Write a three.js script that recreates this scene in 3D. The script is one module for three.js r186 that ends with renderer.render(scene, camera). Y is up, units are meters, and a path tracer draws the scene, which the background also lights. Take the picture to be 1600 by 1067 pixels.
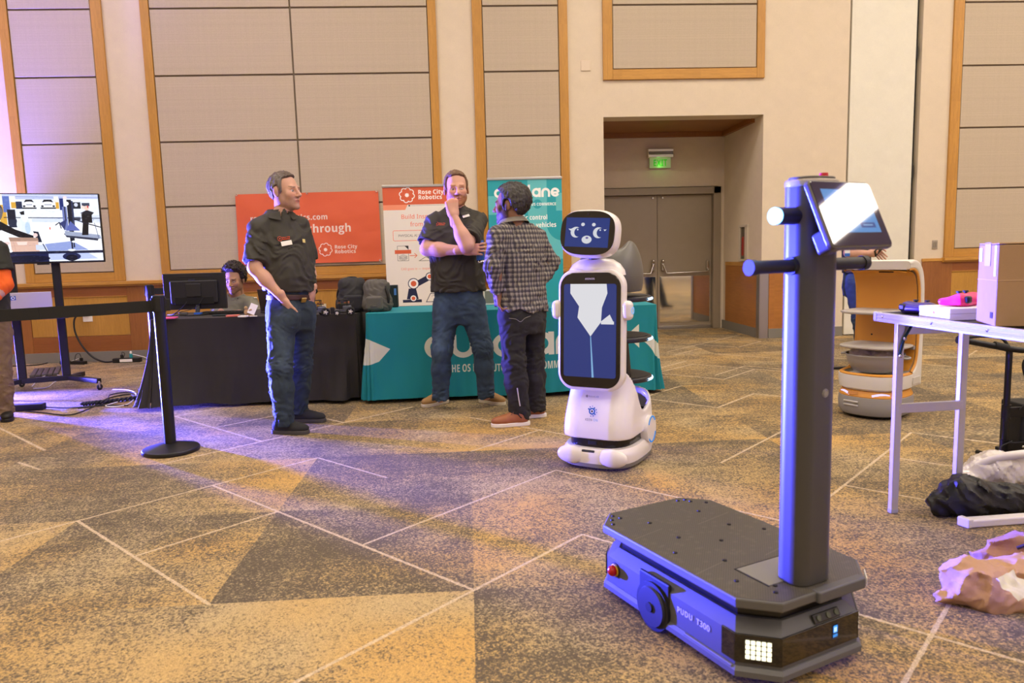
import * as THREE from 'three';
import { RoundedBoxGeometry } from 'three/addons/geometries/RoundedBoxGeometry.js';
import { mergeGeometries, toCreasedNormals } from 'three/addons/utils/BufferGeometryUtils.js';
import { RectAreaLightUniformsLib } from 'three/addons/lights/RectAreaLightUniformsLib.js';
import { createNoise3D } from 'simplex-noise';

const V3 = (x, y, z) => new THREE.Vector3(x, y, z);
const scene = new THREE.Scene();
scene.background = new THREE.Color(0x000000);

// ---------- camera (solved from the wall grid, the carpet lattice and known sizes) ----------
const FPX = 1131.85, CAM_H = 1.1977, PITCH = -0.12002, ROLL = -0.02737, YAW = -0.05701;
const camera = new THREE.PerspectiveCamera(2 * Math.atan(533.5 / FPX) * 180 / Math.PI, 1600 / 1067, 0.05, 60);
camera.position.set(0, CAM_H, 0);
camera.rotation.order = 'YXZ';
camera.rotation.set(PITCH, YAW, ROLL);
camera.updateMatrixWorld(true);
camera.focus = 5.2;
camera.userData.fStop = 4.0;

// ---------- renderer, exposure ----------
const renderer = new THREE.WebGLRenderer({ antialias: true });
renderer.toneMapping = THREE.LinearToneMapping;
renderer.toneMappingExposure = 0.82;
renderer.shadowMap.enabled = true;
RectAreaLightUniformsLib.init();

// ---------- light: warm ceiling panels above the frame, blue stage lamps at the left ----------
const ROOM = { x0: -9.5, x1: 15, z0: -9.32, z1: 9.5, h: 6.6 };
const CEILING_PANELS = [];
for (const z of [-6.6, -3.25, 0.8, 4.8]) for (const x of [-6.2, -2.2, 1.8, 5.4, 8.4, 11.7]) CEILING_PANELS.push([x, z]);  // rightmost column added to give the tablet a bright reflection
const PANEL_SIZE = 1.5, PANEL_POWER = 13, PANEL_COLOR = new THREE.Color(1.0, 0.865, 0.70);
const STAGE_LAMPS = [   // position, target, colour, intensity, cone, softness
  { at: [-5.6, 0.16, -7.10], to: [-1.6, 0.6, -6.0], color: new THREE.Color(0.12, 0.10, 1.0), power: 2000, cone: 0.42, soft: 4 },
  { at: [-5.22, 0.16, -7.48], to: [0.95, 1.02, -2.7], color: new THREE.Color(0.05, 0.06, 1.0), power: 10500, cone: 0.19, soft: 4 },
  { at: [-6.45, 0.25, -9.02], to: [-6.3, 4.2, -9.30], color: new THREE.Color(0.20, 0.16, 1.0), power: 650, cone: 0.7, soft: 4 },
];

// ---------- pixel helpers: a pixel of the 1600 x 1067 photograph gives a direction ----------
const _ray = (px, py) => V3((px - 800) / FPX, -(py - 533.5) / FPX, -1).applyQuaternion(camera.quaternion);
const onFloor = (px, py, h = 0) => { const d = _ray(px, py), t = (h - CAM_H) / d.y; return V3(d.x * t, h, d.z * t); };
const atZ = (px, py, z) => { const d = _ray(px, py), t = z / d.z; return V3(d.x * t, CAM_H + d.y * t, z); };

// ---------- noise ----------
const rng = (s) => () => { s = (s + 0x6d2b79f5) | 0; let t = Math.imul(s ^ (s >>> 15), 1 | s); t = (t + Math.imul(t ^ (t >>> 7), 61 | t)) ^ t; return ((t ^ (t >>> 14)) >>> 0) / 4294967296; };
const snoise = createNoise3D(rng(7));
const hash2 = (x, y) => { let h = Math.imul(x | 0, 374761393) + Math.imul(y | 0, 668265263); h = Math.imul(h ^ (h >>> 13), 1274126177); return ((h ^ (h >>> 16)) >>> 0) / 4294967296; };
const vnoise = (x, y) => {
  const xi = Math.floor(x), yi = Math.floor(y), fx = x - xi, fy = y - yi, u = fx * fx * (3 - 2 * fx), v = fy * fy * (3 - 2 * fy);
  const a = hash2(xi, yi), b = hash2(xi + 1, yi), c = hash2(xi, yi + 1), d = hash2(xi + 1, yi + 1);
  return a + (b - a) * u + (c - a) * v + (a - b - c + d) * u * v;
};
const clamp = (v, a, b) => v < a ? a : v > b ? b : v;
const sstep = (a, b, x) => { const t = clamp((x - a) / (b - a), 0, 1); return t * t * (3 - 2 * t); };
const lerp = (a, b, t) => a + (b - a) * t;

// ---------- materials ----------
const mat = (color, rough = 0.6, metal = 0, extra = {}) => new THREE.MeshPhysicalMaterial({ color, roughness: rough, metalness: metal, side: THREE.DoubleSide, ...extra });
function dataTex(n, m, f, { repeat = true, srgb = false } = {}) {   // f(u, v) gives a grey value or [r, g, b], each 0..255
  const d = new Uint8Array(n * m * 4);
  for (let j = 0; j < m; j++) for (let i = 0; i < n; i++) {
    const c = f(i, j), o = (j * n + i) * 4;
    if (typeof c === 'number') { d[o] = d[o + 1] = d[o + 2] = c; } else { d[o] = c[0]; d[o + 1] = c[1]; d[o + 2] = c[2]; }
    d[o + 3] = 255;
  }
  const t = new THREE.DataTexture(d, n, m);
  t.magFilter = t.minFilter = THREE.LinearFilter;
  if (repeat) t.wrapS = t.wrapT = THREE.RepeatWrapping;
  if (srgb) t.colorSpace = THREE.SRGBColorSpace;
  t.needsUpdate = true;
  return t;
}
function canvasTex(w, h, draw) {
  const c = document.createElement('canvas'); c.width = w; c.height = h;
  const g = c.getContext('2d'); draw(g, w, h);
  const t = new THREE.CanvasTexture(c); t.colorSpace = THREE.SRGBColorSpace; t.magFilter = THREE.LinearFilter; t.needsUpdate = true;
  return t;
}
const tiled = (tex, rx, ry) => { const t = tex.clone(); t.wrapS = t.wrapT = THREE.RepeatWrapping; t.repeat.set(rx, ry); t.needsUpdate = true; return t; };

// ---------- geometry helpers ----------
const GEO = (g) => { const n = g.index ? g.toNonIndexed() : g.clone(); for (const k of Object.keys(n.attributes)) if (!['position', 'normal', 'uv'].includes(k)) n.deleteAttribute(k); if (!n.attributes.uv) n.setAttribute('uv', new THREE.BufferAttribute(new Float32Array(n.attributes.position.count * 2), 2)); return n; };
const mg = (...list) => mergeGeometries(list.flat(3).map(GEO), false);
const at = (g, x = 0, y = 0, z = 0, rx = 0, ry = 0, rz = 0) => { if (rx || ry || rz) g.applyMatrix4(new THREE.Matrix4().makeRotationFromEuler(new THREE.Euler(rx, ry, rz, 'YXZ'))); g.translate(x, y, z); return g; };
const rbox = (w, h, d, r = 0.005, s = 2) => new RoundedBoxGeometry(w, h, d, s, Math.min(r, w / 2.01, h / 2.01, d / 2.01));
const span = (x0, x1, y0, y1, z0, z1, r = 0) => at(r ? rbox(x1 - x0, y1 - y0, z1 - z0, r) : new THREE.BoxGeometry(x1 - x0, y1 - y0, z1 - z0), (x0 + x1) / 2, (y0 + y1) / 2, (z0 + z1) / 2);
const cyl = (r0, r1, h, s = 28) => new THREE.CylinderGeometry(r1, r0, h, s);       // r0 below, r1 above
const lathe = (pts, s = 40) => new THREE.LatheGeometry(pts.map(([x, y]) => new THREE.Vector2(x, y)), s);
const ell = (rx, ry, rz, s = 24) => { const g = new THREE.SphereGeometry(1, s, Math.round(s * 0.7)); g.scale(rx, ry, rz); g.computeVertexNormals(); return g; };
const tube = (pts, r, seg = 0, rad = 8, closed = false) => new THREE.TubeGeometry(new THREE.CatmullRomCurve3(pts.map((p) => p.isVector3 ? p : V3(...p)), closed, 'centripetal'), seg || pts.length * 6, r, rad, closed);
function rod(a, b, r, s = 12) { const A = a.isVector3 ? a : V3(...a), B = b.isVector3 ? b : V3(...b), d = B.clone().sub(A), g = new THREE.CylinderGeometry(r, r, d.length(), s); g.applyQuaternion(new THREE.Quaternion().setFromUnitVectors(V3(0, 1, 0), d.clone().normalize())); g.translate((A.x + B.x) / 2, (A.y + B.y) / 2, (A.z + B.z) / 2); return g; }
function bar(a, b, w, h, up = V3(0, 1, 0), r = 0.004) {    // a box from a to b, w across, h along up
  const A = a.isVector3 ? a : V3(...a), B = b.isVector3 ? b : V3(...b), z = B.clone().sub(A), L = z.length(); z.normalize();
  const x = up.clone().cross(z).normalize(), y = z.clone().cross(x);
  const g = rbox(w, h, L, r, 1); g.applyMatrix4(new THREE.Matrix4().makeBasis(x, y, z)); g.translate((A.x + B.x) / 2, (A.y + B.y) / 2, (A.z + B.z) / 2); return g;
}
const poly = (pts) => { const s = new THREE.Shape(); pts.forEach(([x, y], i) => i ? s.lineTo(x, y) : s.moveTo(x, y)); s.closePath(); return s; };
function rrect(w, h, r) { const s = new THREE.Shape(), x = -w / 2, y = -h / 2; s.moveTo(x + r, y); s.lineTo(x + w - r, y); s.absarc(x + w - r, y + r, r, -Math.PI / 2, 0); s.lineTo(x + w, y + h - r); s.absarc(x + w - r, y + h - r, r, 0, Math.PI / 2); s.lineTo(x + r, y + h); s.absarc(x + r, y + h - r, r, Math.PI / 2, Math.PI); s.lineTo(x, y + r); s.absarc(x + r, y + r, r, Math.PI, Math.PI * 1.5); return s; }
function extr(shape, depth, bevel = 0, seg = 3, curve = 14) {       // extrusion centred on z, its full depth including the bevel
  const g = new THREE.ExtrudeGeometry(shape, { depth: depth - 2 * bevel, bevelEnabled: bevel > 0, bevelThickness: bevel, bevelSize: bevel, bevelOffset: -bevel, bevelSegments: seg, curveSegments: curve });
  g.translate(0, 0, -(depth - 2 * bevel) / 2); return g;
}
function metricUV(g, s = 1) {     // uv in metres from the dominant direction of each face
  const p = g.attributes.position, n = g.attributes.normal, uv = new Float32Array(p.count * 2);
  for (let i = 0; i < p.count; i++) {
    const ax = Math.abs(n.getX(i)), ay = Math.abs(n.getY(i)), az = Math.abs(n.getZ(i));
    const [u, v] = ax > ay && ax > az ? [p.getZ(i), p.getY(i)] : ay > az ? [p.getX(i), p.getZ(i)] : [p.getX(i), p.getY(i)];
    uv[i * 2] = u * s; uv[i * 2 + 1] = v * s;
  }
  g.setAttribute('uv', new THREE.BufferAttribute(uv, 2)); return g;
}
function loft(rings, closeEnds = true, creased = 0.6) {   // rings: arrays of [x, y, z] of one length
  const n = rings[0].length, pos = [], uv = [], idx = [];
  rings.forEach((r, k) => { for (let i = 0; i <= n; i++) { const q = r[i % n]; pos.push(q[0], q[1], q[2]); uv.push(i / n, k / (rings.length - 1)); } });
  for (let k = 0; k + 1 < rings.length; k++) for (let i = 0; i < n; i++) { const a = k * (n + 1) + i, b = a + 1, c = a + n + 1, d = c + 1; idx.push(a, b, c, b, d, c); }
  if (closeEnds) for (const k of [0, rings.length - 1]) {
    const c = rings[k].reduce((s, q) => [s[0] + q[0] / n, s[1] + q[1] / n, s[2] + q[2] / n], [0, 0, 0]), ci = pos.length / 3;
    pos.push(...c); uv.push(0.5, 0.5);
    for (let i = 0; i < n; i++) { const a = k * (n + 1) + i; k ? idx.push(a, a + 1, ci) : idx.push(a + 1, a, ci); }
  }
  const g = new THREE.BufferGeometry();
  g.setAttribute('position', new THREE.Float32BufferAttribute(pos, 3)); g.setAttribute('uv', new THREE.Float32BufferAttribute(uv, 2)); g.setIndex(idx);
  g.computeVertexNormals();
  return creased ? toCreasedNormals(g, creased) : g;
}
function ribbon(pts, up, w, t = 0.002) {      // a flat strap along pts, w wide along up, t thick
  return mg(pts.slice(1).map((p, i) => bar(pts[i], p, t, w, up, t * 0.4)));
}

// ---------- scene graph helpers ----------
const taken = new Map();
const numbered = (n) => { const k = taken.get(n) ?? 0; taken.set(n, k + 1); return k ? n + '_' + String(k).padStart(3, '0') : n; };
function thing(name, label, category, [x, y, z] = [0, 0, 0], turn = 0, group) {
  const o = new THREE.Group(); o.name = numbered(name); o.position.set(x, y, z); o.rotation.y = turn;
  o.userData = { label, category }; if (group) o.userData.group = group;
  scene.add(o); return o;
}
function part(parent, name, geo, m, label) { const o = new THREE.Mesh(geo, m); o.name = name; if (label) o.userData.label = label; parent.add(o); return o; }
function solo(name, geo, m, label, category, group) { const o = new THREE.Mesh(geo, m); o.name = numbered(name); o.userData = { label, category }; if (group) o.userData.group = group; scene.add(o); return o; }
function setting(name, geo, m, label, category) { const o = geo ? new THREE.Mesh(geo, m) : new THREE.Group(); o.name = name; o.userData = { kind: 'structure', label, category }; scene.add(o); return o; }
// ================= the room =================
const WZ = -9.32;                                       // face of the back wall
const weave = dataTex(128, 128, (i, j) => { const a = Math.sin(i * Math.PI / 2 + 0.3) * 40, b = Math.sin(j * Math.PI / 2) * 40; return clamp(128 + ((i + j) & 1 ? a : b) + (hash2(i, j) - 0.5) * 90 + (hash2(i >> 1, j + 900) - 0.5) * 50, 0, 255); });
const mottle = dataTex(256, 256, (i, j) => { let s = 0; for (const [k, a] of [[8, 0.5], [16, 0.3], [32, 0.2]]) { const u = i / 256 * k, v = j / 256 * k, ui = Math.floor(u), vi = Math.floor(v), fu = u - ui, fv = v - vi, H = (x, y) => hash2(((x % k) + k) % k + k * 7, ((y % k) + k) % k); s += a * lerp(lerp(H(ui, vi), H(ui + 1, vi), fu), lerp(H(ui, vi + 1), H(ui + 1, vi + 1), fu), fv); } return 240 + s * 10 + (hash2(i, j + 71) - 0.5) * 7; }, { srgb: true });
const threads = dataTex(256, 256, (i, j) => { const a = hash2(i, 5) - 0.5, b = hash2(9, j) - 0.5, c = hash2(i, j) - 0.5; return clamp(236 + a * 6 + b * 12 + c * 26, 0, 255); }, { srgb: true });
const grain = dataTex(256, 512, (i, j) => { const w = Math.sin(i * 0.05 + 3 * vnoise(i / 60, j / 210)) * 5, f = (hash2(i, j >> 4) - 0.5) * 11 + (vnoise(i / 2.5, j / 70) - 0.5) * 17; return [clamp(228 + w + f, 0, 255), clamp(224 + w * 1.1 + f * 1.15, 0, 255), clamp(214 + w * 1.2 + f * 1.3, 0, 255)]; }, { srgb: true });
const grainAcross = (() => { const t = grain.clone(); t.rotation = Math.PI / 2; t.needsUpdate = true; return t; })();

const plasterM = mat(new THREE.Color(0.76, 0.655, 0.51), 0.9, 0, { map: mottle, bumpMap: weave, bumpScale: 0.0006 });
const fabricM = mat(new THREE.Color(0.61, 0.515, 0.395), 0.95, 0, { map: tiled(threads, 2, 2), bumpMap: tiled(weave, 3, 3), bumpScale: 0.001 });
const trimM = mat(new THREE.Color(0.66, 0.345, 0.07), 0.42, 0, { map: grain });
const trimAcrossM = mat(new THREE.Color(0.66, 0.345, 0.07), 0.42, 0, { map: grainAcross });
const goldM = mat(new THREE.Color(0.62, 0.335, 0.062), 0.45, 0, { map: grain });
const rustM = mat(new THREE.Color(0.36, 0.125, 0.032), 0.45, 0, { map: grainAcross });
const stileM = mat(new THREE.Color(0.38, 0.15, 0.038), 0.45, 0, { map: grain });
const baseM = mat(new THREE.Color(0.20, 0.19, 0.165), 0.5);
const gapM = mat(new THREE.Color(0.012, 0.012, 0.012), 0.7);
const partitionM = mat(new THREE.Color(0.82, 0.80, 0.70), 0.85, 0, { map: mottle });
const ceilingM = mat(new THREE.Color(0.62, 0.58, 0.52), 0.95, 0, { map: mottle });
const steelM = mat(new THREE.Color(0.55, 0.54, 0.51), 0.22, 1);
const brushedM = mat(new THREE.Color(0.45, 0.43, 0.40), 0.38, 1);
const R0 = 1.763, R1 = 3.828, RT = 2.88, RZ = -10.74;   // the door recess

const wallBack = setting('wall_back', null, null, 'cream plaster wall with fabric panels and wood wainscot', 'wall');
part(wallBack, 'plaster', metricUV(mg(span(ROOM.x0, R0, 0, ROOM.h, WZ - 0.3, WZ), span(R0, R1, RT, ROOM.h, WZ - 0.3, WZ), span(R1, 4.935, 0, ROOM.h, WZ - 0.3, WZ), span(5.895, ROOM.x1, 0, ROOM.h, WZ - 0.3, WZ))), plasterM);
part(wallBack, 'recess_plaster', metricUV(mg(span(R0 - 0.3, R0, 0, RT + 0.3, RZ - 0.3, WZ - 0.3), span(R1, R1 + 0.3, 0, RT + 0.3, RZ - 0.3, WZ - 0.3), span(R0, R1, 2.12, RT + 0.3, RZ - 0.25, RZ), span(R0, 1.93, 0, 2.12, RZ - 0.25, RZ), span(3.735, R1, 0, 2.12, RZ - 0.25, RZ), span(R0, R1, 0, 2.12, RZ - 0.45, RZ - 0.25))), plasterM);
part(wallBack, 'recess_ceiling', metricUV(mg(span(R0, R1, RT + 0.02, RT + 0.2, RZ, WZ - 0.28))), mat(new THREE.Color(0.40, 0.18, 0.06), 0.5, 0, { map: grainAcross }), 'brown wood soffit over the doors');
part(wallBack, 'recess_moulding', mg(span(R0, R1, RT - 0.05, RT + 0.02, RZ, RZ + 0.05), span(R1 - 0.05, R1, RT - 0.05, RT + 0.02, RZ, WZ - 0.28), span(R0, R0 + 0.05, RT - 0.05, RT + 0.02, RZ, WZ - 0.28)), stileM);
part(wallBack, 'partition_panel', metricUV(span(4.968, 5.825, 0.01, ROOM.h, WZ - 0.09, WZ - 0.015, 0.006)), partitionM, 'off white movable partition panel between black gaps');
part(wallBack, 'partition_gap', mg(span(4.935, 5.895, 0, ROOM.h, WZ - 0.3, WZ - 0.1)), gapM);
part(wallBack, 'partition_hinge', mg([0.7, 2.05, 3.55].map((y) => span(5.835, 5.860, y, y + 0.16, WZ - 0.1, WZ - 0.03, 0.004))), gapM);

// fabric panels in wood frames: every panel is a piece of its own
const SEAMS = [1.108, 1.886, 2.664, 3.443, 4.220, 4.998, 5.776];
let trimNo = 0;
function panelFrame(x0, x1, ix0, ix1, y0, iy0, splits, label) {
  const top = 6.0;
  const f = setting('trim_' + (++trimNo), null, null, label, 'trim');
  part(f, 'frame_stile', metricUV(span(x0, ix0, y0, top, WZ, WZ + 0.032, 0.004)), trimM);
  part(f, 'frame_stile', metricUV(span(ix1, x1, y0, top, WZ, WZ + 0.032, 0.004)), trimM);
  part(f, 'frame_rail', metricUV(span(ix0, ix1, y0, iy0, WZ, WZ + 0.031, 0.004)), trimAcrossM);
  part(f, 'frame_rail', metricUV(span(ix0, ix1, top - 0.1, top, WZ, WZ + 0.031, 0.004)), trimAcrossM);
  part(f, 'joint_backing', span(ix0, ix1, iy0, top - 0.1, WZ, WZ + 0.004), mat(new THREE.Color(0.20, 0.16, 0.12), 0.9), 'dark joint behind the fabric panels');  // plain brown backing that shows in the joints between panels
  const xs = [ix0, ...splits, ix1];
  const ys = SEAMS.filter((s) => s >= iy0 - 0.1 && s < top); ys[0] = iy0; ys.push(top - 0.1);
  for (let a = 0; a + 1 < xs.length; a++) for (let b = 0; b + 1 < ys.length; b++) {
    const g = a ? 0.010 : 0.009, h = a + 2 < xs.length ? 0.010 : 0.009;
    part(f, 'acoustic_panel', metricUV(span(xs[a] + g, xs[a + 1] - h, ys[b] + 0.010, ys[b + 1] - 0.010, WZ + 0.003, WZ + 0.026, 0.006)), fabricM);
  }
}
panelFrame(-5.442, -4.255, -5.335, -4.378, 1.0, 1.108, [], 'honey wood frame of fabric panels behind the television');
panelFrame(-3.807, -0.294, -3.705, -0.395, 1.0, 1.108, [-2.046], 'wide honey wood frame of fabric panels behind orange banner');
panelFrame(0.147, 1.323, 0.268, 1.212, 1.0, 1.108, [], 'narrow honey wood frame of fabric panels behind teal banner');
panelFrame(1.762, 3.825, 1.883, 3.724, 3.327, 3.451, [], 'honey wood frame of fabric panels above the double doors');
panelFrame(6.289, 8.60, 6.417, 8.48, 1.0, 1.108, [], 'honey wood frame of fabric panels behind the cardboard box');
// frame far left, out of view but lit by the blue lamp
panelFrame(-9.3, -5.95, -9.19, -6.06, 1.0, 1.108, [], 'honey wood frame of fabric panels beside the blue stage lamps');

// ledge and wainscot
function ledge(x0, x1) { return mg(span(x0, x1, 0.955, 0.998, WZ, WZ + 0.075, 0.006), span(x0, x1, 0.935, 0.956, WZ, WZ + 0.052, 0.004)); }
const tl = setting('trim_' + (++trimNo), metricUV(ledge(ROOM.x0, R0)), trimAcrossM, 'honey wood ledge above the wainscot along the left wall', 'trim');
const tr = setting('trim_' + (++trimNo), metricUV(ledge(6.27, ROOM.x1)), trimAcrossM, 'honey wood ledge below the panels behind the box', 'trim');
function wainscotBay(x0, x1, gold) {       // a gold panel between rust rails, or a rust stile
  if (gold) {
    part(wallBack, 'wainscot_rail', metricUV(span(x0, x1, 0.812, 0.936, WZ, WZ + 0.018)), rustM);
    part(wallBack, 'wainscot_panel', metricUV(span(x0 + 0.003, x1 - 0.003, 0.325, 0.809, WZ, WZ + 0.012, 0.003)), goldM, 'honey wood panel between rust brown rails');
    part(wallBack, 'wainscot_rail', metricUV(span(x0, x1, 0.126, 0.322, WZ, WZ + 0.018)), rustM);
    part(wallBack, 'wainscot_bead', span(x0, x1, 0.809, 0.818, WZ, WZ + 0.024), trimAcrossM);
  } else part(wallBack, 'wainscot_stile', metricUV(span(x0 + 0.002, x1 - 0.002, 0.126, 0.936, WZ, WZ + 0.020, 0.003)), stileM);
}
for (const [a, b, g] of [[-9.3, -5.95, 1], [-5.95, -5.442, 0], [-5.442, -4.255, 1], [-4.255, -3.807, 0], [-3.807, -2.046, 1], [-2.046, -0.294, 1], [-0.294, 0.147, 0], [0.147, 1.323, 1], [1.323, R0, 0], [6.41, 8.6, 1], [8.6, ROOM.x1, 0]]) wainscotBay(a, b, g);
part(wallBack, 'wainscot_stile', metricUV(span(6.0, 6.41, 0.126, 0.952, WZ, WZ + 0.02, 0.003)), stileM);
part(wallBack, 'wainscot_cap', metricUV(span(5.995, 6.41, 0.95, 0.99, WZ, WZ + 0.026, 0.004)), trimAcrossM);
const warmWood = mat(new THREE.Color(0.50, 0.205, 0.04), 0.45, 0, { map: grainAcross });
part(wallBack, 'wainscot_panel', metricUV(span(R1 + 0.10, 4.70, 0.126, 0.955, WZ, WZ + 0.014, 0.003)), warmWood, 'plain orange brown wood panel right of the doors');
part(wallBack, 'wainscot_panel', metricUV(span(R1 - 0.014, R1, 0.126, 0.945, RZ + 0.12, WZ - 0.03, 0.003)), warmWood, 'plain orange brown wood panel inside the recess');
part(wallBack, 'wainscot_cap', metricUV(span(R1 - 0.018, R1, 0.945, 1.0, RZ + 0.12, WZ - 0.03, 0.003)), trimAcrossM);
part(wallBack, 'wainscot_cap', metricUV(span(R1 + 0.10, 4.70, 0.955, 1.0, WZ, WZ + 0.018, 0.003)), trimAcrossM);
part(wallBack, 'corner_guard', mg(span(R1 - 0.018, R1 + 0.098, 0.0, 1.02, WZ, WZ + 0.006), span(R1 - 0.024, R1 - 0.016, 0.0, 1.02, WZ - 0.1, WZ + 0.006)), brushedM, 'brushed steel corner guard');
part(wallBack, 'wainscot_panel', metricUV(span(R0, R0 + 0.014, 0.126, 0.945, RZ + 0.12, WZ - 0.03, 0.003)), warmWood);
const bb = setting('baseboard_back', mg(span(ROOM.x0, R0, 0, 0.126, WZ, WZ + 0.024, 0.004), span(R1 + 0.10, 4.935, 0, 0.126, WZ, WZ + 0.02, 0.004), span(5.9, ROOM.x1, 0, 0.126, WZ, WZ + 0.02, 0.004), span(R1 - 0.02, R1, 0, 0.126, RZ, WZ - 0.02), span(R0, R0 + 0.02, 0, 0.126, RZ, WZ - 0.02)), baseM, 'grey rubber baseboard along the back wall', 'baseboard');

// double doors with polished kick plates
const doorPaint = mat(new THREE.Color(0.335, 0.275, 0.20), 0.5, 0, { map: mottle });
const kick = mat(new THREE.Color(0.80, 0.78, 0.74), 0.055, 1);
const DZ = -10.79;
[[2.008, 2.832, 1], [2.838, 3.660, -1]].forEach(([x0, x1, s], k) => {
  const d = setting('door_' + (k + 1), null, null, k ? 'tan steel door leaf with mirror kick plate beside the wall cabinet' : 'tan steel door leaf with mirror kick plate behind the white robot', 'door');
  part(d, 'leaf', metricUV(span(x0, x1, 0.012, 2.003, DZ - 0.045, DZ, 0.003)), doorPaint);
  part(d, 'kick_plate', span(x0 + 0.03, x1 - 0.03, 0.10, 0.80, DZ, DZ + 0.004, 0.001), kick, 'polished steel kick plate');
  part(d, 'door_sweep', span(x0 + 0.01, x1 - 0.01, 0.012, 0.055, DZ, DZ + 0.02, 0.004), brushedM);
  const xe = s > 0 ? x1 - 0.07 : x0 + 0.07, xh = s > 0 ? x0 + 0.09 : x1 - 0.07;
  const b = part(d, 'panic_bar', mg(rod([xe + (s > 0 ? -0.05 : 0.05), 0.85, DZ + 0.075], [xh, 0.86, DZ + 0.075], 0.013)), steelM);
  part(b, 'bar_bracket', mg(at(rbox(0.045, 0.17, 0.05, 0.012), xe, 0.97, DZ + 0.025), rod([xe, 0.98, DZ + 0.055], [xe + (s > 0 ? -0.05 : 0.05), 0.85, DZ + 0.075], 0.014), at(ell(0.02, 0.03, 0.02, 12), xe, 1.03, DZ + 0.055)), steelM);
  part(b, 'bar_bracket', mg(at(rbox(0.04, 0.16, 0.05, 0.012), xh, 0.95, DZ + 0.025), at(ell(0.018, 0.03, 0.03, 12), xh, 0.88, DZ + 0.06)), steelM);
  part(d, 'door_stop', mg(at(cyl(0.016, 0.013, 0.03, 14), xe, 1.965, DZ + 0.015, Math.PI / 2)), steelM);
});
const fr = setting('trim_' + (++trimNo), mg(span(1.90, 2.004, 0, 2.11, DZ - 0.05, RZ + 0.03, 0.006), span(3.664, 3.775, 0, 2.11, DZ - 0.05, RZ + 0.03, 0.006), span(1.90, 3.775, 2.008, 2.11, DZ - 0.05, RZ + 0.03, 0.006), span(1.90, 3.775, -0.005, 0.008, DZ - 0.05, DZ + 0.06)), doorPaint, 'tan steel frame around the double doors', 'trim');

// remaining shell: side walls, rear wall, ceiling
setting('wall_left', metricUV(span(ROOM.x0 - 0.3, ROOM.x0, 0, ROOM.h, WZ - 0.3, ROOM.z1)), plasterM, 'cream plaster side wall beside the stage lamps', 'wall');
setting('wall_right', metricUV(span(ROOM.x1, ROOM.x1 + 0.3, 0, ROOM.h, WZ - 0.3, ROOM.z1)), plasterM, 'cream plaster side wall beyond the folding table', 'wall');
const wf = setting('wall_front', null, null, 'cream partition wall opposite the doors', 'wall');
part(wf, 'plaster', metricUV(span(ROOM.x0 - 0.3, ROOM.x1 + 0.3, 0, ROOM.h, ROOM.z1, ROOM.z1 + 0.3)), partitionM);
const ceil = setting('ceiling', metricUV(span(ROOM.x0 - 0.3, ROOM.x1 + 0.3, ROOM.h, ROOM.h + 0.3, WZ - 0.3, ROOM.z1 + 0.3)), ceilingM, 'off white ceiling with square light panels', 'ceiling');
const glowM = new THREE.MeshStandardMaterial({ color: 0xffffff, emissive: PANEL_COLOR, emissiveIntensity: 2.6 });
for (const [x, z] of CEILING_PANELS) {
  const p = thing('ceiling_light', 'square warm light panel set in the ceiling', 'light', [x, ROOM.h, z], 0, 'ceiling light panels');
  part(p, 'frame', mg(at(rbox(PANEL_SIZE + 0.1, 0.05, 0.05, 0.01), 0, -0.025, PANEL_SIZE / 2 + 0.025), at(rbox(PANEL_SIZE + 0.1, 0.05, 0.05, 0.01), 0, -0.025, -PANEL_SIZE / 2 - 0.025), at(rbox(0.05, 0.05, PANEL_SIZE, 0.01), PANEL_SIZE / 2 + 0.025, -0.025, 0), at(rbox(0.05, 0.05, PANEL_SIZE, 0.01), -PANEL_SIZE / 2 - 0.025, -0.025, 0)), mat(0xdddddd, 0.5));
  part(p, 'diffuser', at(new THREE.BoxGeometry(PANEL_SIZE, 0.02, PANEL_SIZE), 0, -0.012, 0), glowM);
  const l = new THREE.RectAreaLight(PANEL_COLOR, PANEL_POWER, PANEL_SIZE, PANEL_SIZE); l.rotation.x = -Math.PI / 2; l.position.set(0, -0.04, 0); p.add(l);
}
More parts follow.
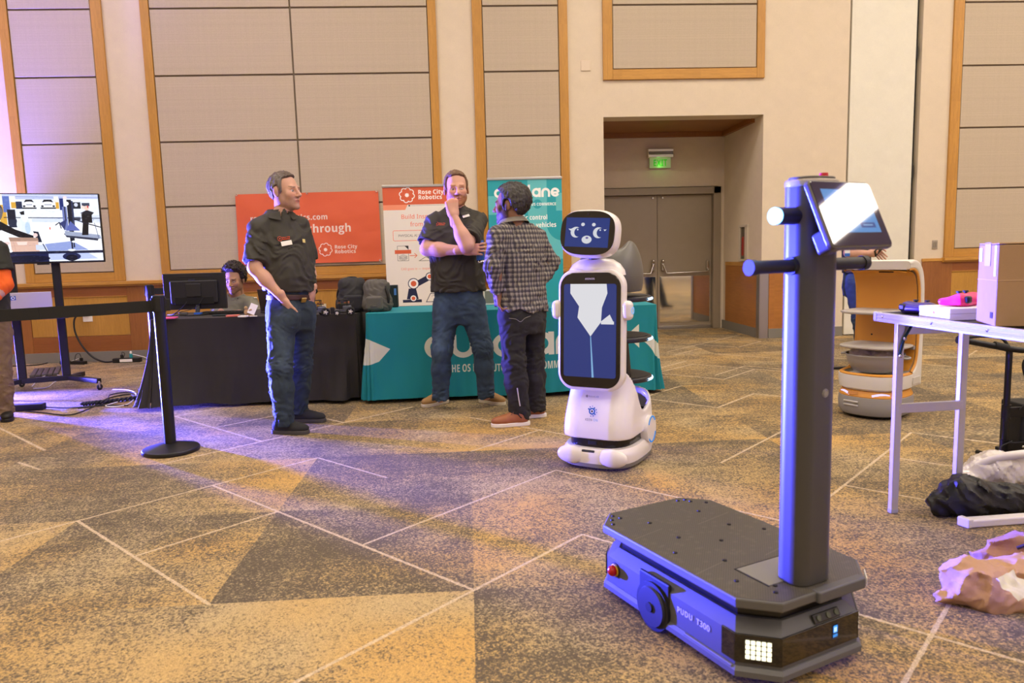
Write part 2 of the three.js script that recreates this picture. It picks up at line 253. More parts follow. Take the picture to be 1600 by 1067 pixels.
STAGE_LAMPS.forEach((s, k) => {
  const p = thing('stage_lamp', ['black floor lamp shining blue across the carpet', 'black stage spotlight on a low stand shining blue', 'black floor uplight washing the wall blue'][k], 'lamp', [s.at[0], 0, s.at[2]]);
  const dir = V3(...s.to).sub(V3(...s.at)).normalize(), q = new THREE.Quaternion().setFromUnitVectors(V3(0, 1, 0), dir), blk = mat(0x111111, 0.5);
  const can = mg(lathe([[0.0, -0.2], [0.07, -0.2], [0.085, -0.17], [0.09, 0.0], [0.095, 0.02], [0.085, 0.02], [0.08, 0.0], [0.0, -0.02]], 28)); can.applyQuaternion(q); can.translate(-dir.x * 0.05, s.at[1] - dir.y * 0.05, -dir.z * 0.05);
  part(p, 'housing', can, blk);
  const lens = cyl(0.078, 0.078, 0.006); lens.applyQuaternion(q); lens.translate(-dir.x * 0.04, s.at[1] - dir.y * 0.04, -dir.z * 0.04);
  part(p, 'lens', lens, new THREE.MeshStandardMaterial({ color: 0x222244, emissive: s.color, emissiveIntensity: 6 }));
  part(p, 'stand', s.at[1] > 0.9 ? mg(at(cyl(0.018, 0.018, s.at[1] - 0.1), 0, (s.at[1] - 0.1) / 2, 0), [0, 1, 2].map((i) => rod([0, 0.25, 0], [0.38 * Math.cos(i * 2.1), 0.012, 0.38 * Math.sin(i * 2.1)], 0.012))) : mg(at(rbox(0.22, 0.03, 0.16, 0.01), 0, 0.016, 0), at(rbox(0.02, 0.2, 0.05, 0.005), 0.1, 0.12, 0), at(rbox(0.02, 0.2, 0.05, 0.005), -0.1, 0.12, 0)), blk);
  const l = new THREE.SpotLight(s.color, s.power, 0, s.cone, 0.6, 2); l.position.set(0, s.at[1], 0); l.target.position.copy(V3(...s.to).sub(V3(s.at[0], 0, s.at[2]))); l.shadow.radius = s.soft; p.add(l); p.add(l.target);
});

// ---------- carpet: square tiles of a printed pattern on a 0.467 m lattice, with pale diagonal lines ----------
const S = 0.467, OX = -0.02, OZ = -2.49;
const LINES = [[-4, 2, -2, 0], [-7, -1, -2, 4], [-3, 3, 0, 0], [-3, 1, -2, 2], [-2, -2, 1, 1], [1, 1, 2, 0], [-1, 1, 1, 3], [1, 3, 3, 1], [-2, 4, -1, 3], [-5, 7, -3, 5], [-4, 4, -1, 7], [-4, 6, -3, 7], [-5, 7, -4, 8], [-3, 7, -2, 6], [0, 6, 1, 5], [0, 4, 1, 5], [1, 5, 2, 4], [3, 7, 4, 8], [3, 7, 4, 6], [4, 6, 5, 7], [5, 7, 6, 6], [4, 9.4, 5, 8.5], [5, 8.5, 6, 9.5], [5, 10.5, 7, 8.7], [4, 9.6, 5, 10.5], [5, 12.6, 8, 15.6], [4, 4, 5, 5], [3, 3, 4, 4], [3.5, 1.5, 6, 4], [6, 4, 7, 3], [5, 3, 6, 2], [4, 2, 5, 1], [4, 0, 1, -3], [2, 0, 4, -2], [-6, 4.4, -5.5, 4]];
{
  const r = rng(31);      // the same kind of lines where the photograph shows none clearly
  for (let i = -18; i < 22; i += 1) for (let j = -26; j < 16; j += 1) {
    const seen = i >= -6 && i <= 8 && j >= -2 && j <= 8; if (seen) continue;
    if (r() < 0.34) LINES.push(r() < 0.5 ? [i, j, i + 1, j + 1] : [i, j + 1, i + 1, j]);
  }
}
// tone at the four corners of each tile: near left, near right, far left, far right; then how golden each corner is
const TILES = {
  '-4,0': [[.40, .78, .34, .42], [.2, 1, .1, .6]], '-2,0': [[.22, .30, .30, .48], [.3, .5, .2, .3]], '-2,-2': [[.78, .85, .80, .88], [.6, .7, .5, .7]], '-4,-2': [[.62, .72, .55, .70], [.5, .5, .2, .5]],
  '0,-2': [[.46, .55, .34, .50], [.4, .5, .3, .5]], '0,0': [[.56, .45, .64, .55], [.6, .6, .6, .4]], '-4,2': [[.30, .80, .34, .78], [.2, .7, .2, .8]], '-2,2': [[.62, .40, .28, .30], [.4, .3, .2, .2]],
  '0,2': [[.62, .62, .22, .30], [.6, .5, .2, .3]], '-6,0': [[.45, .66, .50, .70], [.4, .4, .3, .5]], '-6,2': [[.6, .3, .45, .35], [.4, .2, .3, .2]], '-4,4': [[.80, .32, .62, .42], [.5, .2, .4, .4]],
  '-2,4': [[.35, .82, .40, .62], [.3, .8, .2, .5]], '0,4': [[.85, .70, .55, .60], [.8, .6, .4, .4]], '2,-2': [[.60, .48, .55, .40], [.7, .5, .7, .4]], '4,-2': [[.38, .32, .30, .26], [.4, .2, .3, .2]],
  '4,0': [[.42, .34, .50, .38], [.4, .3, .4, .3]], '2,0': [[.58, .55, .62, .60], [.7, .6, .8, .6]], '2,2': [[.74, .50, .32, .34], [.8, .5, .2, .3]], '4,2': [[.44, .50, .70, .62], [.4, .4, .8, .6]], '2,4': [[.50, .78, .60, .48], [.5, .8, .5, .3]],
};
const tileOf = (I, J) => TILES[I + ',' + J] || (() => { const h = (k) => hash2(I * 17 + k * 5, J * 23 - k * 3), a = 0.30 + 0.5 * h(1), b = 0.30 + 0.5 * h(2), c = 0.25 + 0.5 * h(3), d = 0.25 + 0.5 * h(4); return TILES[I + ',' + J] = [[a, b, c, d], [h(5), h(6), h(7), h(8)].map((v) => v * 0.8)]; })();
function carpetTex(x0, x1, z0, z1, w, h) {       // z0 is the near edge (v = 0), z1 the far edge
  const lineMask = new Uint8Array(w * h), px = w / (x1 - x0), pz = h / (z0 - z1);
  for (const [i0, j0, i1, j1] of LINES) {
    const ax = OX + i0 * S, az = OZ - j0 * S, bx = OX + i1 * S, bz = OZ - j1 * S, L = Math.hypot(bx - ax, bz - az), n = Math.ceil(L * Math.max(px, pz) * 1.5);
    for (let k = 0; k <= n; k++) {
      const t = k / n, x = ax + (bx - ax) * t, z = az + (bz - az) * t, hw = 0.0034 + 0.0022 * vnoise(x * 60, z * 60);
      const rx = Math.max(0.5, hw * px), rz = Math.max(0.5, hw * pz), cx = (x - x0) * px, cy = (z0 - z) * pz;
      for (let v = Math.floor(cy - rz); v <= cy + rz; v++) for (let u = Math.floor(cx - rx); u <= cx + rx; u++) if (u >= 0 && v >= 0 && u < w && v < h) lineMask[v * w + u] = 1;
    }
  }
  return dataTex(w, h, (i, j) => {
    const x = x0 + (i + 0.5) / px, z = z0 - (j + 0.5) / pz, u = (x - OX) / S, v = (OZ - z) / S;
    const I = Math.floor(u / 2) * 2, J = Math.floor(v / 2) * 2, fu = (u - I) / 2, fv = (v - J) / 2, T = tileOf(I, J);
    const q = (a) => (a[0] * (1 - fu) + a[1] * fu) * (1 - fv) + (a[2] * (1 - fu) + a[3] * fu) * fv;
    const cloud = vnoise(x * 4.1 + 40, z * 4.1) * 0.6 + vnoise(x * 11, z * 11 + 9) * 0.4 - 0.5, brush = vnoise(x * 5, z * 34) - 0.5;
    const tone = q(T[0]) + cloud * 0.46 + brush * 0.16, gold = clamp(q(T[1]) + (vnoise(x * 3.3, z * 3.3 + 70) - 0.5) * 0.9 - 0.1, 0, 1);
    const fine = vnoise(x * 118 + z * 74, z * 118 - x * 74) * 0.5 + vnoise(x * 190 - z * 240 + 5, z * 190 + x * 240) * 0.5;
    const k = sstep(-0.3, 0.3, tone * 0.74 + 0.12 - fine), k2 = 0.80 + 0.4 * hash2(i, j * 3 + 1);
    let r = lerp(88, lerp(178, 194, gold), k), g = lerp(78, lerp(158, 153, gold), k), b = lerp(64, lerp(118, 84, gold), k);
    r *= k2; g *= k2; b *= k2;
    if (lineMask[j * w + i] && hash2(i * 3 + 1, j) > 0.1) { const m = 0.86 + 0.22 * vnoise(x * 200, z * 200); r = 200 * m; g = 180 * m; b = 150 * m; }
    return [clamp(r, 0, 255), clamp(g, 0, 255), clamp(b, 0, 255)];
  }, { repeat: false, srgb: true });
}
const floor = setting('floor', null, null, 'patterned gold and taupe ballroom carpet with pale diagonal lines', 'floor');
function carpetPiece(x0, x1, z0, z1, w, h) {
  const g = new THREE.BoxGeometry(x1 - x0, 0.3, z0 - z1), uv = g.attributes.uv, p = g.attributes.position;
  g.translate((x0 + x1) / 2, -0.15, (z0 + z1) / 2);
  for (let i = 0; i < p.count; i++) uv.setXY(i, (p.getX(i) - x0) / (x1 - x0), (z0 - p.getZ(i)) / (z0 - z1));
  const pileTex = tiled(weave, (x1 - x0) * 4, (z0 - z1) * 4);
  part(floor, 'carpet', g, mat(0xffffff, 0.97, 0, { map: carpetTex(x0, x1, z0, z1, w, h), bumpMap: pileTex, bumpScale: 0.001 }));
}
carpetPiece(-2.9, 0, -1.55, -4.45, 2048, 2048);
carpetPiece(0, 2.9, -1.55, -4.45, 2048, 2048);
carpetPiece(-9.8, -2.9, -1.55, -4.45, 512, 256);
carpetPiece(2.9, 15.3, -1.55, -4.45, 1024, 512);
carpetPiece(-7.0, 7.5, -4.45, -11.0, 2048, 1280);
carpetPiece(-9.8, -7.0, -4.45, -11.0, 256, 512);
carpetPiece(7.5, 15.3, -4.45, -11.0, 256, 512);
carpetPiece(-9.8, 15.3, 9.8, -1.55, 1024, 512);
// ================= implicit surfaces for bodies, clothes and soft things =================
function surfaceNet(f, lo, hi, cell) {
  const nx = Math.ceil((hi.x - lo.x) / cell) + 2, ny = Math.ceil((hi.y - lo.y) / cell) + 2, nz = Math.ceil((hi.z - lo.z) / cell) + 2;
  const val = new Float32Array(nx * ny * nz), B = 6, half = cell * B * 0.5, reach = half * 2.6 + cell * 3;
  for (let bz = 0; bz < nz; bz += B) for (let by = 0; by < ny; by += B) for (let bx = 0; bx < nx; bx += B) {
    const c = f(lo.x + bx * cell + half, lo.y + by * cell + half, lo.z + bz * cell + half), far = Math.abs(c) > reach;
    for (let z = bz; z < bz + B && z < nz; z++) for (let y = by; y < by + B && y < ny; y++) for (let x = bx; x < bx + B && x < nx; x++) val[(z * ny + y) * nx + x] = far ? c : f(lo.x + x * cell, lo.y + y * cell, lo.z + z * cell);
  }
  const id = new Int32Array(nx * ny * nz).fill(-1), pos = [], idx = [], sx = 1, sy = nx, sz = nx * ny;
  const E = [[0, 1], [2, 3], [4, 5], [6, 7], [0, 2], [1, 3], [4, 6], [5, 7], [0, 4], [1, 5], [2, 6], [3, 7]], off = [0, sx, sy, sx + sy, sz, sx + sz, sy + sz, sx + sy + sz];
  for (let z = 0; z < nz - 1; z++) for (let y = 0; y < ny - 1; y++) for (let x = 0; x < nx - 1; x++) {
    const o = (z * ny + y) * nx + x; let m = 0; for (let k = 0; k < 8; k++) if (val[o + off[k]] < 0) m |= 1 << k;
    if (m === 0 || m === 255) continue;
    let n = 0, X = 0, Y = 0, Z = 0;
    for (const [a, b] of E) { const va = val[o + off[a]], vb = val[o + off[b]]; if ((va < 0) === (vb < 0)) continue; const t = va / (va - vb); n++; X += lerp(a & 1, b & 1, t); Y += lerp((a >> 1) & 1, (b >> 1) & 1, t); Z += lerp(a >> 2, b >> 2, t); }
    id[o] = pos.length / 3; pos.push(lo.x + (x + X / n) * cell, lo.y + (y + Y / n) * cell, lo.z + (z + Z / n) * cell);
  }
  const quad = (a, b, c, d, flip) => { if (a < 0 || b < 0 || c < 0 || d < 0) return; flip ? idx.push(a, c, b, a, d, c) : idx.push(a, b, c, a, c, d); };
  for (let z = 1; z < nz - 1; z++) for (let y = 1; y < ny - 1; y++) for (let x = 1; x < nx - 1; x++) {
    const o = (z * ny + y) * nx + x, s = val[o] < 0;
    if (s !== val[o + sx] < 0) quad(id[o - sy - sz], id[o - sz], id[o], id[o - sy], !s);
    if (s !== val[o + sy] < 0) quad(id[o - sx - sz], id[o - sx], id[o], id[o - sz], !s);
    if (s !== val[o + sz] < 0) quad(id[o - sx - sy], id[o - sy], id[o], id[o - sx], !s);
  }
  const g = new THREE.BufferGeometry();
  g.setAttribute('position', new THREE.Float32BufferAttribute(pos, 3)); g.setIndex(idx); g.computeVertexNormals();
  return g;
}
class Field {       // a smooth union of simple shapes
  constructor(k = 0.03) { this.k = k; this.list = []; this.lo = V3(1e9, 1e9, 1e9); this.hi = V3(-1e9, -1e9, -1e9); this.cuts = []; }
  grow(p, r) { this.lo.min(V3(p.x - r, p.y - r, p.z - r)); this.hi.max(V3(p.x + r, p.y + r, p.z + r)); return this; }
  cone(a, b, ra, rb, k = this.k) {
    const dx = b.x - a.x, dy = b.y - a.y, dz = b.z - a.z, L2 = dx * dx + dy * dy + dz * dz || 1e-9;
    this.grow(a, ra).grow(b, rb);
    this.list.push([k, (x, y, z) => { const px = x - a.x, py = y - a.y, pz = z - a.z; let t = (px * dx + py * dy + pz * dz) / L2; t = t < 0 ? 0 : t > 1 ? 1 : t; const qx = px - dx * t, qy = py - dy * t, qz = pz - dz * t; return Math.sqrt(qx * qx + qy * qy + qz * qz) - (ra + (rb - ra) * t); }]);
    return this;
  }
  sleeve(a, b, ra, rb, k = this.k) {     // a cone cut flat at b
    const d = b.clone().sub(a).normalize(), e = b.clone().addScaledVector(d, 0.08), n = this.list.length; this.cone(a, e, ra, rb + (rb - ra) * 0.1, k);
    const f = this.list[n][1]; this.list[n][1] = (x, y, z) => Math.max(f(x, y, z), (x - b.x) * d.x + (y - b.y) * d.y + (z - b.z) * d.z); return this;
  }
  ball(c, rx, ry = rx, rz = rx, k = this.k, ax = null) {
    const m = Math.max(rx, ry, rz); this.grow(c, m);
    const X = ax ? ax[0] : V3(1, 0, 0), Y = ax ? ax[1] : V3(0, 1, 0), Z = ax ? ax[2] : V3(0, 0, 1);
    this.list.push([k, (x, y, z) => {
      const px = x - c.x, py = y - c.y, pz = z - c.z, u = (px * X.x + py * X.y + pz * X.z) / rx, v = (px * Y.x + py * Y.y + pz * Y.z) / ry, w = (px * Z.x + py * Z.y + pz * Z.z) / rz, k0 = Math.sqrt(u * u + v * v + w * w);
      if (k0 < 1e-5) return -Math.min(rx, ry, rz);
      const a = u / rx, b = v / ry, d = w / rz; return k0 * (k0 - 1) / Math.sqrt(a * a + b * b + d * d);
    }]); return this;
  }
  profile(c, ax, rows, k = this.k) {      // an elliptic column: rows of [height, half width, half depth, forward shift]
    const [X, Y, Z] = ax, y0 = rows[0][0], y1 = rows[rows.length - 1][0];
    for (const r of rows) this.grow(c.clone().addScaledVector(Y, r[0]), Math.max(r[1], r[2] + Math.abs(r[3] || 0)) + 0.01);
    this.list.push([k, (x, y, z) => {
      const px = x - c.x, py = y - c.y, pz = z - c.z, h = px * Y.x + py * Y.y + pz * Y.z, u = px * X.x + py * X.y + pz * X.z, w = px * Z.x + py * Z.y + pz * Z.z;
      let i = 0; while (i < rows.length - 2 && h > rows[i + 1][0]) i++;
      const a = rows[i], b = rows[i + 1], t0 = clamp((h - a[0]) / (b[0] - a[0]), 0, 1), t = t0, rx = lerp(a[1], b[1], t), rz = lerp(a[2], b[2], t), s = w - lerp(a[3] || 0, b[3] || 0, t);
      const q = Math.pow(Math.pow(Math.abs(u / rx), 2.3) + Math.pow(Math.abs(s / rz), 2.3), 1 / 2.3), L = Math.sqrt(u * u + s * s), d = q > 1e-4 ? L * (1 - 1 / q) : -Math.min(rx, rz);
      const e = Math.max(y0 - h, h - y1); return e > 0 && d > 0 ? Math.sqrt(d * d + e * e) : Math.max(d, e);
    }]); return this;
  }
  cut(f) { this.cuts.push(f); return this; }                                     // keep only where f < 0
  plane(p, n) { return this.cut((x, y, z) => (x - p.x) * n.x + (y - p.y) * n.y + (z - p.z) * n.z); }
  at(x, y, z) {
    let d = 1e9;
    for (const [k, f] of this.list) { const e = f(x, y, z), h = k - Math.abs(d - e); d = h > 0 ? Math.min(d, e) - h * h / (4 * k) : Math.min(d, e); }
    for (const c of this.cuts) { const e = c(x, y, z); if (e > d) d = e; }
    return d;
  }
  mesh(cell, displace = null, pad = 0.03) {
    const P = V3(pad, pad, pad), f = displace ? (x, y, z) => { const d = this.at(x, y, z); return d > 0.06 || d < -0.06 ? d : d + displace(x, y, z); } : (x, y, z) => this.at(x, y, z);
    return surfaceNet(f, this.lo.clone().sub(P), this.hi.clone().add(P), cell);
  }
}
function paint(g, f) { const p = g.attributes.position, c = new Float32Array(p.count * 3); for (let i = 0; i < p.count; i++) { const q = f(p.getX(i), p.getY(i), p.getZ(i)); c[i * 3] = q[0]; c[i * 3 + 1] = q[1]; c[i * 3 + 2] = q[2]; } g.setAttribute('color', new THREE.BufferAttribute(c, 3)); return g; }
function planarUV(g, f) { const p = g.attributes.position, c = new Float32Array(p.count * 2); for (let i = 0; i < p.count; i++) { const q = f(p.getX(i), p.getY(i), p.getZ(i)); c[i * 2] = q[0]; c[i * 2 + 1] = q[1]; } g.setAttribute('uv', new THREE.BufferAttribute(c, 2)); return g; }
const folds = (amp, fx = 7, fy = 16, seed = 0) => (x, y, z) => { const n = snoise(x * fx + seed, y * fy + 0.7 * snoise(x * 3, y * 3, z * 3 + seed) * 3, z * fx), m = snoise(x * fx * 2.3, y * fy * 1.7 + seed, z * fx * 2.3); return -amp * (1 - 2 * Math.abs(n)) - amp * 0.35 * m; };

// ---------- heads ----------
function frameOf(pos, yaw, pitch = 0, roll = 0, s = 1) { const m = new THREE.Matrix4().makeRotationFromEuler(new THREE.Euler(pitch, yaw, roll, 'YXZ')); m.scale(V3(s, s, s)); m.setPosition(pos); return m; }
function headGeo(frame, o) {        // face forward along z, chin near y = -0.125, crown near y = 0.12
  const F = new Field(0.03);
  F.ball(V3(0, 0.036, -0.014), 0.075, 0.086, 0.095).ball(V3(0, -0.03, 0.026), 0.062, 0.085, 0.066);
  F.ball(V3(0, -0.086, 0.046), 0.040 * (o.jaw || 1), 0.032, 0.042, 0.03);
  for (const s of [-1, 1]) F.ball(V3(s * 0.045, -0.06, 0.008), 0.024 * (o.jaw || 1), 0.032, 0.035, 0.03).ball(V3(s * 0.042, -0.022, 0.062), 0.026, 0.024, 0.02, 0.025);
  F.cone(V3(-0.038, 0.021, 0.076), V3(0.038, 0.021, 0.076), 0.012, 0.012, 0.02);
  F.cone(V3(0, 0.014, 0.089), V3(0, -0.028, 0.114), 0.0075, 0.0125, 0.012);
  for (const s of [-1, 1]) F.ball(V3(s * 0.0125, -0.033, 0.100), 0.0095, 0.0075, 0.010, 0.008);
  F.cone(V3(-0.021, -0.0605, 0.085), V3(0.021, -0.0605, 0.085), 0.005, 0.005, 0.012).cone(V3(0, -0.058, 0.0945), V3(0, -0.0585, 0.0945), 0.0065, 0.0065, 0.012);
  F.cone(V3(-0.015, -0.072, 0.087), V3(0.015, -0.072, 0.087), 0.0065, 0.0065, 0.010).ball(V3(0, -0.104, 0.082), 0.022, 0.017, 0.018, 0.02);
  for (const s of [-1, 1]) F.ball(V3(s * 0.082, -0.002, -0.014), 0.0085, 0.034, 0.021, 0.008).ball(V3(s * 0.083, -0.027, -0.005), 0.007, 0.012, 0.010, 0.008);
  F.cone(V3(0, -0.055, -0.022), V3(0, -0.165, -0.034), 0.057, 0.056, 0.03);
  const sock = (x, y, z) => { let d = 1e9; for (const s of [-1, 1]) { const a = x - s * 0.032, b = (y - 0.001) * 1.35, c = z - 0.098; d = Math.min(d, Math.sqrt(a * a + b * b + c * c) - 0.019); } return d; };
  const eye = (x, y, z) => { let d = 1e9; for (const s of [-1, 1]) d = Math.min(d, Math.hypot(x - s * 0.031, y - 0.001, z - 0.0735) - 0.0128); return d; };
  const f = (x, y, z) => {
    let d = F.at(x, y, z); const e = -sock(x, y, z), k = 0.012, h = k - Math.abs(d - e); d = h > 0 ? Math.max(d, e) + h * h / (4 * k) : Math.max(d, e);
    return Math.min(d, eye(x, y, z));
  };
  const g = surfaceNet(f, V3(-0.1, -0.21, -0.125), V3(0.1, 0.14, 0.13), 0.0034);
  const sk = o.skin, lip = o.lip || [sk[0] * 0.82, sk[1] * 0.58, sk[2] * 0.56], hr = o.beardColor || o.hairColor;
  paint(g, (x, y, z) => {
    for (const s of [-1, 1]) { const r = Math.hypot(x - s * 0.031, y - 0.001); if (eye(x, y, z) < 0.0012 && z > 0.08) { if (Math.abs(y - 0.0005) > (o.lid ?? 0.0055)) return [sk[0] * 0.86, sk[1] * 0.82, sk[2] * 0.8]; return Math.hypot(x - s * 0.031 - (o.gaze || 0), y - 0.0005) < 0.0058 ? [0.02, 0.014, 0.01] : [0.62, 0.58, 0.55]; } if (Math.abs(y - 0.0235 - 0.1 * Math.abs(Math.abs(x) - 0.03)) < 0.0048 && Math.abs(x) > 0.013 && Math.abs(x) < 0.052 && z > 0.055 && r < 0.05) return hr.map((v, i) => lerp(v, sk[i], 0.25)); }
    if (Math.abs(x) < 0.023 && y > -0.077 && y < -0.056 && z > 0.084) { if (Math.abs(y + 0.0655) < 0.0012) return [0.10, 0.035, 0.03]; if (z > 0.088) return lip; }
    if (o.beard && !(y > -0.079 && y < -0.055 && Math.abs(x) < 0.023 && z > 0.08)) {
      const X = Math.abs(x), drop = 0.16 * Math.max(0, 0.085 - z), low = sstep(-0.036, -0.060, y + drop) * sstep(-0.03, 0.005, z), side = sstep(0.040, 0.054, X) * sstep(0.03, -0.012, y) * sstep(0.066, 0.046, z) * sstep(-0.022, -0.006, z), mous = sstep(-0.037, -0.044, y) * sstep(0.040, 0.028, X) * sstep(0.070, 0.082, z);
      const w = clamp(Math.max(low, side, mous) * o.beard * (0.85 + 0.35 * snoise(x * 260, y * 260, z * 260)), 0, 1) * sstep(-0.165, -0.125, y); if (w > 0.01) return sk.map((v, i) => lerp(v, hr[i], w));
    }
    const warm = Math.exp(-((Math.abs(x) - 0.042) ** 2 + (y + 0.025) ** 2) / 0.0006) * (z > 0.03 ? 0.10 : 0); return [sk[0] * (1 + warm * 0.3), sk[1] * (1 - warm), sk[2] * (1 - warm)];
  });
  g.applyMatrix4(frame); g.computeVertexNormals(); return g;
}
function hairGeo(frame, o) {      // o.thick, o.line (forehead line), o.nape, o.curl
  const T = o.thick || 0.016, cx = o.width || 1;
  const f = (x, y, z) => {
    const a = x / ((0.075 + T * 0.75) * cx), b = (y - 0.036 - (o.lift || 0)) / (0.086 + T + (o.lift || 0) * 0.6), c = (z + 0.016 + (o.back || 0)) / (0.096 + T * 0.9 + (o.back || 0)), q = Math.sqrt(a * a + b * b + c * c);
    let d = (q - 1) * 0.085;
    const n = o.curl ? 0.007 * snoise(x * 95, y * 95, z * 95) + 0.008 * snoise(x * 48 + 5, y * 48, z * 48) : 0.0035 * snoise(x * 60, y * 22, z * 38) + 0.002 * snoise(x * 190, y * 60, z * 90); d -= n;
    const side = sstep(0.03, 0.065, Math.abs(x)), line = (o.line ?? 0.062) - side * 0.012;              // forehead line, temples, sideburns, nape
    let keep = (line - y) * 0.6 + (z - 0.035 + side * 0.03) * 0.8;                                       // positive: skin
    const burn = Math.max(Math.abs(z - (o.burn ?? 0.012)) - 0.013, -0.028 - y, 0.055 - Math.abs(x)); keep = Math.min(keep, burn);
    const ear = Math.hypot((x - Math.sign(x) * 0.088) * 0.7, (y + 0.002) * 0.66, z + 0.012) - 0.0265;
    keep = Math.max(keep, -ear);
    const nape = (o.nape ?? -0.075) - y + Math.max(0, z + 0.03) * 1.4; keep = Math.max(keep, nape);
    const under = Math.sqrt((x / 0.066) ** 2 + ((y - 0.03) / 0.077) ** 2 + ((z + 0.012) / 0.085) ** 2); d = Math.max(d, (1 - under) * 0.07);
    return Math.max(d, keep);
  };
  const g = surfaceNet(f, V3(-0.15, -0.14, -0.18), V3(0.15, 0.22, 0.14), 0.0042);
  paint(g, (x, y, z) => { const n = 0.75 + 0.5 * vnoise(x * 160 + 50, (y + z * 0.6) * 42 + 50), gr = o.grey ? o.grey * sstep(0.04, 0.07, Math.abs(x)) * vnoise(x * 200, z * 200) : 0; return o.hairColor.map((v) => lerp(v * n, 0.24, gr)); });
  g.applyMatrix4(frame); g.computeVertexNormals(); return g;
}
// ---------- hands: fingers along +y, palm facing +z, thumb on the +x side ----------
function handGeo(frame, o) {
  const F = new Field(0.012), K = [[0.031, 0.088, 0.0088, [0.043, 0.027, 0.022]], [0.0105, 0.093, 0.0092, [0.047, 0.030, 0.023]], [-0.0105, 0.090, 0.0088, [0.044, 0.028, 0.023]], [-0.030, 0.081, 0.0078, [0.034, 0.021, 0.019]]];
  F.cone(V3(0, -0.05, 0), V3(0, 0.012, 0), 0.027, 0.026, 0.02);
  K.forEach(([kx, ky, r, L], i) => {
    F.cone(V3(kx * 0.55, 0.01, 0), V3(kx, ky, -0.003), 0.0165, 0.0115, 0.014);
    let p = V3(kx, ky, -0.003), a = 0; const spread = (o.spread || 0.05) * (1.5 - i);
    L.forEach((len, j) => { a += (o.curl[i] || [0.4, 0.5, 0.4])[j]; const d = V3(Math.sin(spread) * Math.cos(a), Math.cos(a), Math.sin(a)), q = p.clone().addScaledVector(d, len); F.cone(p, q, r * (1 - j * 0.07), r * (0.94 - j * 0.09), 0.005); p = q; });
  });
  const th = o.thumb || [0.7, 0.25, 0.35];       // out angle, palmward lean, bend
  let p = V3(0.018, 0.018, 0.006), dir = V3(Math.sin(th[0]), Math.cos(th[0]), th[1]).normalize(), q = p.clone().addScaledVector(dir, 0.046); F.cone(p, q, 0.0165, 0.0115, 0.014); p = q;
  dir = V3(Math.sin(th[0] - th[2]), Math.cos(th[0] - th[2]), th[1] + 0.15).normalize(); q = p.clone().addScaledVector(dir, 0.032); F.cone(p, q, 0.0112, 0.0098, 0.006); p = q;
  dir = V3(Math.sin(th[0] - 1.6 * th[2]), Math.cos(th[0] - 1.6 * th[2]), th[1] + 0.1).normalize(); F.cone(p, p.clone().addScaledVector(dir, 0.026), 0.0098, 0.0078, 0.005);
  F.ball(V3(0.012, 0.03, 0.010), 0.018, 0.026, 0.012, 0.015).ball(V3(-0.022, 0.035, 0.008), 0.013, 0.03, 0.010, 0.015);
  const g = F.mesh(0.0036, null, 0.012);
  paint(g, (x, y, z) => { const k = y > 0.075 && z < 0 ? 1.05 : 1; return [o.skin[0] * k, o.skin[1] * (k > 1 ? 0.94 : 1), o.skin[2] * (k > 1 ? 0.94 : 1)]; });
  if (o.mirror) { g.scale(-1, 1, 1); const ix = g.index.array; for (let i = 0; i < ix.length; i += 3) { const t = ix[i]; ix[i] = ix[i + 1]; ix[i + 1] = t; } }
  g.applyMatrix4(frame); g.computeVertexNormals(); return g;
}
// a hand frame from the wrist, the finger direction and the palm direction
function handFrame(wrist, fingers, palm, s = 1) { const y = fingers.clone().normalize(), z = palm.clone().addScaledVector(y, -palm.dot(y)).normalize(), x = y.clone().cross(z); const m = new THREE.Matrix4().makeBasis(x, y, z); m.scale(V3(s, s, s)); m.setPosition(wrist); return m; }

const axesOf = (left, right, low, high) => { const X = left.clone().sub(right).normalize(), Y = high.clone().sub(low); Y.addScaledVector(X, -Y.dot(X)).normalize(); return [X, Y, X.clone().cross(Y)]; };
const mid = (a, b, t = 0.5) => a.clone().lerp(b, t);
const skinMat = mat(0xffffff, 0.52, 0, { vertexColors: true, specularIntensity: 0.6 });
const hairMat = mat(0xffffff, 0.6, 0, { vertexColors: true });
const tint = (g, c) => paint(g, () => c);
const mgc = (list) => mergeGeometries(list.map((g) => { const n = g.index ? g : g; n.deleteAttribute('uv'); return n; }), false);
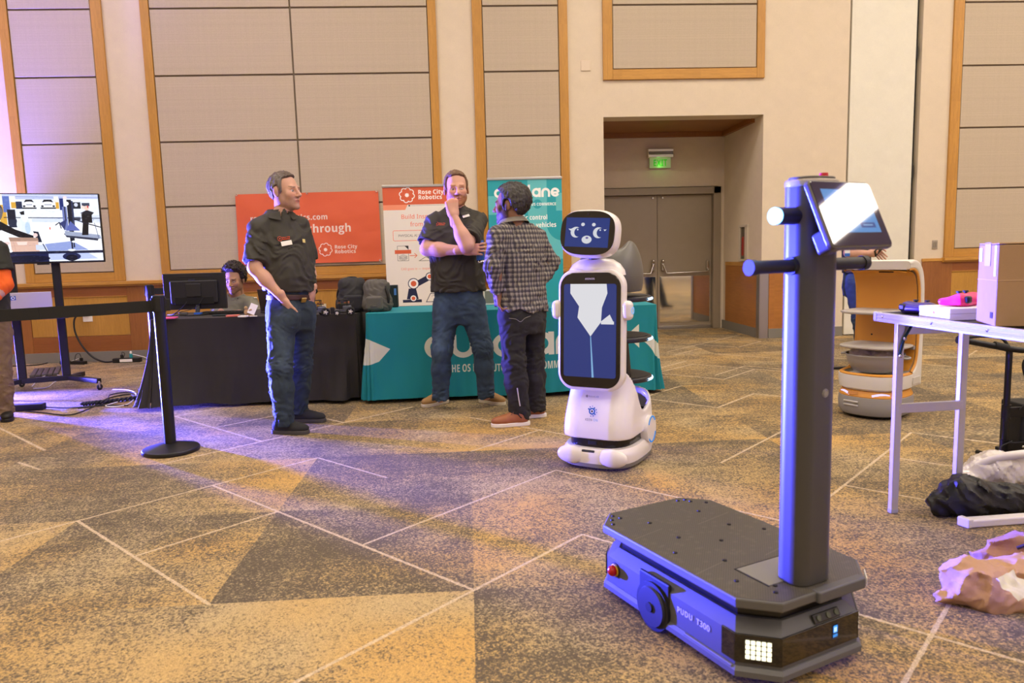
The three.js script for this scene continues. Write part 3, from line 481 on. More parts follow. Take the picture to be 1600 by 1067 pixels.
// shoes: toe along +z, sole on y = 0
function shoePair(person, feet, upperM, soleM, laceM, o = {}) {
  for (const { at: p, dir, tilt = 0 } of feet) {
    const F = new Field(0.03), w = o.width || 1, L = o.length || 1, h = o.height || 1;
    F.cone(V3(0, 0.048, -0.075 * L), V3(0, 0.044, 0.04 * L), 0.036 * w, 0.042 * w).ball(V3(0, 0.040, 0.085 * L), 0.043 * w, 0.034, 0.062, 0.03).cone(V3(0, 0.055, -0.06), V3(0, 0.088 * h, -0.058), 0.036, 0.040, 0.03).cone(V3(0, 0.065, 0.0), V3(0, 0.07 * h, -0.04), 0.033, 0.034, 0.03);
    F.plane(V3(0, 0.018, 0), V3(0, -1, 0)).plane(V3(0, 0.098 * h, 0), V3(0, 1, -0.1));
    const m = frameOf(p, Math.atan2(dir[0], dir[1]), tilt), g = F.mesh(0.0055); g.applyMatrix4(m);
    const shoe = part(person, 'shoe', g, upperM);
    const s = new THREE.Shape(); const W = 0.046 * w; s.moveTo(-W * 0.78, -0.085 * L); s.absarc(0, -0.085 * L, W * 0.78, Math.PI, 2 * Math.PI); s.bezierCurveTo(W * 0.85, -0.02 * L, W * 1.12, 0.05 * L, W * 0.98, 0.09 * L); s.bezierCurveTo(W * 0.8, 0.165 * L, -W * 0.8, 0.165 * L, -W * 0.98, 0.09 * L); s.bezierCurveTo(-W * 1.12, 0.05 * L, -W * 0.85, -0.02 * L, -W * 0.78, -0.085 * L);
    const sg = extr(s, o.sole || 0.028, 0.005, 2, 10); sg.rotateX(Math.PI / 2); sg.translate(0, (o.sole || 0.028) / 2, 0); sg.scale(1, 1, 1); sg.applyMatrix4(m);
    part(shoe, 'sole', sg, soleM);
    const lg = mg([0.0, 0.018, 0.036, 0.054].map((z, i) => tube([[-0.026, 0.086 - i * 0.006, z - 0.004], [0, 0.097 - i * 0.0068, z + 0.002], [0.026, 0.086 - i * 0.006, z + 0.004]], 0.0028, 8, 6)), tube([[0.004, 0.095, 0.004], [0.03, 0.105, -0.005], [0.035, 0.088, 0.014], [0.01, 0.092, 0.01]], 0.0025, 12, 6), tube([[-0.004, 0.095, 0.004], [-0.03, 0.105, -0.002], [-0.036, 0.086, 0.016]], 0.0025, 10, 6)); lg.applyMatrix4(m);
    part(shoe, 'laces', lg, laceM);
  }
}
// ================= people =================
function marchTo(field, px, py, zStart = -1.5, zEnd = -9) { const d = _ray(px, py); for (let z = zStart; z > zEnd; z -= 0.004) { const t = z / d.z; if (field.at(d.x * t, CAM_H + d.y * t, z) < 0) return V3(d.x * t, CAM_H + d.y * t, z); } return null; }
function normalAt(f, p, e = 0.012) { return V3(f.at(p.x + e, p.y, p.z) - f.at(p.x - e, p.y, p.z), f.at(p.x, p.y + e, p.z) - f.at(p.x, p.y - e, p.z), f.at(p.x, p.y, p.z + e) - f.at(p.x, p.y, p.z - e)).normalize(); }
function patch(person, name, field, px, py, w, h, m, roll = 0, thick = 0.003, label) {     // a small flat thing on a garment
  const p = marchTo(field, px, py); if (!p) return null;
  const n = normalAt(field, p, 0.02), y = V3(0, 1, 0).addScaledVector(n, -n.y).normalize(), x = y.clone().cross(n), g = m.map ? new THREE.PlaneGeometry(w, h) : rbox(w, h, thick, Math.min(w, h) * 0.2);
  g.rotateZ(roll); g.applyMatrix4(new THREE.Matrix4().makeBasis(x, y, n)); g.translate(p.x + n.x * 0.013, p.y + n.y * 0.013, p.z + n.z * 0.013);
  return part(person, name, g, m, label);
}
function collar(person, name, c, ax, r, m, drop = 0.03, gap = 0.35) {
  const [X, Y, Z] = ax, prof = [[1.0, -0.02], [1.0, 0.018], [1.06, 0.026], [1.22, 0.016], [1.56, -0.016]], pos = [], idx = [], N = 34;
  for (let k = 0; k < prof.length; k++) for (let i = 0; i <= N; i++) {
    const a = gap + (2 * Math.PI - 2 * gap) * i / N, f = Math.cos(a), s = Math.sin(a), R = r * prof[k][0], tip = k > 2 ? Math.exp(-Math.pow(Math.min(i, N - i) / 4, 2)) * 0.018 : 0;
    const p = c.clone().addScaledVector(X, s * R).addScaledVector(Z, f * R * (f > 0 ? 1.0 : 1)).addScaledVector(Y, prof[k][1] - drop * (f + 1) * 0.5 - tip); pos.push(p.x, p.y, p.z);
  }
  for (let k = 0; k + 1 < prof.length; k++) for (let i = 0; i < N; i++) { const a = k * (N + 1) + i; idx.push(a, a + 1, a + N + 1, a + 1, a + N + 2, a + N + 1); }
  const g = new THREE.BufferGeometry(); g.setAttribute('position', new THREE.Float32BufferAttribute(pos, 3)); g.setIndex(idx); g.computeVertexNormals(); return part(person, name, g, m);
}
const ROWS = (L, w, d, belly = 0) => [[-0.2 * L, 0.92 * w, 0.95 * d, -0.005], [0, w, d, 0], [0.18 * L, 0.97 * w, 0.98 * d, belly * 0.5], [0.36 * L, 0.97 * w, 1.0 * d + belly * 0.3, belly], [0.6 * L, 1.02 * w, 1.0 * d, belly * 0.4], [0.78 * L, 0.98 * w, 0.9 * d, 0], [0.92 * L, 0.70 * w, 0.68 * d, -0.01], [1.0 * L, 0.42 * w, 0.52 * d, -0.012]];
const plus = (rows, e, from = -9, to = 9) => rows.filter((r) => r[0] >= from && r[0] <= to).map((r) => [r[0], r[1] + e, r[2] + e, r[3]]);
function makePerson(o) {
  const J = o.J, p = thing('person', o.label, 'person', [0, 0, 0]);
  const hip = mid(J.hipL, J.hipR), ax = axesOf(J.shL, J.shR, hip, J.neck), L = J.neck.clone().sub(hip).dot(ax[1]), pax = axesOf(J.hipL, J.hipR, hip.clone().add(V3(0, -0.1, 0)), hip.clone().add(V3(0, 0.1, 0)));
  const rows = ROWS(L, o.w, o.d, o.belly || 0), ar = o.arm || 1, lr = o.leg || 1;
  // the body: one skin surface from head to ankle
  const B = new Field(0.035);
  B.profile(hip, ax, plus(rows, -0.02, 0)).cone(J.shL, J.shR, 0.05, 0.05).cone(J.neck, J.head.clone().addScaledVector(V3(0, 1, 0), -0.08), 0.062, 0.055);
  for (const s of ['L', 'R']) {
    const sh = J['sh' + s], el = J['el' + s], wr = J['wr' + s];
    B.cone(sh, el, 0.054 * ar, 0.043 * ar).cone(el, mid(el, wr, 0.35), 0.042 * ar, 0.046 * ar).cone(mid(el, wr, 0.3), wr, 0.045 * ar, 0.0285 * ar);
    B.cone(J['hip' + s], J['kn' + s], 0.085 * lr, 0.055 * lr).cone(J['kn' + s], mid(J['kn' + s], J['an' + s], 0.35), 0.052 * lr, 0.055 * lr).cone(mid(J['kn' + s], J['an' + s], 0.3), J['an' + s], 0.053 * lr, 0.038 * lr);
  }
  const skin = [tint(B.mesh(0.0105), o.skin), headGeo(o.headFrame, o)];
  for (const h of o.hands || []) skin.push(handGeo(h.frame, { ...h, skin: o.skin }));
  part(p, 'body', mgc(skin), skinMat);
  part(p, 'hair', hairGeo(o.headFrame, o), hairMat);
  // trousers
  const T = new Field(0.035), tr = o.legs;      // radii at hip, knee, hem
  T.profile(hip, pax, [[-0.13, o.w * 0.86, o.d * 0.9, -0.01], [-0.05, o.w * 0.97, o.d * 1.02, -0.012], [0.03, o.w * 0.96, o.d * 1.0, -0.005], [o.waist, o.w * 0.95, o.d * 0.97, 0]]);
  for (const s of ['L', 'R']) { const h = J['hip' + s], k = J['kn' + s], a = J['an' + s]; T.cone(h, k, tr[0], tr[1]).cone(k, mid(k, a, 0.4), tr[1], (tr[1] + tr[2]) / 2 + 0.004).cone(mid(k, a, 0.4), a.clone().add(V3(0, -0.02, 0)), (tr[1] + tr[2]) / 2 + 0.004, tr[2]); }
  for (const b of o.bumps || []) T.ball(b.c, b.r[0], b.r[1], b.r[2], 0.05);
  T.cut((x, y, z) => o.hem - y);
  const kneeY = (J.knL.y + J.knR.y) / 2, crumple = folds(0.0045, 8, 22, o.seed || 1), soft = folds(0.0042, 5, 9, 4 + (o.seed || 1));
  const tg = T.mesh(0.0085, (x, y, z) => soft(x, y, z) + crumple(x, y, z) * (0.42 + Math.exp(-Math.pow((y - kneeY) / 0.12, 2)) + 1.6 * Math.exp(-Math.pow((y - o.hem) / 0.10, 2))));
  part(p, o.trouserName || 'jeans', paint(tg, o.trouserPaint), mat(0xffffff, 0.88, 0, { vertexColors: true }));
  // shirt
  if (o.shirt) {
    const s = o.shirt, S_ = new Field(0.045), e = s.loose ?? 0.014;
    const rr = plus(rows, e); if (s.hang) rr.forEach((r) => { if (r[0] < 0.3 * L) { r[1] = Math.max(r[1], s.hang[0]); r[2] = Math.max(r[2], s.hang[1]); } });
    S_.profile(hip, ax, rr.map((r, i) => i === 0 ? [Math.min(r[0], s.hemDrop ?? r[0]), r[1], r[2], r[3]] : r)).cone(mid(J.neck, J.shL, 0.35), J.shL, 0.062, 0.062).cone(mid(J.neck, J.shR, 0.35), J.shR, 0.062, 0.062);
    S_.cone(J.neck.clone().addScaledVector(ax[1], -0.05), J.neck.clone().addScaledVector(ax[1], s.neckUp ?? 0.012), 0.09, 0.074, 0.03);
    for (const k of ['L', 'R']) { const sh = J['sh' + k], el = J['el' + k], wr = J['wr' + k]; if (s.long) S_.cone(sh, el, 0.068, 0.060, 0.03).sleeve(el, mid(el, wr, s.long), 0.060, 0.048, 0.02); else S_.sleeve(sh, mid(sh, el, s.sleeve ?? 0.72), 0.066, s.cuff || 0.073, 0.03); }
    const n = J.neck, hy = o.shirtHem; S_.cut((x, y, z) => hy(x, z) - y);
    S_.cut((x, y, z) => { const a = (x - n.x), b = (y - n.y), c = (z - n.z), v = a * ax[1].x + b * ax[1].y + c * ax[1].z, u = a * ax[0].x + b * ax[0].y + c * ax[0].z, w = a * ax[2].x + b * ax[2].y + c * ax[2].z; return (v + 0.9 * w > 0.02 - (s.neckDrop || 0) && Math.hypot(u, w) < 0.2) ? (s.neckR || 0.066) - Math.hypot(u, w * 0.9) : -1; });
    const sg = S_.mesh(s.cell || 0.0085, folds(s.fold || 0.004, 6, 8, 2 + (o.seed || 1)));
    if (s.uv) planarUV(sg, s.uv(ax, hip));
    o.shirtField = S_; o.shirtMesh = part(p, s.name, sg, s.material, s.label);
    if (s.collar) collar(p, 'collar', n.clone().addScaledVector(ax[1], s.collarUp ?? 0.036).addScaledVector(ax[2], -0.004), ax, 0.077, s.material);
  }
  if (o.beltMaterial) { const K = new Field(0.02); K.profile(hip, pax, [[o.beltY - 0.02, o.w * 0.955 + 0.010, o.d * 0.98 + 0.010, -0.002], [o.beltY + 0.02, o.w * 0.95 + 0.010, o.d * 0.98 + 0.010, -0.001]]); o.beltField = K; part(p, 'belt', K.mesh(0.0065), o.beltMaterial); }
  o.trouserField = T; o.person = p; o.ax = ax;
  return o;
}
const denim = (r, g, b, fade = 0.35) => (x, y, z) => { const n = 0.82 + 0.3 * vnoise(x * 40 + 90, y * 40 + 90), f = fade * Math.max(0, snoise(x * 4, y * 2.2, z * 4)) + 0.12 * (hash2((x * 900) | 0, (y * 900) | 0) - 0.5), k = n * (1 + f); return [r * k + 0.012 * f, g * k + 0.012 * f, b * k + 0.01 * f]; };
const poloM = mat(new THREE.Color(0.032, 0.0295, 0.0225), 0.72, 0, { sheen: 0.25, sheenColor: new THREE.Color(0.25, 0.24, 0.2), sheenRoughness: 0.5 });
const whiteM = mat(0xf2efe9, 0.5), blackM = mat(0x0c0c0c, 0.55), darkM = mat(0x17171a, 0.5);
const logoTex = canvasTex(256, 96, (g, w, h) => { g.clearRect(0, 0, w, h); roseMark(g, 48, 48, 42, '#f0572b'); g.fillStyle = '#f0572b'; g.font = 'bold 34px sans-serif'; g.fillText('Rose City', 100, 44); g.fillText('Robotics', 100, 80); });
function roseMark(g, cx, cy, r, color) {     // a round mark of curling petals about a centre star
  g.save(); g.translate(cx, cy); g.strokeStyle = g.fillStyle = color; g.lineWidth = r * 0.13; g.lineCap = 'round';
  for (let k = 0; k < 8; k++) { g.save(); g.rotate(k * Math.PI / 4); g.beginPath(); g.arc(r * 0.62, -r * 0.42, r * 0.34, -1.9, 0.75); g.stroke(); g.restore(); }
  for (let k = 0; k < 8; k++) { g.save(); g.rotate(k * Math.PI / 4); g.beginPath(); g.ellipse(r * 0.16, 0, r * 0.16, r * 0.085, 0, 0, 7); g.fill(); g.restore(); }
  g.restore();
}
const logoM = mat(0xffffff, 0.7, 0, { map: logoTex, transparent: true });
const pale = [0.60, 0.345, 0.255];

// --- man standing with hands in his pockets ---
{
  const z = -5.2, q = (x, y, d = 0) => atZ(x, y, z + d), J = {
    head: q(445.5, 300), neck: q(438, 339, 0), shR: q(404, 357, 0.09), shL: q(470, 355, -0.09), elR: q(398, 419, 0.19), wrR: q(443, 467.5, 0.185), elL: q(481, 415, -0.12), wrL: q(487, 458, 0.0),
    hipR: q(440, 487, 0.07), hipL: q(471, 486, -0.07), knR: q(438, 576, 0.16), knL: q(470, 572, -0.12), anR: q(444, 654, 0.19), anL: q(465, 642, -0.18) };
  const o = makePerson({ label: 'bearded man in black polo and blue jeans standing hands in pockets', J, headFrame: frameOf(J.head, 1.18, -0.02, 0, 1.04), skin: pale, hairColor: [0.085, 0.055, 0.036], beardColor: [0.16, 0.10, 0.07], beard: 0.42, grey: 0.7, thick: 0.017, line: 0.066, gaze: 0,
    w: 0.172, d: 0.128, belly: 0.02, arm: 0.98, legs: [0.104, 0.077, 0.062], waist: 0.15, hem: 0.065, seed: 3, trouserPaint: denim(0.021, 0.036, 0.056, 0.8),
    shirt: { name: 'polo_shirt', material: poloM, sleeve: 0.86, cuff: 0.082, collar: true, hang: [0.176, 0.136], fold: 0.008, neckDrop: 0.02 }, shirtHem: (x) => 0.985 - 0.06 * (x + 1.22),
    bumps: [{ c: J.wrR.clone().add(V3(0.030, -0.135, -0.035)), r: [0.062, 0.098, 0.062] }, { c: J.wrL.clone().add(V3(-0.05, -0.13, 0.0)), r: [0.045, 0.08, 0.05] }], beltMaterial: mat(new THREE.Color(0.055, 0.022, 0.012), 0.45), beltY: 0.10,
    hands: [
      { frame: handFrame(J.wrR, V3(0.22, -0.88, -0.36), V3(0.7, 0.1, -0.6), 0.95), curl: [[0.2, 0.3, 0.2], [0.2, 0.3, 0.2], [0.2, 0.3, 0.2], [0.2, 0.3, 0.2]], thumb: [0.5, 0.2, 0.2] },
      { frame: handFrame(J.wrL, V3(-0.28, -0.92, 0.0), V3(-0.8, 0, -0.4), 1.0), mirror: true, curl: [[0.2, 0.3, 0.2], [0.2, 0.3, 0.2], [0.2, 0.3, 0.2], [0.2, 0.3, 0.2]], thumb: [0.5, 0.2, 0.2] }] });
  const m = o.person, sole = mat(new THREE.Color(0.06, 0.055, 0.05), 0.7);
  shoePair(m, [{ at: onFloor(451, 677).setY(0), dir: [0.95, 0.25] }, { at: onFloor(478, 659).setY(0), dir: [0.96, 0.2] }], mat(new THREE.Color(0.018, 0.018, 0.02), 0.85), sole, mat(0x0a0a0a, 0.8), { length: 1.08 });
  patch(m, 'name_badge', o.shirtField, 447, 380.5, 0.075, 0.032, whiteM, 0.16);
  patch(m, 'shirt_logo', o.shirtField, 443, 373, 0.088, 0.034, logoM, 0.12);
  patch(m, 'pocket_tag', o.shirtField, 473, 377, 0.022, 0.026, mat(new THREE.Color(0.65, 0.55, 0.22), 0.6), -0.1);
  patch(m, 'belt_buckle', o.beltField, 473, 467.5, 0.042, 0.036, mat(new THREE.Color(0.55, 0.40, 0.18), 0.3, 1), 0, 0.008, 'brass buckle');
  const w = part(m, 'wrist_watch', new THREE.TorusGeometry(0.034, 0.010, 10, 28), darkM); w.position.copy(mid(J.elL, J.wrL, 0.94)); w.quaternion.setFromUnitVectors(V3(0, 0, 1), J.wrL.clone().sub(J.elL).normalize());
}
// --- man with one hand at his chin and a blue tumbler in the other ---
let tumblerAt;
{
  const z = -5.66, q = (x, y, d = 0) => atZ(x, y, z + d), J = {
    head: q(713, 295.5, 0.02), neck: q(713, 333, -0.02), shR: q(679, 347, -0.02), shL: q(747, 345, -0.02), elR: q(667, 389, 0.10), wrR: q(725, 391, 0.235), elL: q(729, 384, 0.30), wrL: q(708.5, 337, 0.265),
    hipR: q(698, 480), hipL: q(737, 479), knR: q(690, 547, 0.07), knL: q(754, 544, 0.07), anR: q(688, 622, 0.0), anL: q(760, 618, 0.0) };
  tumblerAt = q(751, 393, 0.185);
  const o = makePerson({ label: 'red bearded man in black polo with a hand at his chin', J, headFrame: frameOf(J.head, 0.10, 0.08, 0.03, 1.06), skin: [0.64, 0.36, 0.265], hairColor: [0.14, 0.075, 0.035], beardColor: [0.36, 0.15, 0.06], beard: 1.15, thick: 0.016, line: 0.070, jaw: 1.08, lid: 0.0048, gaze: 0,
    w: 0.196, d: 0.138, belly: 0.02, arm: 1.10, legs: [0.108, 0.074, 0.060], waist: 0.16, hem: 0.075, seed: 5, trouserPaint: denim(0.030, 0.057, 0.105, 0.7),
    shirt: { name: 'polo_shirt', material: poloM, sleeve: 0.78, cuff: 0.084, collar: true, hang: [0.212, 0.152], hemDrop: -0.05, fold: 0.008, neckDrop: 0.02 }, shirtHem: () => 0.925,
    hands: [
      { frame: handFrame(J.wrR, V3(0.98, 0.04, 0.06), V3(0.05, -0.05, -1), 1.08), curl: [[0.25, 0.75, 0.6], [0.3, 0.8, 0.6], [0.35, 0.8, 0.6], [0.4, 0.85, 0.6]], thumb: [0.75, 0.5, 0.2], spread: 0.10, mirror: false },
      { frame: handFrame(J.wrL, V3(-0.10, 0.97, -0.06), V3(-0.15, 0.05, -1), 1.2), mirror: true, curl: [[1.25, 1.5, 0.9], [1.3, 1.5, 0.9], [1.35, 1.5, 0.9], [1.4, 1.5, 0.9]], thumb: [0.25, 0.7, 0.5] }] });
  const m = o.person, tan = mat(new THREE.Color(0.34, 0.195, 0.075), 0.85);
  shoePair(m, [{ at: onFloor(682, 632).setY(0), dir: [-0.72, 0.7] }, { at: onFloor(767, 630).setY(0), dir: [0.72, 0.7] }], tan, mat(new THREE.Color(0.62, 0.55, 0.42), 0.8), mat(new THREE.Color(0.25, 0.15, 0.07), 0.8), { length: 1.04 });
  patch(m, 'name_badge', o.shirtField, 727.5, 338.5, 0.058, 0.02, whiteM, 0.25);
  patch(m, 'shirt_logo', o.shirtField, 688.5, 351, 0.085, 0.034, logoM, -0.02);
  const t = thing('tumbler', 'blue insulated tumbler held in the hand of bearded man', 'tumbler', [tumblerAt.x, tumblerAt.y - 0.085, tumblerAt.z], 0);
  t.rotation.z = 0.06;
  part(t, 'cup', lathe([[0, 0.022], [0.030, 0.022], [0.034, 0.16], [0.0345, 0.166], [0.0315, 0.166], [0.029, 0.03], [0, 0.03]]), mat(new THREE.Color(0.02, 0.13, 0.55), 0.4));
  part(t, 'steel_base', lathe([[0, 0], [0.0285, 0], [0.0295, 0.003], [0.0303, 0.022], [0, 0.022]]), steelM);
  part(t, 'lid', lathe([[0, 0.163], [0.033, 0.163], [0.0335, 0.172], [0, 0.174]]), mat(0x222831, 0.4));
}
// --- man in the plaid jacket, turned away ---
{
  const z = -5.1, q = (x, y, d = 0) => atZ(x, y, z + d), J = {
    head: q(797, 321, 0.02), neck: q(800, 353, 0.0), shL: q(778, 370, 0.14), shR: q(838, 372, -0.10), elL: q(771, 416, 0.18), wrL: q(778, 458, 0.12), elR: q(861, 409, -0.14), wrR: q(846, 440, -0.05),
    hipL: q(800, 491, 0.07), hipR: q(831, 490, -0.07), knL: q(803, 567, 0.09), knR: q(833, 563, -0.10), anL: q(812, 643, 0.09), anR: q(838, 634, -0.12) };
  const plaid = canvasTex(512, 512, (g, w, h) => {
    g.fillStyle = '#857f76'; g.fillRect(0, 0, w, h); const n = 4, c = w / n;
    for (let k = 0; k < n; k++) { g.fillStyle = 'rgba(40,38,52,0.55)'; g.fillRect(k * c + c * 0.12, 0, c * 0.42, h); g.fillRect(0, k * c + c * 0.12, w, c * 0.42); g.fillStyle = 'rgba(190,184,174,0.5)'; g.fillRect(k * c + c * 0.72, 0, c * 0.10, h); g.fillRect(0, k * c + c * 0.72, w, c * 0.10); }
    for (let y = 0; y < h; y += 4) { g.fillStyle = 'rgba(0,0,0,0.06)'; g.fillRect(0, y, w, 2); }
  });
  plaid.wrapS = plaid.wrapT = THREE.RepeatWrapping;
  const o = makePerson({ label: 'dark haired man in grey plaid jacket seen from behind', J, headFrame: frameOf(J.head, -2.0, 0.02, 0, 1.05), skin: [0.27, 0.135, 0.075], hairColor: [0.018, 0.014, 0.012], beardColor: [0.02, 0.016, 0.014], beard: 0.95, grey: 0.25, thick: 0.032, line: 0.062, nape: -0.10, back: 0.006,
    w: 0.172, d: 0.128, belly: 0.02, legs: [0.100, 0.077, 0.070], waist: 0.13, hem: 0.05, seed: 8, trouserName: 'black_trousers', trouserPaint: denim(0.017, 0.0165, 0.017, 0.4),
    shirt: { name: 'jacket', material: mat(0xffffff, 0.9, 0, { map: plaid }), long: 0.95, hang: [0.200, 0.150], hemDrop: -0.10, fold: 0.008, loose: 0.026, collar: true, collarUp: 0.04, neckR: 0.062, neckUp: 0.03, uv: (ax, hip) => (x, y, zz) => [((x - hip.x) * 1.0 - (zz - hip.z) * 0.75) * 7.6, y * 7.6] }, shirtHem: (x, zz) => 0.80 - 0.10 * (x - 0.45) + 0.012 * Math.sin(x * 40),
    hands: [{ frame: handFrame(J.wrL, V3(0.12, -0.95, 0.02), V3(0.9, 0.2, 0.2), 0.95), mirror: true, curl: [[0.4, 0.6, 0.4], [0.4, 0.6, 0.4], [0.45, 0.6, 0.4], [0.5, 0.7, 0.4]], thumb: [0.4, 0.3, 0.2] }, { frame: handFrame(J.wrR, V3(-0.6, -0.7, 0.1), V3(-0.6, 0.6, 0.2), 0.95), curl: [[0.4, 0.6, 0.4], [0.4, 0.6, 0.4], [0.45, 0.6, 0.4], [0.5, 0.7, 0.4]] }] });
  const m = o.person;
  shoePair(m, [{ at: onFloor(801, 665).setY(0), dir: [-0.98, 0.12] }, { at: onFloor(828, 652).setY(0), dir: [-0.98, 0.1] }], mat(new THREE.Color(0.34, 0.115, 0.035), 0.5), mat(0xf1ede6, 0.6), mat(new THREE.Color(0.16, 0.06, 0.025), 0.6), { length: 1.06 });
  // back pocket stitching and the pale zip at the hem
  const st = []; for (const [x, y] of [[795, 497], [806, 498.5], [813, 502.5], [820, 497], [829, 493.5]]) { const h = marchTo(o.trouserField, x, y); if (h) st.push(h.add(V3(0, 0, 0.009))); }
  if (st.length > 1) part(m, 'pocket_stitching', tube(st, 0.0018, 20, 5), mat(0x8a8580, 0.8));
  const zp = []; for (const [x, y] of [[808, 606], [809.5, 616], [811, 626], [812.5, 634]]) { const h = marchTo(o.trouserField, x, y); if (h) zp.push(h.add(V3(0, 0, 0.008))); }
  if (zp.length > 1) part(m, 'ankle_zip', tube(zp, 0.004, 20, 6), mat(0xd8d2dc, 0.4));
}
// --- young man seated behind the black table ---
{
  const z = -7.12, q = (x, y, d = 0) => atZ(x, y, z + d), J = {
    head: q(366, 437, 0.06), neck: q(367, 466, 0.0), shR: q(342, 478, 0), shL: q(392, 475, 0), elR: q(341, 508, 0.14), wrR: q(345, 487, 0.42), elL: q(401, 496, 0.18), wrL: q(366, 489, 0.36),
    hipR: q(352, 568, 0), hipL: q(384, 567, 0) };
  for (const s of ['L', 'R']) { const h = J['hip' + s], sx = s === 'L' ? 0.08 : -0.08; J['kn' + s] = V3(h.x + sx, h.y + 0.0, h.z + 0.44); J['an' + s] = V3(h.x + sx, 0.10, h.z + 0.42); }
  const tee = mat(new THREE.Color(0.19, 0.185, 0.145), 0.9);
  const o = makePerson({ label: 'young man with curly hair in grey shirt seated behind monitor', J, headFrame: frameOf(J.head, -0.12, 0.22, -0.02, 1.0), skin: [0.44, 0.245, 0.155], hairColor: [0.022, 0.013, 0.009], beardColor: [0.06, 0.035, 0.025], beard: 0.6, thick: 0.038, lift: 0.010, curl: true, line: 0.060, nape: -0.05, lid: 0.003, width: 1.06,
    w: 0.165, d: 0.115, legs: [0.095, 0.075, 0.062], waist: 0.12, hem: 0.09, seed: 11, trouserName: 'dark_trousers', trouserPaint: denim(0.02, 0.02, 0.024),
    shirt: { name: 'grey_shirt', material: tee, sleeve: 0.85, cuff: 0.076, hang: [0.175, 0.13], fold: 0.005, cell: 0.010 }, shirtHem: () => 0.30,
    hands: [{ frame: handFrame(J.wrL, V3(-0.9, -0.05, 0.35), V3(0, -1, 0), 0.95), mirror: true, curl: [[0.3, 0.5, 0.4], [0.3, 0.5, 0.4], [0.3, 0.5, 0.4], [0.3, 0.5, 0.4]] }, { frame: handFrame(J.wrR, V3(0.3, -0.05, 0.9), V3(0, -1, 0), 0.95), curl: [[0.3, 0.5, 0.4], [0.3, 0.5, 0.4], [0.3, 0.5, 0.4], [0.3, 0.5, 0.4]] }] });
  const hipz = (J.hipL.z + J.hipR.z) / 2, cx = (J.hipL.x + J.hipR.x) / 2, sy = J.hipL.y - 0.105;
  shoePair(o.person, ['L', 'R'].map((s) => ({ at: V3(J['an' + s].x, 0, J['an' + s].z + 0.04), dir: [0, 1] })), blackM, whiteM, blackM);
  const c = thing('chair', 'black stacking chair under the seated young man', 'chair', [cx, 0, hipz]);
  part(c, 'seat', at(rbox(0.46, 0.06, 0.46, 0.025, 3), 0, sy - 0.03, 0.08), darkM);
  part(c, 'backrest', at(rbox(0.44, 0.36, 0.05, 0.02, 3), 0, sy + 0.30, -0.23, -0.12), darkM);
  for (const [x, zz] of [[-0.2, 0.28], [0.2, 0.28]]) part(c, 'leg', rod([x, sy - 0.05, zz - 0.02], [x, 0.0, zz], 0.012), blackM);
  for (const x of [-0.2, 0.2]) part(c, 'leg', mg(rod([x, sy + 0.45, -0.25], [x, sy - 0.06, -0.16], 0.012), rod([x, sy - 0.06, -0.16], [x, 0, -0.22], 0.012)), blackM);
  patch(o.person, 'shirt_logo', o.shirtField, 398, 466.5, 0.05, 0.012, mat(0xd9d9d4, 0.7));
}
// --- person at the left edge with orange sleeves ---
{
  const z = -5.88, q = (x, y, d = 0) => atZ(x, y, z + d), J = {
    head: q(-40, 342), neck: q(-37, 376), shR: q(-64, 389, 0.0), shL: q(-4, 390, 0.02), elR: q(-72, 440, 0.03), wrR: q(-31, 470, 0.2), elL: q(7, 445, 0.08), wrL: q(-26, 478, 0.19),
    hipR: q(-40, 517, 0), hipL: q(-8, 516, 0), knR: q(-44, 585, 0.03), knL: q(-3, 584, 0.03), anR: q(-42, 645, 0), anL: q(3, 643, 0) };
  const tee = mat(new THREE.Color(0.022, 0.024, 0.018), 0.85), org = mat(new THREE.Color(0.85, 0.13, 0.012), 0.8);
  const o = makePerson({ label: 'person in black tee over orange sleeves and khaki trousers', J, headFrame: frameOf(J.head, 0.5, 0.1, 0, 1.0), skin: pale, hairColor: [0.05, 0.03, 0.02], thick: 0.02, w: 0.175, d: 0.125, legs: [0.112, 0.084, 0.078], waist: 0.14, hem: 0.06, seed: 14, trouserName: 'khaki_trousers', trouserPaint: denim(0.18, 0.118, 0.066, 0.3),
    shirt: { name: 'black_tee', material: tee, sleeve: 0.62, cuff: 0.088, hang: [0.19, 0.14], hemDrop: -0.05, fold: 0.005, cell: 0.010 }, shirtHem: () => 0.80,
    hands: [{ frame: handFrame(J.wrL, V3(-0.8, 0, 0.5), V3(0, -1, 0)), mirror: true, curl: [[0.5, 0.7, 0.5], [0.5, 0.7, 0.5], [0.5, 0.7, 0.5], [0.5, 0.7, 0.5]] }, { frame: handFrame(J.wrR, V3(0.8, 0, 0.5), V3(0, -1, 0)), curl: [[0.5, 0.7, 0.5], [0.5, 0.7, 0.5], [0.5, 0.7, 0.5], [0.5, 0.7, 0.5]] }] });
  const A = new Field(0.02); for (const k of ['L', 'R']) { A.cone(mid(J['sh' + k], J['el' + k], 0.3), J['el' + k], 0.058, 0.055).sleeve(J['el' + k], mid(J['el' + k], J['wr' + k], 0.9), 0.056, 0.042, 0.02); }
  part(o.person, 'orange_sleeves', A.mesh(0.009, folds(0.004, 9, 14, 3)), org);
  shoePair(o.person, [{ at: onFloor(12, 655).setY(0), dir: [0.5, 0.85] }, { at: V3(J.anR.x, 0, J.anR.z + 0.03), dir: [-0.1, 1] }], blackM, blackM, blackM, { length: 1.05 });
}
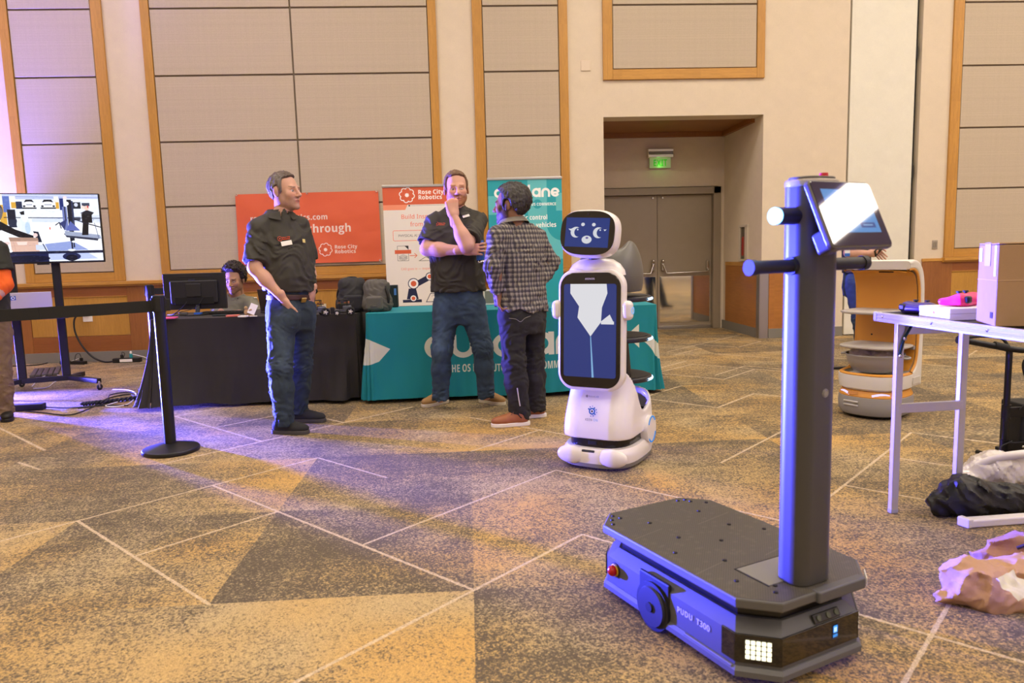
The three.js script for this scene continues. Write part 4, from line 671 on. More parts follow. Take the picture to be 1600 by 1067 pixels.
// --- person reading a phone behind the yellow robot ---
{
  const z = -6.8, q = (x, y, d = 0) => atZ(x, y, z + d), J = {
    head: q(1346, 331), neck: q(1338, 353), shR: q(1332, 362, 0.14), shL: q(1340, 362, -0.14), elR: q(1326, 395, 0.20), wrR: q(1357, 395.5, 0.16), elL: q(1345, 404, -0.2), wrL: q(1364, 386, 0.03),
    hipR: q(1336, 441, 0.08), hipL: q(1340, 441, -0.08), knR: q(1346, 505, 0.1), knL: q(1352, 503, -0.1), anR: q(1352, 565, 0.12), anL: q(1366, 562, -0.12) };
  const o = makePerson({ label: 'person in black tee and jeans reading a phone by partition', J, headFrame: frameOf(J.head, 1.5, 0.35, 0, 0.94), skin: pale, hairColor: [0.04, 0.025, 0.018], thick: 0.02, w: 0.16, d: 0.11, arm: 0.9, legs: [0.098, 0.072, 0.060], waist: 0.13, hem: 0.07, seed: 17, trouserPaint: denim(0.02, 0.04, 0.08, 0.4),
    shirt: { name: 'black_tee', material: mat(new THREE.Color(0.012, 0.013, 0.012), 0.85), sleeve: 0.7, cuff: 0.072, hang: [0.165, 0.12], hemDrop: -0.02, cell: 0.011 }, shirtHem: () => 0.93,
    hands: [{ frame: handFrame(J.wrR, V3(0.95, -0.05, -0.25), V3(0.2, 0.4, -0.9), 0.95), mirror: false, curl: [[0.5, 0.7, 0.4], [0.5, 0.7, 0.4], [0.5, 0.7, 0.4], [0.5, 0.7, 0.4]] }, { frame: handFrame(J.wrL, V3(0.5, -0.65, 0.2), V3(-0.2, -0.3, 0.9), 0.95), mirror: true, curl: [[0.3, 0.5, 0.4], [0.3, 0.5, 0.4], [0.3, 0.5, 0.4], [0.3, 0.5, 0.4]] }] });
  shoePair(o.person, [{ at: V3(J.anR.x + 0.03, 0, J.anR.z), dir: [1, 0.1] }, { at: V3(J.anL.x + 0.03, 0, J.anL.z), dir: [1, 0.05] }], blackM, whiteM, blackM);
  patch(o.person, 'shirt_print', o.shirtField, 1346, 388, 0.07, 0.05, mat(new THREE.Color(0.16, 0.15, 0.05), 0.8));
  const c = q(1324, 393, 0.26); const bottle = part(o.person, 'arm_badge', at(rbox(0.05, 0.09, 0.004, 0.008), c.x, c.y, c.z), mat(new THREE.Color(0.75, 0.78, 0.85), 0.5)); part(bottle, 'badge_band', at(rbox(0.05, 0.03, 0.006, 0.003), c.x, c.y - 0.03, c.z), mat(new THREE.Color(0.03, 0.14, 0.55), 0.5));
  const ph = thing('phone', 'dark phone held by the person near yellow robot', 'phone', q(1374, 389, 0.14).toArray()); ph.rotation.set(0.3, 0.5, -1.0);
  part(ph, 'case', rbox(0.075, 0.15, 0.009, 0.006), blackM); part(ph, 'screen', at(rbox(0.068, 0.14, 0.002, 0.001), 0, 0, 0.005), mat(0x1b1f20, 0.1));
}
// ================= booths: tables, banners, television =================
function drape(x0, x1, zf, zb, top, hem, flare, amp, seed, right = 1) {     // a cloth over a table: flat top and a folded skirt
  const r = 0.018, per = [], push = (x, z, nx, nz, c) => per.push([x, z, nx, nz, c]);
  const edge = (ax, az, bx, bz, n, nx, nz) => { for (let i = 0; i < n; i++) { const t = i / n; push(lerp(ax, bx, t), lerp(az, bz, t), nx, nz, Math.max(Math.exp(-t * 9), Math.exp(-(1 - t) * 9))); } };
  const arc = (cx, cz, a0) => { for (let i = 0; i < 12; i++) { const a = a0 + (i / 12) * Math.PI / 2; push(cx + r * Math.cos(a), cz + r * Math.sin(a), Math.cos(a), Math.sin(a), 1); } };
  const nx = Math.round((x1 - x0) / 0.022), nz = Math.round((zf - zb) / 0.03);
  arc(x0 + r, zf - r, Math.PI / 2); const k0 = per.length; per.length = 0;      // start on the front edge, go left to right seen from the front
  edge(x0 + r, zf, x1 - r, zf, nx, 0, 1); for (let i = 0; i < 12; i++) { const a = Math.PI / 2 - (i / 12) * Math.PI / 2; push(x1 - r + r * Math.cos(a), zf - r + r * Math.sin(a), Math.cos(a), Math.sin(a), 1); }
  edge(x1, zf - r, x1, zb + r, nz, 1, 0); for (let i = 0; i < 12; i++) { const a = -(i / 12) * Math.PI / 2; push(x1 - r + r * Math.cos(a), zb + r + r * Math.sin(a), Math.cos(a), Math.sin(a), 1); }
  edge(x1 - r, zb, x0 + r, zb, nx, 0, -1); for (let i = 0; i < 12; i++) { const a = -Math.PI / 2 - (i / 12) * Math.PI / 2; push(x0 + r + r * Math.cos(a), zb + r + r * Math.sin(a), Math.cos(a), Math.sin(a), 1); }
  edge(x0, zb + r, x0, zf - r, nz, -1, 0); for (let i = 0; i < 12; i++) { const a = Math.PI - (i / 12) * Math.PI / 2; push(x0 + r + r * Math.cos(a), zf - r + r * Math.sin(a), Math.cos(a), Math.sin(a), 1); }
  const n = per.length, M = 26, pos = [], uv = [], idx = [];
  const row = (k) => { for (let i = 0; i <= n; i++) { const [x, z, ax, az, c] = per[i % n], v = k / M, drop = Math.max(0, v), s = x * 1.0 + z * 1.3;
    const f = amp * drop * (snoise(s * 3.2 + seed, v * 0.7, seed) + 0.5 * snoise(s * 8 + seed, v, 3)) + (c > 0.9 ? 0.05 * drop * Math.sin(i * 1.4) * 0.4 : 0), o = (0.006 + (flare + flare * 1.6 * c) * drop * drop * (x > x1 - 0.1 ? right : 1) + Math.max(-0.02, f));
    const crease = 0.0025 * Math.max(0, 1 - Math.abs(((s * 1.7 + 40) % 1) - 0.5) * 40) + 0.003 * Math.max(0, 1 - Math.abs(v - 0.42) * 50);
    pos.push(x + ax * (o + crease), top - (top - hem - 0.012 * snoise(s * 2, 1, seed)) * v - (v === 0 ? 0 : 0), z + az * (o + crease)); uv.push((x - x0) / (x1 - x0), 1 - v); } };
  for (let k = 0; k <= M; k++) row(k);
  for (let k = 0; k < M; k++) for (let i = 0; i < n; i++) { const a = k * (n + 1) + i; idx.push(a, a + n + 1, a + 1, a + 1, a + n + 1, a + n + 2); }
  const ci = pos.length / 3; pos.push((x0 + x1) / 2, top + 0.001, (zf + zb) / 2); uv.push(0.5, 0.995);
  for (let i = 0; i < n; i++) idx.push(ci, i, i + 1);
  const g = new THREE.BufferGeometry(); g.setAttribute('position', new THREE.Float32BufferAttribute(pos, 3)); g.setAttribute('uv', new THREE.Float32BufferAttribute(uv, 2)); g.setIndex(idx); g.computeVertexNormals(); return toCreasedNormals(g, 0.9);
}
function trestle(label, x0, x1, zf, zb, top) {
  const t = thing('trestle_table', label, 'table', [(x0 + x1) / 2, 0, (zf + zb) / 2]), w = x1 - x0 - 0.05, d = zf - zb - 0.05, g = mat(0x8d8d88, 0.6), lg = mat(0x3a3a3c, 0.5, 0.6);
  part(t, 'tabletop', at(rbox(w, 0.035, d, 0.012), 0, top - 0.022, 0), g);
  for (const x of [-w / 2 + 0.2, w / 2 - 0.2]) for (const z of [-d / 2 + 0.08, d / 2 - 0.08]) part(t, 'leg', rod([x, 0, z], [x, top - 0.03, z], 0.014), lg);
}
const BT = { x0: -2.63, x1: -0.94, zf: -6.10, zb: -6.86, top: 0.742 }, TT = { x0: -0.85, x1: 1.56, zf: -5.98, zb: -6.74, top: 0.745 };
trestle('folding trestle table under the black cloth', BT.x0, BT.x1, BT.zf, BT.zb, BT.top - 0.004);
trestle('folding trestle table under the teal cloth', TT.x0, TT.x1, TT.zf, TT.zb, TT.top - 0.004);
solo('tablecloth', drape(BT.x0, BT.x1, BT.zf, BT.zb, BT.top, 0.03, 0.055, 0.035, 4, 0.3), mat(new THREE.Color(0.022, 0.019, 0.017), 0.85, 0, { sheen: 0.3, sheenColor: new THREE.Color(0.2, 0.18, 0.16), bumpMap: weave, bumpScale: 0.0005 }), 'black tablecloth with fold creases on the monitor table', 'tablecloth');
function lane(g, x, y, s, lw, color) {          // the rounded wordmark; s is its x-height, y its baseline
  g.save(); g.translate(x, y); g.strokeStyle = color; g.lineWidth = lw; g.lineCap = 'butt'; const r = s / 2 - lw / 2, c = -s / 2; let p = 0; const adv = s * 1.06;
  const ring = (a0, a1) => { g.beginPath(); g.arc(p + s / 2, c, r, a0, a1); g.stroke(); }, line = (x0, y0, x1, y1) => { g.beginPath(); g.moveTo(x0, y0); g.lineTo(x1, y1); g.stroke(); };
  ring(0, 7); line(p + s - lw / 2, -s, p + s - lw / 2, 0); p += adv;                                                         // a
  line(p + lw / 2, -s, p + lw / 2, c); ring(0, Math.PI); line(p + s - lw / 2, -s, p + s - lw / 2, c); p += adv;               // u
  line(p + lw / 2, -s * 1.38, p + lw / 2, c); g.beginPath(); g.arc(p + s / 2, c, r, Math.PI * 0.62, Math.PI); g.stroke(); line(p, -s + lw / 2, p + s * 0.5, -s + lw / 2); p += s * 0.62;   // t
  ring(0, 7); p += adv;                                                                                                     // o
  line(p + lw / 2, -s * 1.38, p + lw / 2, c * 0.8); g.beginPath(); g.arc(p + s * 0.4, c * 0.8, s * 0.4 - lw / 2, Math.PI * 0.6, Math.PI); g.stroke(); p += s * 0.46;                       // l
  ring(0, 7); line(p + s - lw / 2, -s, p + s - lw / 2, 0); p += adv;                                                         // a
  line(p + lw / 2, 0, p + lw / 2, c); ring(Math.PI, 2 * Math.PI); line(p + s - lw / 2, c, p + s - lw / 2, 0); p += adv;       // n
  ring(0.5, 2 * Math.PI); line(p + lw * 0.6, c + lw * 0.15, p + s - lw / 2, c + lw * 0.15); p += adv;                          // e
  g.restore(); return p;
}
const tealTex = canvasTex(2048, 640, (g, w, h) => {
  g.fillStyle = '#0a8592'; g.fillRect(0, 0, w, h); const K = w / (TT.x1 - TT.x0), X = (x) => (x - TT.x0) * K, Y = (y) => h - y / TT.top * h;
  lane(g, X(-0.385), Y(0.335), 0.205 * K, 0.048 * K, '#d6dad0');
  g.fillStyle = '#d6dad0'; g.font = 'bold ' + Math.round(0.092 * K) + 'px sans-serif'; g.save(); g.translate(X(-0.20), Y(0.212)); g.scale(0.62, 1); g.fillText('THE OS FOR AUTONOMOUS COMMERCE', 0, 0); g.restore();
  g.beginPath(); g.moveTo(0, Y(0.53)); g.lineTo(X(-0.665), Y(0.435)); g.lineTo(X(-0.76), Y(0.33)); g.lineTo(0, Y(0.30)); g.fill();
  g.beginPath(); g.moveTo(X(1.30), Y(0.48)); g.lineTo(X(1.41), Y(0.58)); g.lineTo(X(1.41), Y(0.51)); g.quadraticCurveTo(X(1.52), Y(0.50), w, Y(0.40)); g.lineTo(w, Y(0.26)); g.quadraticCurveTo(X(1.50), Y(0.42), X(1.41), Y(0.44)); g.lineTo(X(1.41), Y(0.37)); g.fill();
});
solo('tablecloth', drape(TT.x0, TT.x1, TT.zf, TT.zb, TT.top, 0.035, 0.02, 0.018, 9), mat(0xffffff, 0.8, 0, { map: tealTex, bumpMap: tiled(weave, 10, 4), bumpScale: 0.0004 }), 'teal printed tablecloth on the table behind the men', 'tablecloth');

// banners
const orange = '#dd6440';
{
  const p00 = atZ(368, 304, WZ + 0.04), p10 = atZ(591, 298, WZ + 0.04), p01 = atZ(374, 414.5, WZ + 0.04), p11 = atZ(597, 408, WZ + 0.04), tex = canvasTex(1600, 800, (g, w, h) => {
    g.fillStyle = orange; g.fillRect(0, 0, w, h); g.fillStyle = '#eeddd6'; const X = (px) => (px - 371) / 223 * w, Y = (py, px) => (py - (304.5 - (px - 368) * 0.027)) / 110.5 * h;
    g.font = 'bold 86px sans-serif'; g.textAlign = 'right'; g.fillText('rosecityrobotics.com', X(513), Y(343, 513)); g.font = 'bold 128px sans-serif'; g.fillText('on through', X(549), Y(362, 549)); g.textAlign = 'right'; g.fillText('n', X(484), Y(379, 484));
    g.textAlign = 'left'; roseMark(g, X(506.5), Y(390.5, 506), 68, '#fbe6e0'); g.font = 'bold 58px sans-serif'; g.fillText('Rose City', X(520.5), Y(389, 521)); g.fillText('Robotics', X(520.5), Y(396.5, 521));
  });
  const N = 40, Mm = 20, pos = [], uv = [], idx = [];
  for (let j = 0; j <= Mm; j++) for (let i = 0; i <= N; i++) { const u = i / N, v = j / Mm, a = p00.clone().lerp(p10, u), b = p01.clone().lerp(p11, u), c = a.lerp(b, v), wv = 0.008 * snoise(u * 3, v * 2, 4) + 0.004 * snoise(u * 2 + v * 6, v * 5 - u * 5, 9); pos.push(c.x, c.y, c.z + wv + 0.012); uv.push(u, 1 - v); }
  for (let j = 0; j < Mm; j++) for (let i = 0; i < N; i++) { const a = j * (N + 1) + i; idx.push(a, a + N + 1, a + 1, a + 1, a + N + 1, a + N + 2); }
  const g = new THREE.BufferGeometry(); g.setAttribute('position', new THREE.Float32BufferAttribute(pos, 3)); g.setAttribute('uv', new THREE.Float32BufferAttribute(uv, 2)); g.setIndex(idx); g.computeVertexNormals();
  const b = thing('wall_banner', 'orange vinyl banner pinned to the fabric panels', 'banner'); part(b, 'sheet', g, mat(0xffffff, 0.55, 0, { map: tex }));
  for (const p of [p00, p10, p01, p11, p00.clone().lerp(p10, 0.5), p01.clone().lerp(p11, 0.5)]) { const c = p.clone().lerp(p00.clone().lerp(p11, 0.5), 0.022); part(b, 'grommet', at(new THREE.TorusGeometry(0.010, 0.004, 8, 16), c.x, c.y, c.z + 0.024), steelM); }
}
function rollUp(label, x0, x1, z, top, tex) {
  const w = x1 - x0, t = thing('roll_up_banner', label, 'banner', [(x0 + x1) / 2, 0, z]);
  part(t, 'sheet', at(rbox(w, top - 0.09, 0.003, 0.001), 0, 0.09 + (top - 0.09) / 2, 0), mat(0xe9e2d9, 0.6));
  const f = new THREE.PlaneGeometry(w, top - 0.09); part(t, 'print', at(f, 0, 0.09 + (top - 0.09) / 2, 0.0022), mat(0xffffff, 0.5, 0, { map: tex }));
  part(t, 'top_rail', at(rbox(w + 0.012, 0.03, 0.022, 0.006), 0, top, 0), mat(0xc9c9cc, 0.3, 0.8));
  part(t, 'cassette', mg(at(rbox(w + 0.04, 0.085, 0.10, 0.03, 3), 0, 0.055, 0), at(rbox(0.05, 0.02, 0.34, 0.006), -w * 0.3, 0.01, 0), at(rbox(0.05, 0.02, 0.34, 0.006), w * 0.3, 0.01, 0)), mat(0xb9b9bc, 0.3, 0.8));
  part(t, 'support_pole', rod([0, 0.08, -0.03], [0, top - 0.02, -0.012], 0.008), steelM);
}
rollUp('white and orange pull up banner behind the teal table', -0.918, -0.062, -8.2, 1.975, canvasTex(850, 1900, (g, w, h) => {
  g.fillStyle = '#efe9e2'; g.fillRect(0, 0, w, h); g.fillStyle = orange; g.fillRect(0, 0, w, 205); g.fillStyle = '#f79a78'; g.beginPath(); g.moveTo(0, 205); g.lineTo(268, 205); g.lineTo(240, 262); g.lineTo(0, 262); g.fill();
  roseMark(g, 265, 100, 76, '#fff'); g.fillStyle = '#fff'; g.font = 'bold 64px sans-serif'; g.fillText('Rose City', 385, 92); g.fillText('Robotics', 385, 150);
  g.fillStyle = '#efe9e2'; g.fillRect(280, 212, w, 20); g.fillStyle = '#222'; g.fillRect(278, 208, 16, 16); g.strokeStyle = '#888'; g.lineWidth = 3; g.beginPath(); g.moveTo(300, 216); g.lineTo(w, 216); g.stroke();
  g.fillStyle = '#f0694a'; g.font = '66px sans-serif'; g.textAlign = 'center'; g.fillText('Build Inspection', 430, 360); g.fillText('from CAD', 430, 445);
  g.strokeStyle = '#f0694a'; g.lineWidth = 5; g.beginPath(); g.roundRect(95, 490, w - 190, 112, 16); g.stroke(); g.fillStyle = '#555'; g.font = '38px sans-serif'; g.textAlign = 'left'; g.fillText('PHYSICAL AI FOR M', 150, 560);
  g.lineWidth = 4; g.strokeStyle = '#555'; g.strokeRect(135, 660, 120, 165); g.fillStyle = orange; g.fillRect(105, 705, 180, 42); g.fillStyle = '#222'; g.beginPath(); g.moveTo(215, 660); g.lineTo(255, 700); g.lineTo(255, 660); g.fill(); g.strokeStyle = '#999'; for (let k = 0; k < 4; k++) { g.beginPath(); g.moveTo(150, 775 + k * 10); g.lineTo(195, 755 + k * 10); g.lineTo(240, 775 + k * 10); g.lineTo(195, 800 + k * 8); g.closePath(); g.stroke(); }
  g.strokeStyle = orange; g.lineWidth = 7; g.beginPath(); g.moveTo(265, 770); g.lineTo(345, 770); g.moveTo(320, 745); g.lineTo(347, 770); g.lineTo(320, 795); g.stroke();
  g.strokeStyle = '#5a5a50'; g.lineWidth = 5; g.beginPath(); g.moveTo(370, 830); g.lineTo(440, 790); g.lineTo(600, 790); g.lineTo(560, 830); g.closePath(); g.stroke(); g.strokeStyle = '#aaa'; g.strokeRect(450, 650, 110, 145); g.fillStyle = orange; g.beginPath(); g.arc(480, 690, 24, 0, 7); g.fill(); g.fillStyle = '#777'; g.beginPath(); g.arc(485, 780, 30, 0, 7); g.fill();
  g.fillStyle = '#f28f75'; g.font = '34px sans-serif'; g.fillText('CAD goes in — inspection', 165, 930);
  const navy = '#1c2348'; g.strokeStyle = g.fillStyle = navy; g.lineWidth = 62; g.beginPath(); g.moveTo(310, 1100); g.lineTo(450, 1030); g.stroke(); g.beginPath(); g.moveTo(240, 1140); g.lineTo(320, 1140); g.lineTo(345, 1260); g.lineTo(215, 1260); g.fill(); g.fillRect(170, 1265, 210, 32);
  for (const [x, y, r] of [[296, 1085, 62], [478, 1010, 46], [288, 1250, 42]]) { g.fillStyle = navy; g.beginPath(); g.arc(x, y, r, 0, 7); g.fill(); g.fillStyle = '#fff'; g.beginPath(); g.arc(x, y, r - 9, 0, 7); g.fill(); g.fillStyle = orange; g.beginPath(); g.arc(x, y, r * 0.5, 0, 7); g.fill(); }
  g.fillStyle = navy; g.fillRect(545, 985, 66, 48); g.strokeStyle = orange; g.lineWidth = 9; g.beginPath(); g.moveTo(500, 1105); g.lineTo(650, 1105); g.moveTo(625, 1080); g.lineTo(652, 1105); g.lineTo(625, 1130); g.stroke(); g.strokeStyle = navy; g.lineWidth = 7; g.beginPath(); g.moveTo(430, 1295); g.lineTo(480, 1200); g.lineTo(660, 1200); g.lineTo(715, 1295); g.closePath(); g.stroke(); g.strokeStyle = '#9a9a9a'; g.lineWidth = 4; for (let k = 0; k < 5; k++) { g.beginPath(); g.moveTo(490, 1180 + k * 14); g.lineTo(560, 1145 + k * 14); g.lineTo(640, 1180 + k * 14); g.stroke(); }
  g.fillStyle = navy; g.fillRect(130, 1335, w, 12); g.fillStyle = '#3e3660'; g.fillRect(120, 1390, w, 120); g.fillStyle = '#fff'; g.font = 'bold 84px sans-serif'; g.fillText('PHYSICAL', 245, 1480); g.strokeStyle = '#555'; g.lineWidth = 6; g.beginPath(); g.roundRect(290, 1545, 420, 160, 24); g.stroke(); g.strokeRect(340, 1580, 70, 60);
}));
rollUp('teal pull up banner with white lettering behind plaid jacket', 0.245, 1.072, -8.2, 2.03, canvasTex(850, 1980, (g, w, h) => {
  g.fillStyle = '#1fa6b4'; g.fillRect(0, 0, w, h); g.fillStyle = '#63c6cd'; g.fillRect(455, 0, 220, 420); g.fillRect(0, 190, 130, 210); g.fillRect(780, 170, 70, 200);
  g.strokeStyle = '#63c6cd'; g.lineWidth = 210; g.beginPath(); g.arc(860, 520, 295, Math.PI * 0.45, Math.PI); g.stroke(); g.fillRect(455, 400, 220, 140); g.beginPath(); g.arc(60, 1250, 300, -1.2, 0.6); g.stroke();
  g.fillStyle = '#1fa6b4'; g.beginPath(); g.arc(565, 290, 52, 0, 7); g.fill();
  lane(g, 70, 212, 102, 27, '#fff'); g.fillStyle = '#fff'; g.font = 'bold 44px sans-serif'; g.textAlign = 'right'; g.fillText('THE OS FOR AUTONOMOUS COMMERCE', 0, -50); g.save(); g.translate(782, 308); g.scale(0.92, 1); g.fillText('OMOUS COMMERCE', 0, 0); g.restore();
  g.font = 'bold 74px sans-serif'; g.save(); g.translate(680, 465); g.scale(0.82, 1); g.fillText('traffic control', 0, 0); g.restore(); g.save(); g.translate(780, 552); g.scale(0.82, 1); g.fillText('autonomous vehicles', 0, 0); g.restore();
}));

// things on the black table
const BY = BT.top + 0.004;
{
  const m = thing('computer_monitor', 'black computer monitor seen from behind on black table', 'monitor', [-2.39, BY, -6.50], 0.03);
  part(m, 'housing', at(rbox(0.525, 0.315, 0.035, 0.006), 0, 0.205, 0), darkM);
  part(m, 'rear_bulge', at(rbox(0.40, 0.20, 0.03, 0.012), 0, 0.20, 0.03), mat(0x151517, 0.6));
  part(m, 'port_recess', at(rbox(0.33, 0.065, 0.01, 0.004), 0, 0.125, 0.042), mat(0x040404, 0.8));
  part(m, 'mount_plate', at(rbox(0.125, 0.115, 0.014, 0.006), 0.0, 0.215, 0.048), mat(0x1b1b1d, 0.5));
  part(m, 'vent_slot', at(rbox(0.34, 0.006, 0.006, 0.002), 0, 0.33, 0.018), blackM);
  part(m, 'brand_print', at(new THREE.PlaneGeometry(0.11, 0.03), 0, 0.305, 0.0465), mat(0xffffff, 0.5, 0, { transparent: true, map: canvasTex(256, 64, (g) => { g.clearRect(0, 0, 256, 64); g.fillStyle = '#3b3f66'; g.font = 'bold 54px sans-serif'; g.fillText('ASUS', 40, 50); }) }));
  part(m, 'neck', at(rbox(0.035, 0.13, 0.02, 0.006), 0.02, 0.07, 0.03, -0.3), mat(0x30323a, 0.35, 0.6));
  part(m, 'base', lathe([[0, 0], [0.11, 0], [0.11, 0.006], [0, 0.010]], 36), mat(0x1d1e22, 0.4));
  part(m, 'power_cable', mg(tube([[-0.06, 0.12, 0.045], [-0.10, 0.07, 0.06], [-0.18, 0.015, 0.05], [-0.25, 0.006, 0.0]], 0.004), tube([[0.08, 0.15, 0.05], [0.02, 0.07, 0.07], [-0.12, 0.03, 0.07], [-0.2, 0.006, 0.02]], 0.003)), blackM);
  const put = (name, label, cat, px, py, geo, m2, h = BY, ry = 0) => { const p = onFloor(px, py, h), o = solo(name, geo, m2, label, cat); o.position.copy(p); o.rotation.y = ry; return o; };
  put('keyboard', 'black keyboard lying before the seated young man', 'keyboard', 352, 489.5, mg(at(rbox(0.40, 0.014, 0.13, 0.005), 0, 0.008, 0), [0, 1, 2, 3].map((r) => [...Array(13)].map((_, i) => at(rbox(0.025, 0.007, 0.024, 0.003, 1), -0.18 + i * 0.03, 0.018, -0.045 + r * 0.03)))), blackM);
  put('notebook', 'pink notebook at the corner of black table', 'notebook', 263, 498, at(rbox(0.13, 0.012, 0.09, 0.003), 0, 0.007, 0), mat(new THREE.Color(0.75, 0.10, 0.30), 0.6), BY, 0.1);
  put('small_box', 'small blue box beside the monitor stand', 'box', 310, 492, at(rbox(0.06, 0.022, 0.05, 0.003), 0, 0.011, 0), mat(new THREE.Color(0.02, 0.11, 0.55), 0.5));
  put('card_stack', 'red stack of cards on the black table', 'cards', 364, 494.5, at(rbox(0.10, 0.014, 0.06, 0.002), 0, 0.007, 0), mat(new THREE.Color(0.65, 0.17, 0.12), 0.6), BY, 0.1);
  put('sticker_sheet', 'white paper sheet lying on the black table', 'paper', 380, 495.3, at(rbox(0.07, 0.012, 0.05, 0.002), 0, 0.006, 0), whiteM, BY, -0.2);
  put('sticker_sheet', 'pale paper slip beside the card stand', 'paper', 396, 494.5, at(rbox(0.06, 0.005, 0.04, 0.001), 0, 0.003, 0), mat(0xd8d2c4, 0.7), BY, 0.3);
  put('phone', 'slim dark phone lying before the keyboard', 'phone', 343, 493, at(rbox(0.11, 0.009, 0.06, 0.003), 0, 0.005, 0), mat(0x24343a, 0.3), BY, 0.1);
  put('power_brick', 'grey power adapter beside the monitor cables', 'adapter', 287, 492.5, at(rbox(0.07, 0.026, 0.05, 0.008), 0, 0.013, 0), mat(0x55534f, 0.6), BY, 0.2);
  const cs = thing('card_stand', 'tan printed robot stand holding a white card', 'card stand', onFloor(391, 494, BY).toArray(), 0.3), tan = mat(new THREE.Color(0.42, 0.27, 0.12), 0.6);
  part(cs, 'base', at(rbox(0.07, 0.012, 0.05, 0.004), 0, 0.006, 0), tan); part(cs, 'figure', mg(at(ell(0.022, 0.026, 0.02), -0.025, 0.035, 0), at(ell(0.014, 0.015, 0.014), -0.03, 0.07, 0.005), rod([-0.02, 0.045, 0.01], [0.015, 0.055, 0.02], 0.007), rod([-0.035, 0.01, 0.0], [-0.03, 0.05, 0], 0.008)), tan);
  part(cs, 'card', at(rbox(0.058, 0.088, 0.003, 0.001), 0.022, 0.06, 0.016, -0.2, 0, -0.45), whiteM, 'white printed card');
  const lp = thing('laptop', 'dark laptop open behind the man in jeans', 'laptop', onFloor(432, 489, BY).toArray(), -0.3); part(lp, 'base', at(rbox(0.31, 0.014, 0.21, 0.005), 0, 0.008, -0.10), mat(0x2a2423, 0.4)); part(lp, 'lid', at(rbox(0.31, 0.20, 0.007, 0.004), 0, 0.11, 0.012, 0.18), mat(0x332a29, 0.4));
}
function rover(label, px, py, ry) {       // a small wheeled robot with an open electronics deck
  const r = thing('robot_rover', label, 'robot', onFloor(px, py, BY).toArray(), ry, 'small wheeled robots'), tyre = mat(0x0d0d0d, 0.7);
  part(r, 'chassis', mg(at(rbox(0.16, 0.012, 0.08, 0.003), 0, 0.045, 0), at(rbox(0.07, 0.042, 0.08, 0.012), 0.03, 0.06, 0.0), at(rbox(0.05, 0.006, 0.09, 0.002), 0.0, 0.035, 0)), mat(0x5a5d66, 0.4, 0.5));
  part(r, 'front_bumper', at(rbox(0.03, 0.05, 0.09, 0.005), -0.085, 0.045, 0), blackM);
  for (const [x, z] of [[0.055, 0.052], [0.055, -0.052], [-0.05, 0.046], [-0.05, -0.046]]) { const R = x > 0 ? 0.034 : 0.024, w = part(r, 'wheel', at(new THREE.TorusGeometry(R * 0.78, R * 0.24, 10, 26), x, R, z), tyre); part(w, 'hub', mg(at(new THREE.CylinderGeometry(R * 0.25, R * 0.25, 0.016, 14), x, R, z, Math.PI / 2), [0, 1, 2, 3, 4].map((k) => rod([x, R, z], [x + Math.cos(k * 1.257) * R * 0.72, R + Math.sin(k * 1.257) * R * 0.72, z], 0.004, 6))), mat(0xe6e2dc, 0.4)); }
  part(r, 'circuit_board', at(rbox(0.10, 0.004, 0.06, 0.001), 0.0, 0.095, 0), mat(0x2c3a2a, 0.6));
  part(r, 'components', mg(at(rbox(0.018, 0.014, 0.02, 0.002), -0.03, 0.104, 0.01), at(rbox(0.03, 0.012, 0.03, 0.002), 0.02, 0.103, -0.005), at(rbox(0.012, 0.02, 0.012, 0.002), 0.045, 0.105, 0.015)), mat(new THREE.Color(0.4, 0.16, 0.05), 0.5));
  part(r, 'deck_plate', mg(at(rbox(0.07, 0.006, 0.06, 0.002), 0.0, 0.128, 0), [[-0.03, -0.025], [0.03, -0.025], [-0.03, 0.025], [0.03, 0.025]].map(([x, z]) => rod([x, 0.05, z], [x, 0.128, z], 0.003))), blackM);
}
rover('small four wheeled robot car beside the backpacks', 537, 493, 0.15);
rover('small four wheeled robot car half behind the jeans', 496, 494.5, 0.4);
solo('note_card', at(rbox(0.055, 0.075, 0.02, 0.002), 0, 0.04, 0), mat(0xe4d9b8, 0.7), 'cream card box standing behind the robot cars', 'box').position.copy(onFloor(505, 489, BY));
function backpack(label, px, py, w, h, m, flapM, ry) {
  const p = onFloor(px, py, BY), b = thing('backpack', label, 'backpack', [p.x, BY, p.z], ry), F = new Field(0.05);
  F.ball(V3(0, h * 0.45, 0), w * 0.52, h * 0.5, 0.10).ball(V3(0, h * 0.2, 0.03), w * 0.5, h * 0.26, 0.09).cone(V3(-w * 0.3, h * 0.86, 0), V3(w * 0.3, h * 0.86, 0), 0.05, 0.05).cone(V3(-w * 0.36, 0.06, 0), V3(w * 0.36, 0.06, 0), 0.06, 0.06).cut((x, y) => -y + 0.002);
  part(b, 'bag', F.mesh(0.008, folds(0.006, 8, 9, px)), m);
  part(b, 'front_pocket', at(rbox(w * 0.72, h * 0.46, 0.05, 0.022, 3), 0, h * 0.30, 0.095), flapM);
  part(b, 'carry_handle', tube([[-0.05, h * 0.96, -0.01], [-0.04, h * 1.04, -0.01], [0.04, h * 1.04, -0.01], [0.05, h * 0.96, -0.01]], 0.008), blackM);
  part(b, 'shoulder_strap', mg(tube([[w * 0.42, h * 0.85, 0.04], [w * 0.56, h * 0.5, 0.06], [w * 0.5, 0.03, 0.05]], 0.012), tube([[-w * 0.40, h * 0.85, -0.06], [-w * 0.55, h * 0.5, -0.08], [-w * 0.45, 0.03, -0.06]], 0.012)), blackM);
}
backpack('black fabric backpack on the black table', 552, 486.5, 0.22, 0.275, mat(new THREE.Color(0.022, 0.022, 0.024), 0.8), mat(new THREE.Color(0.018, 0.018, 0.02), 0.8), 0.2);
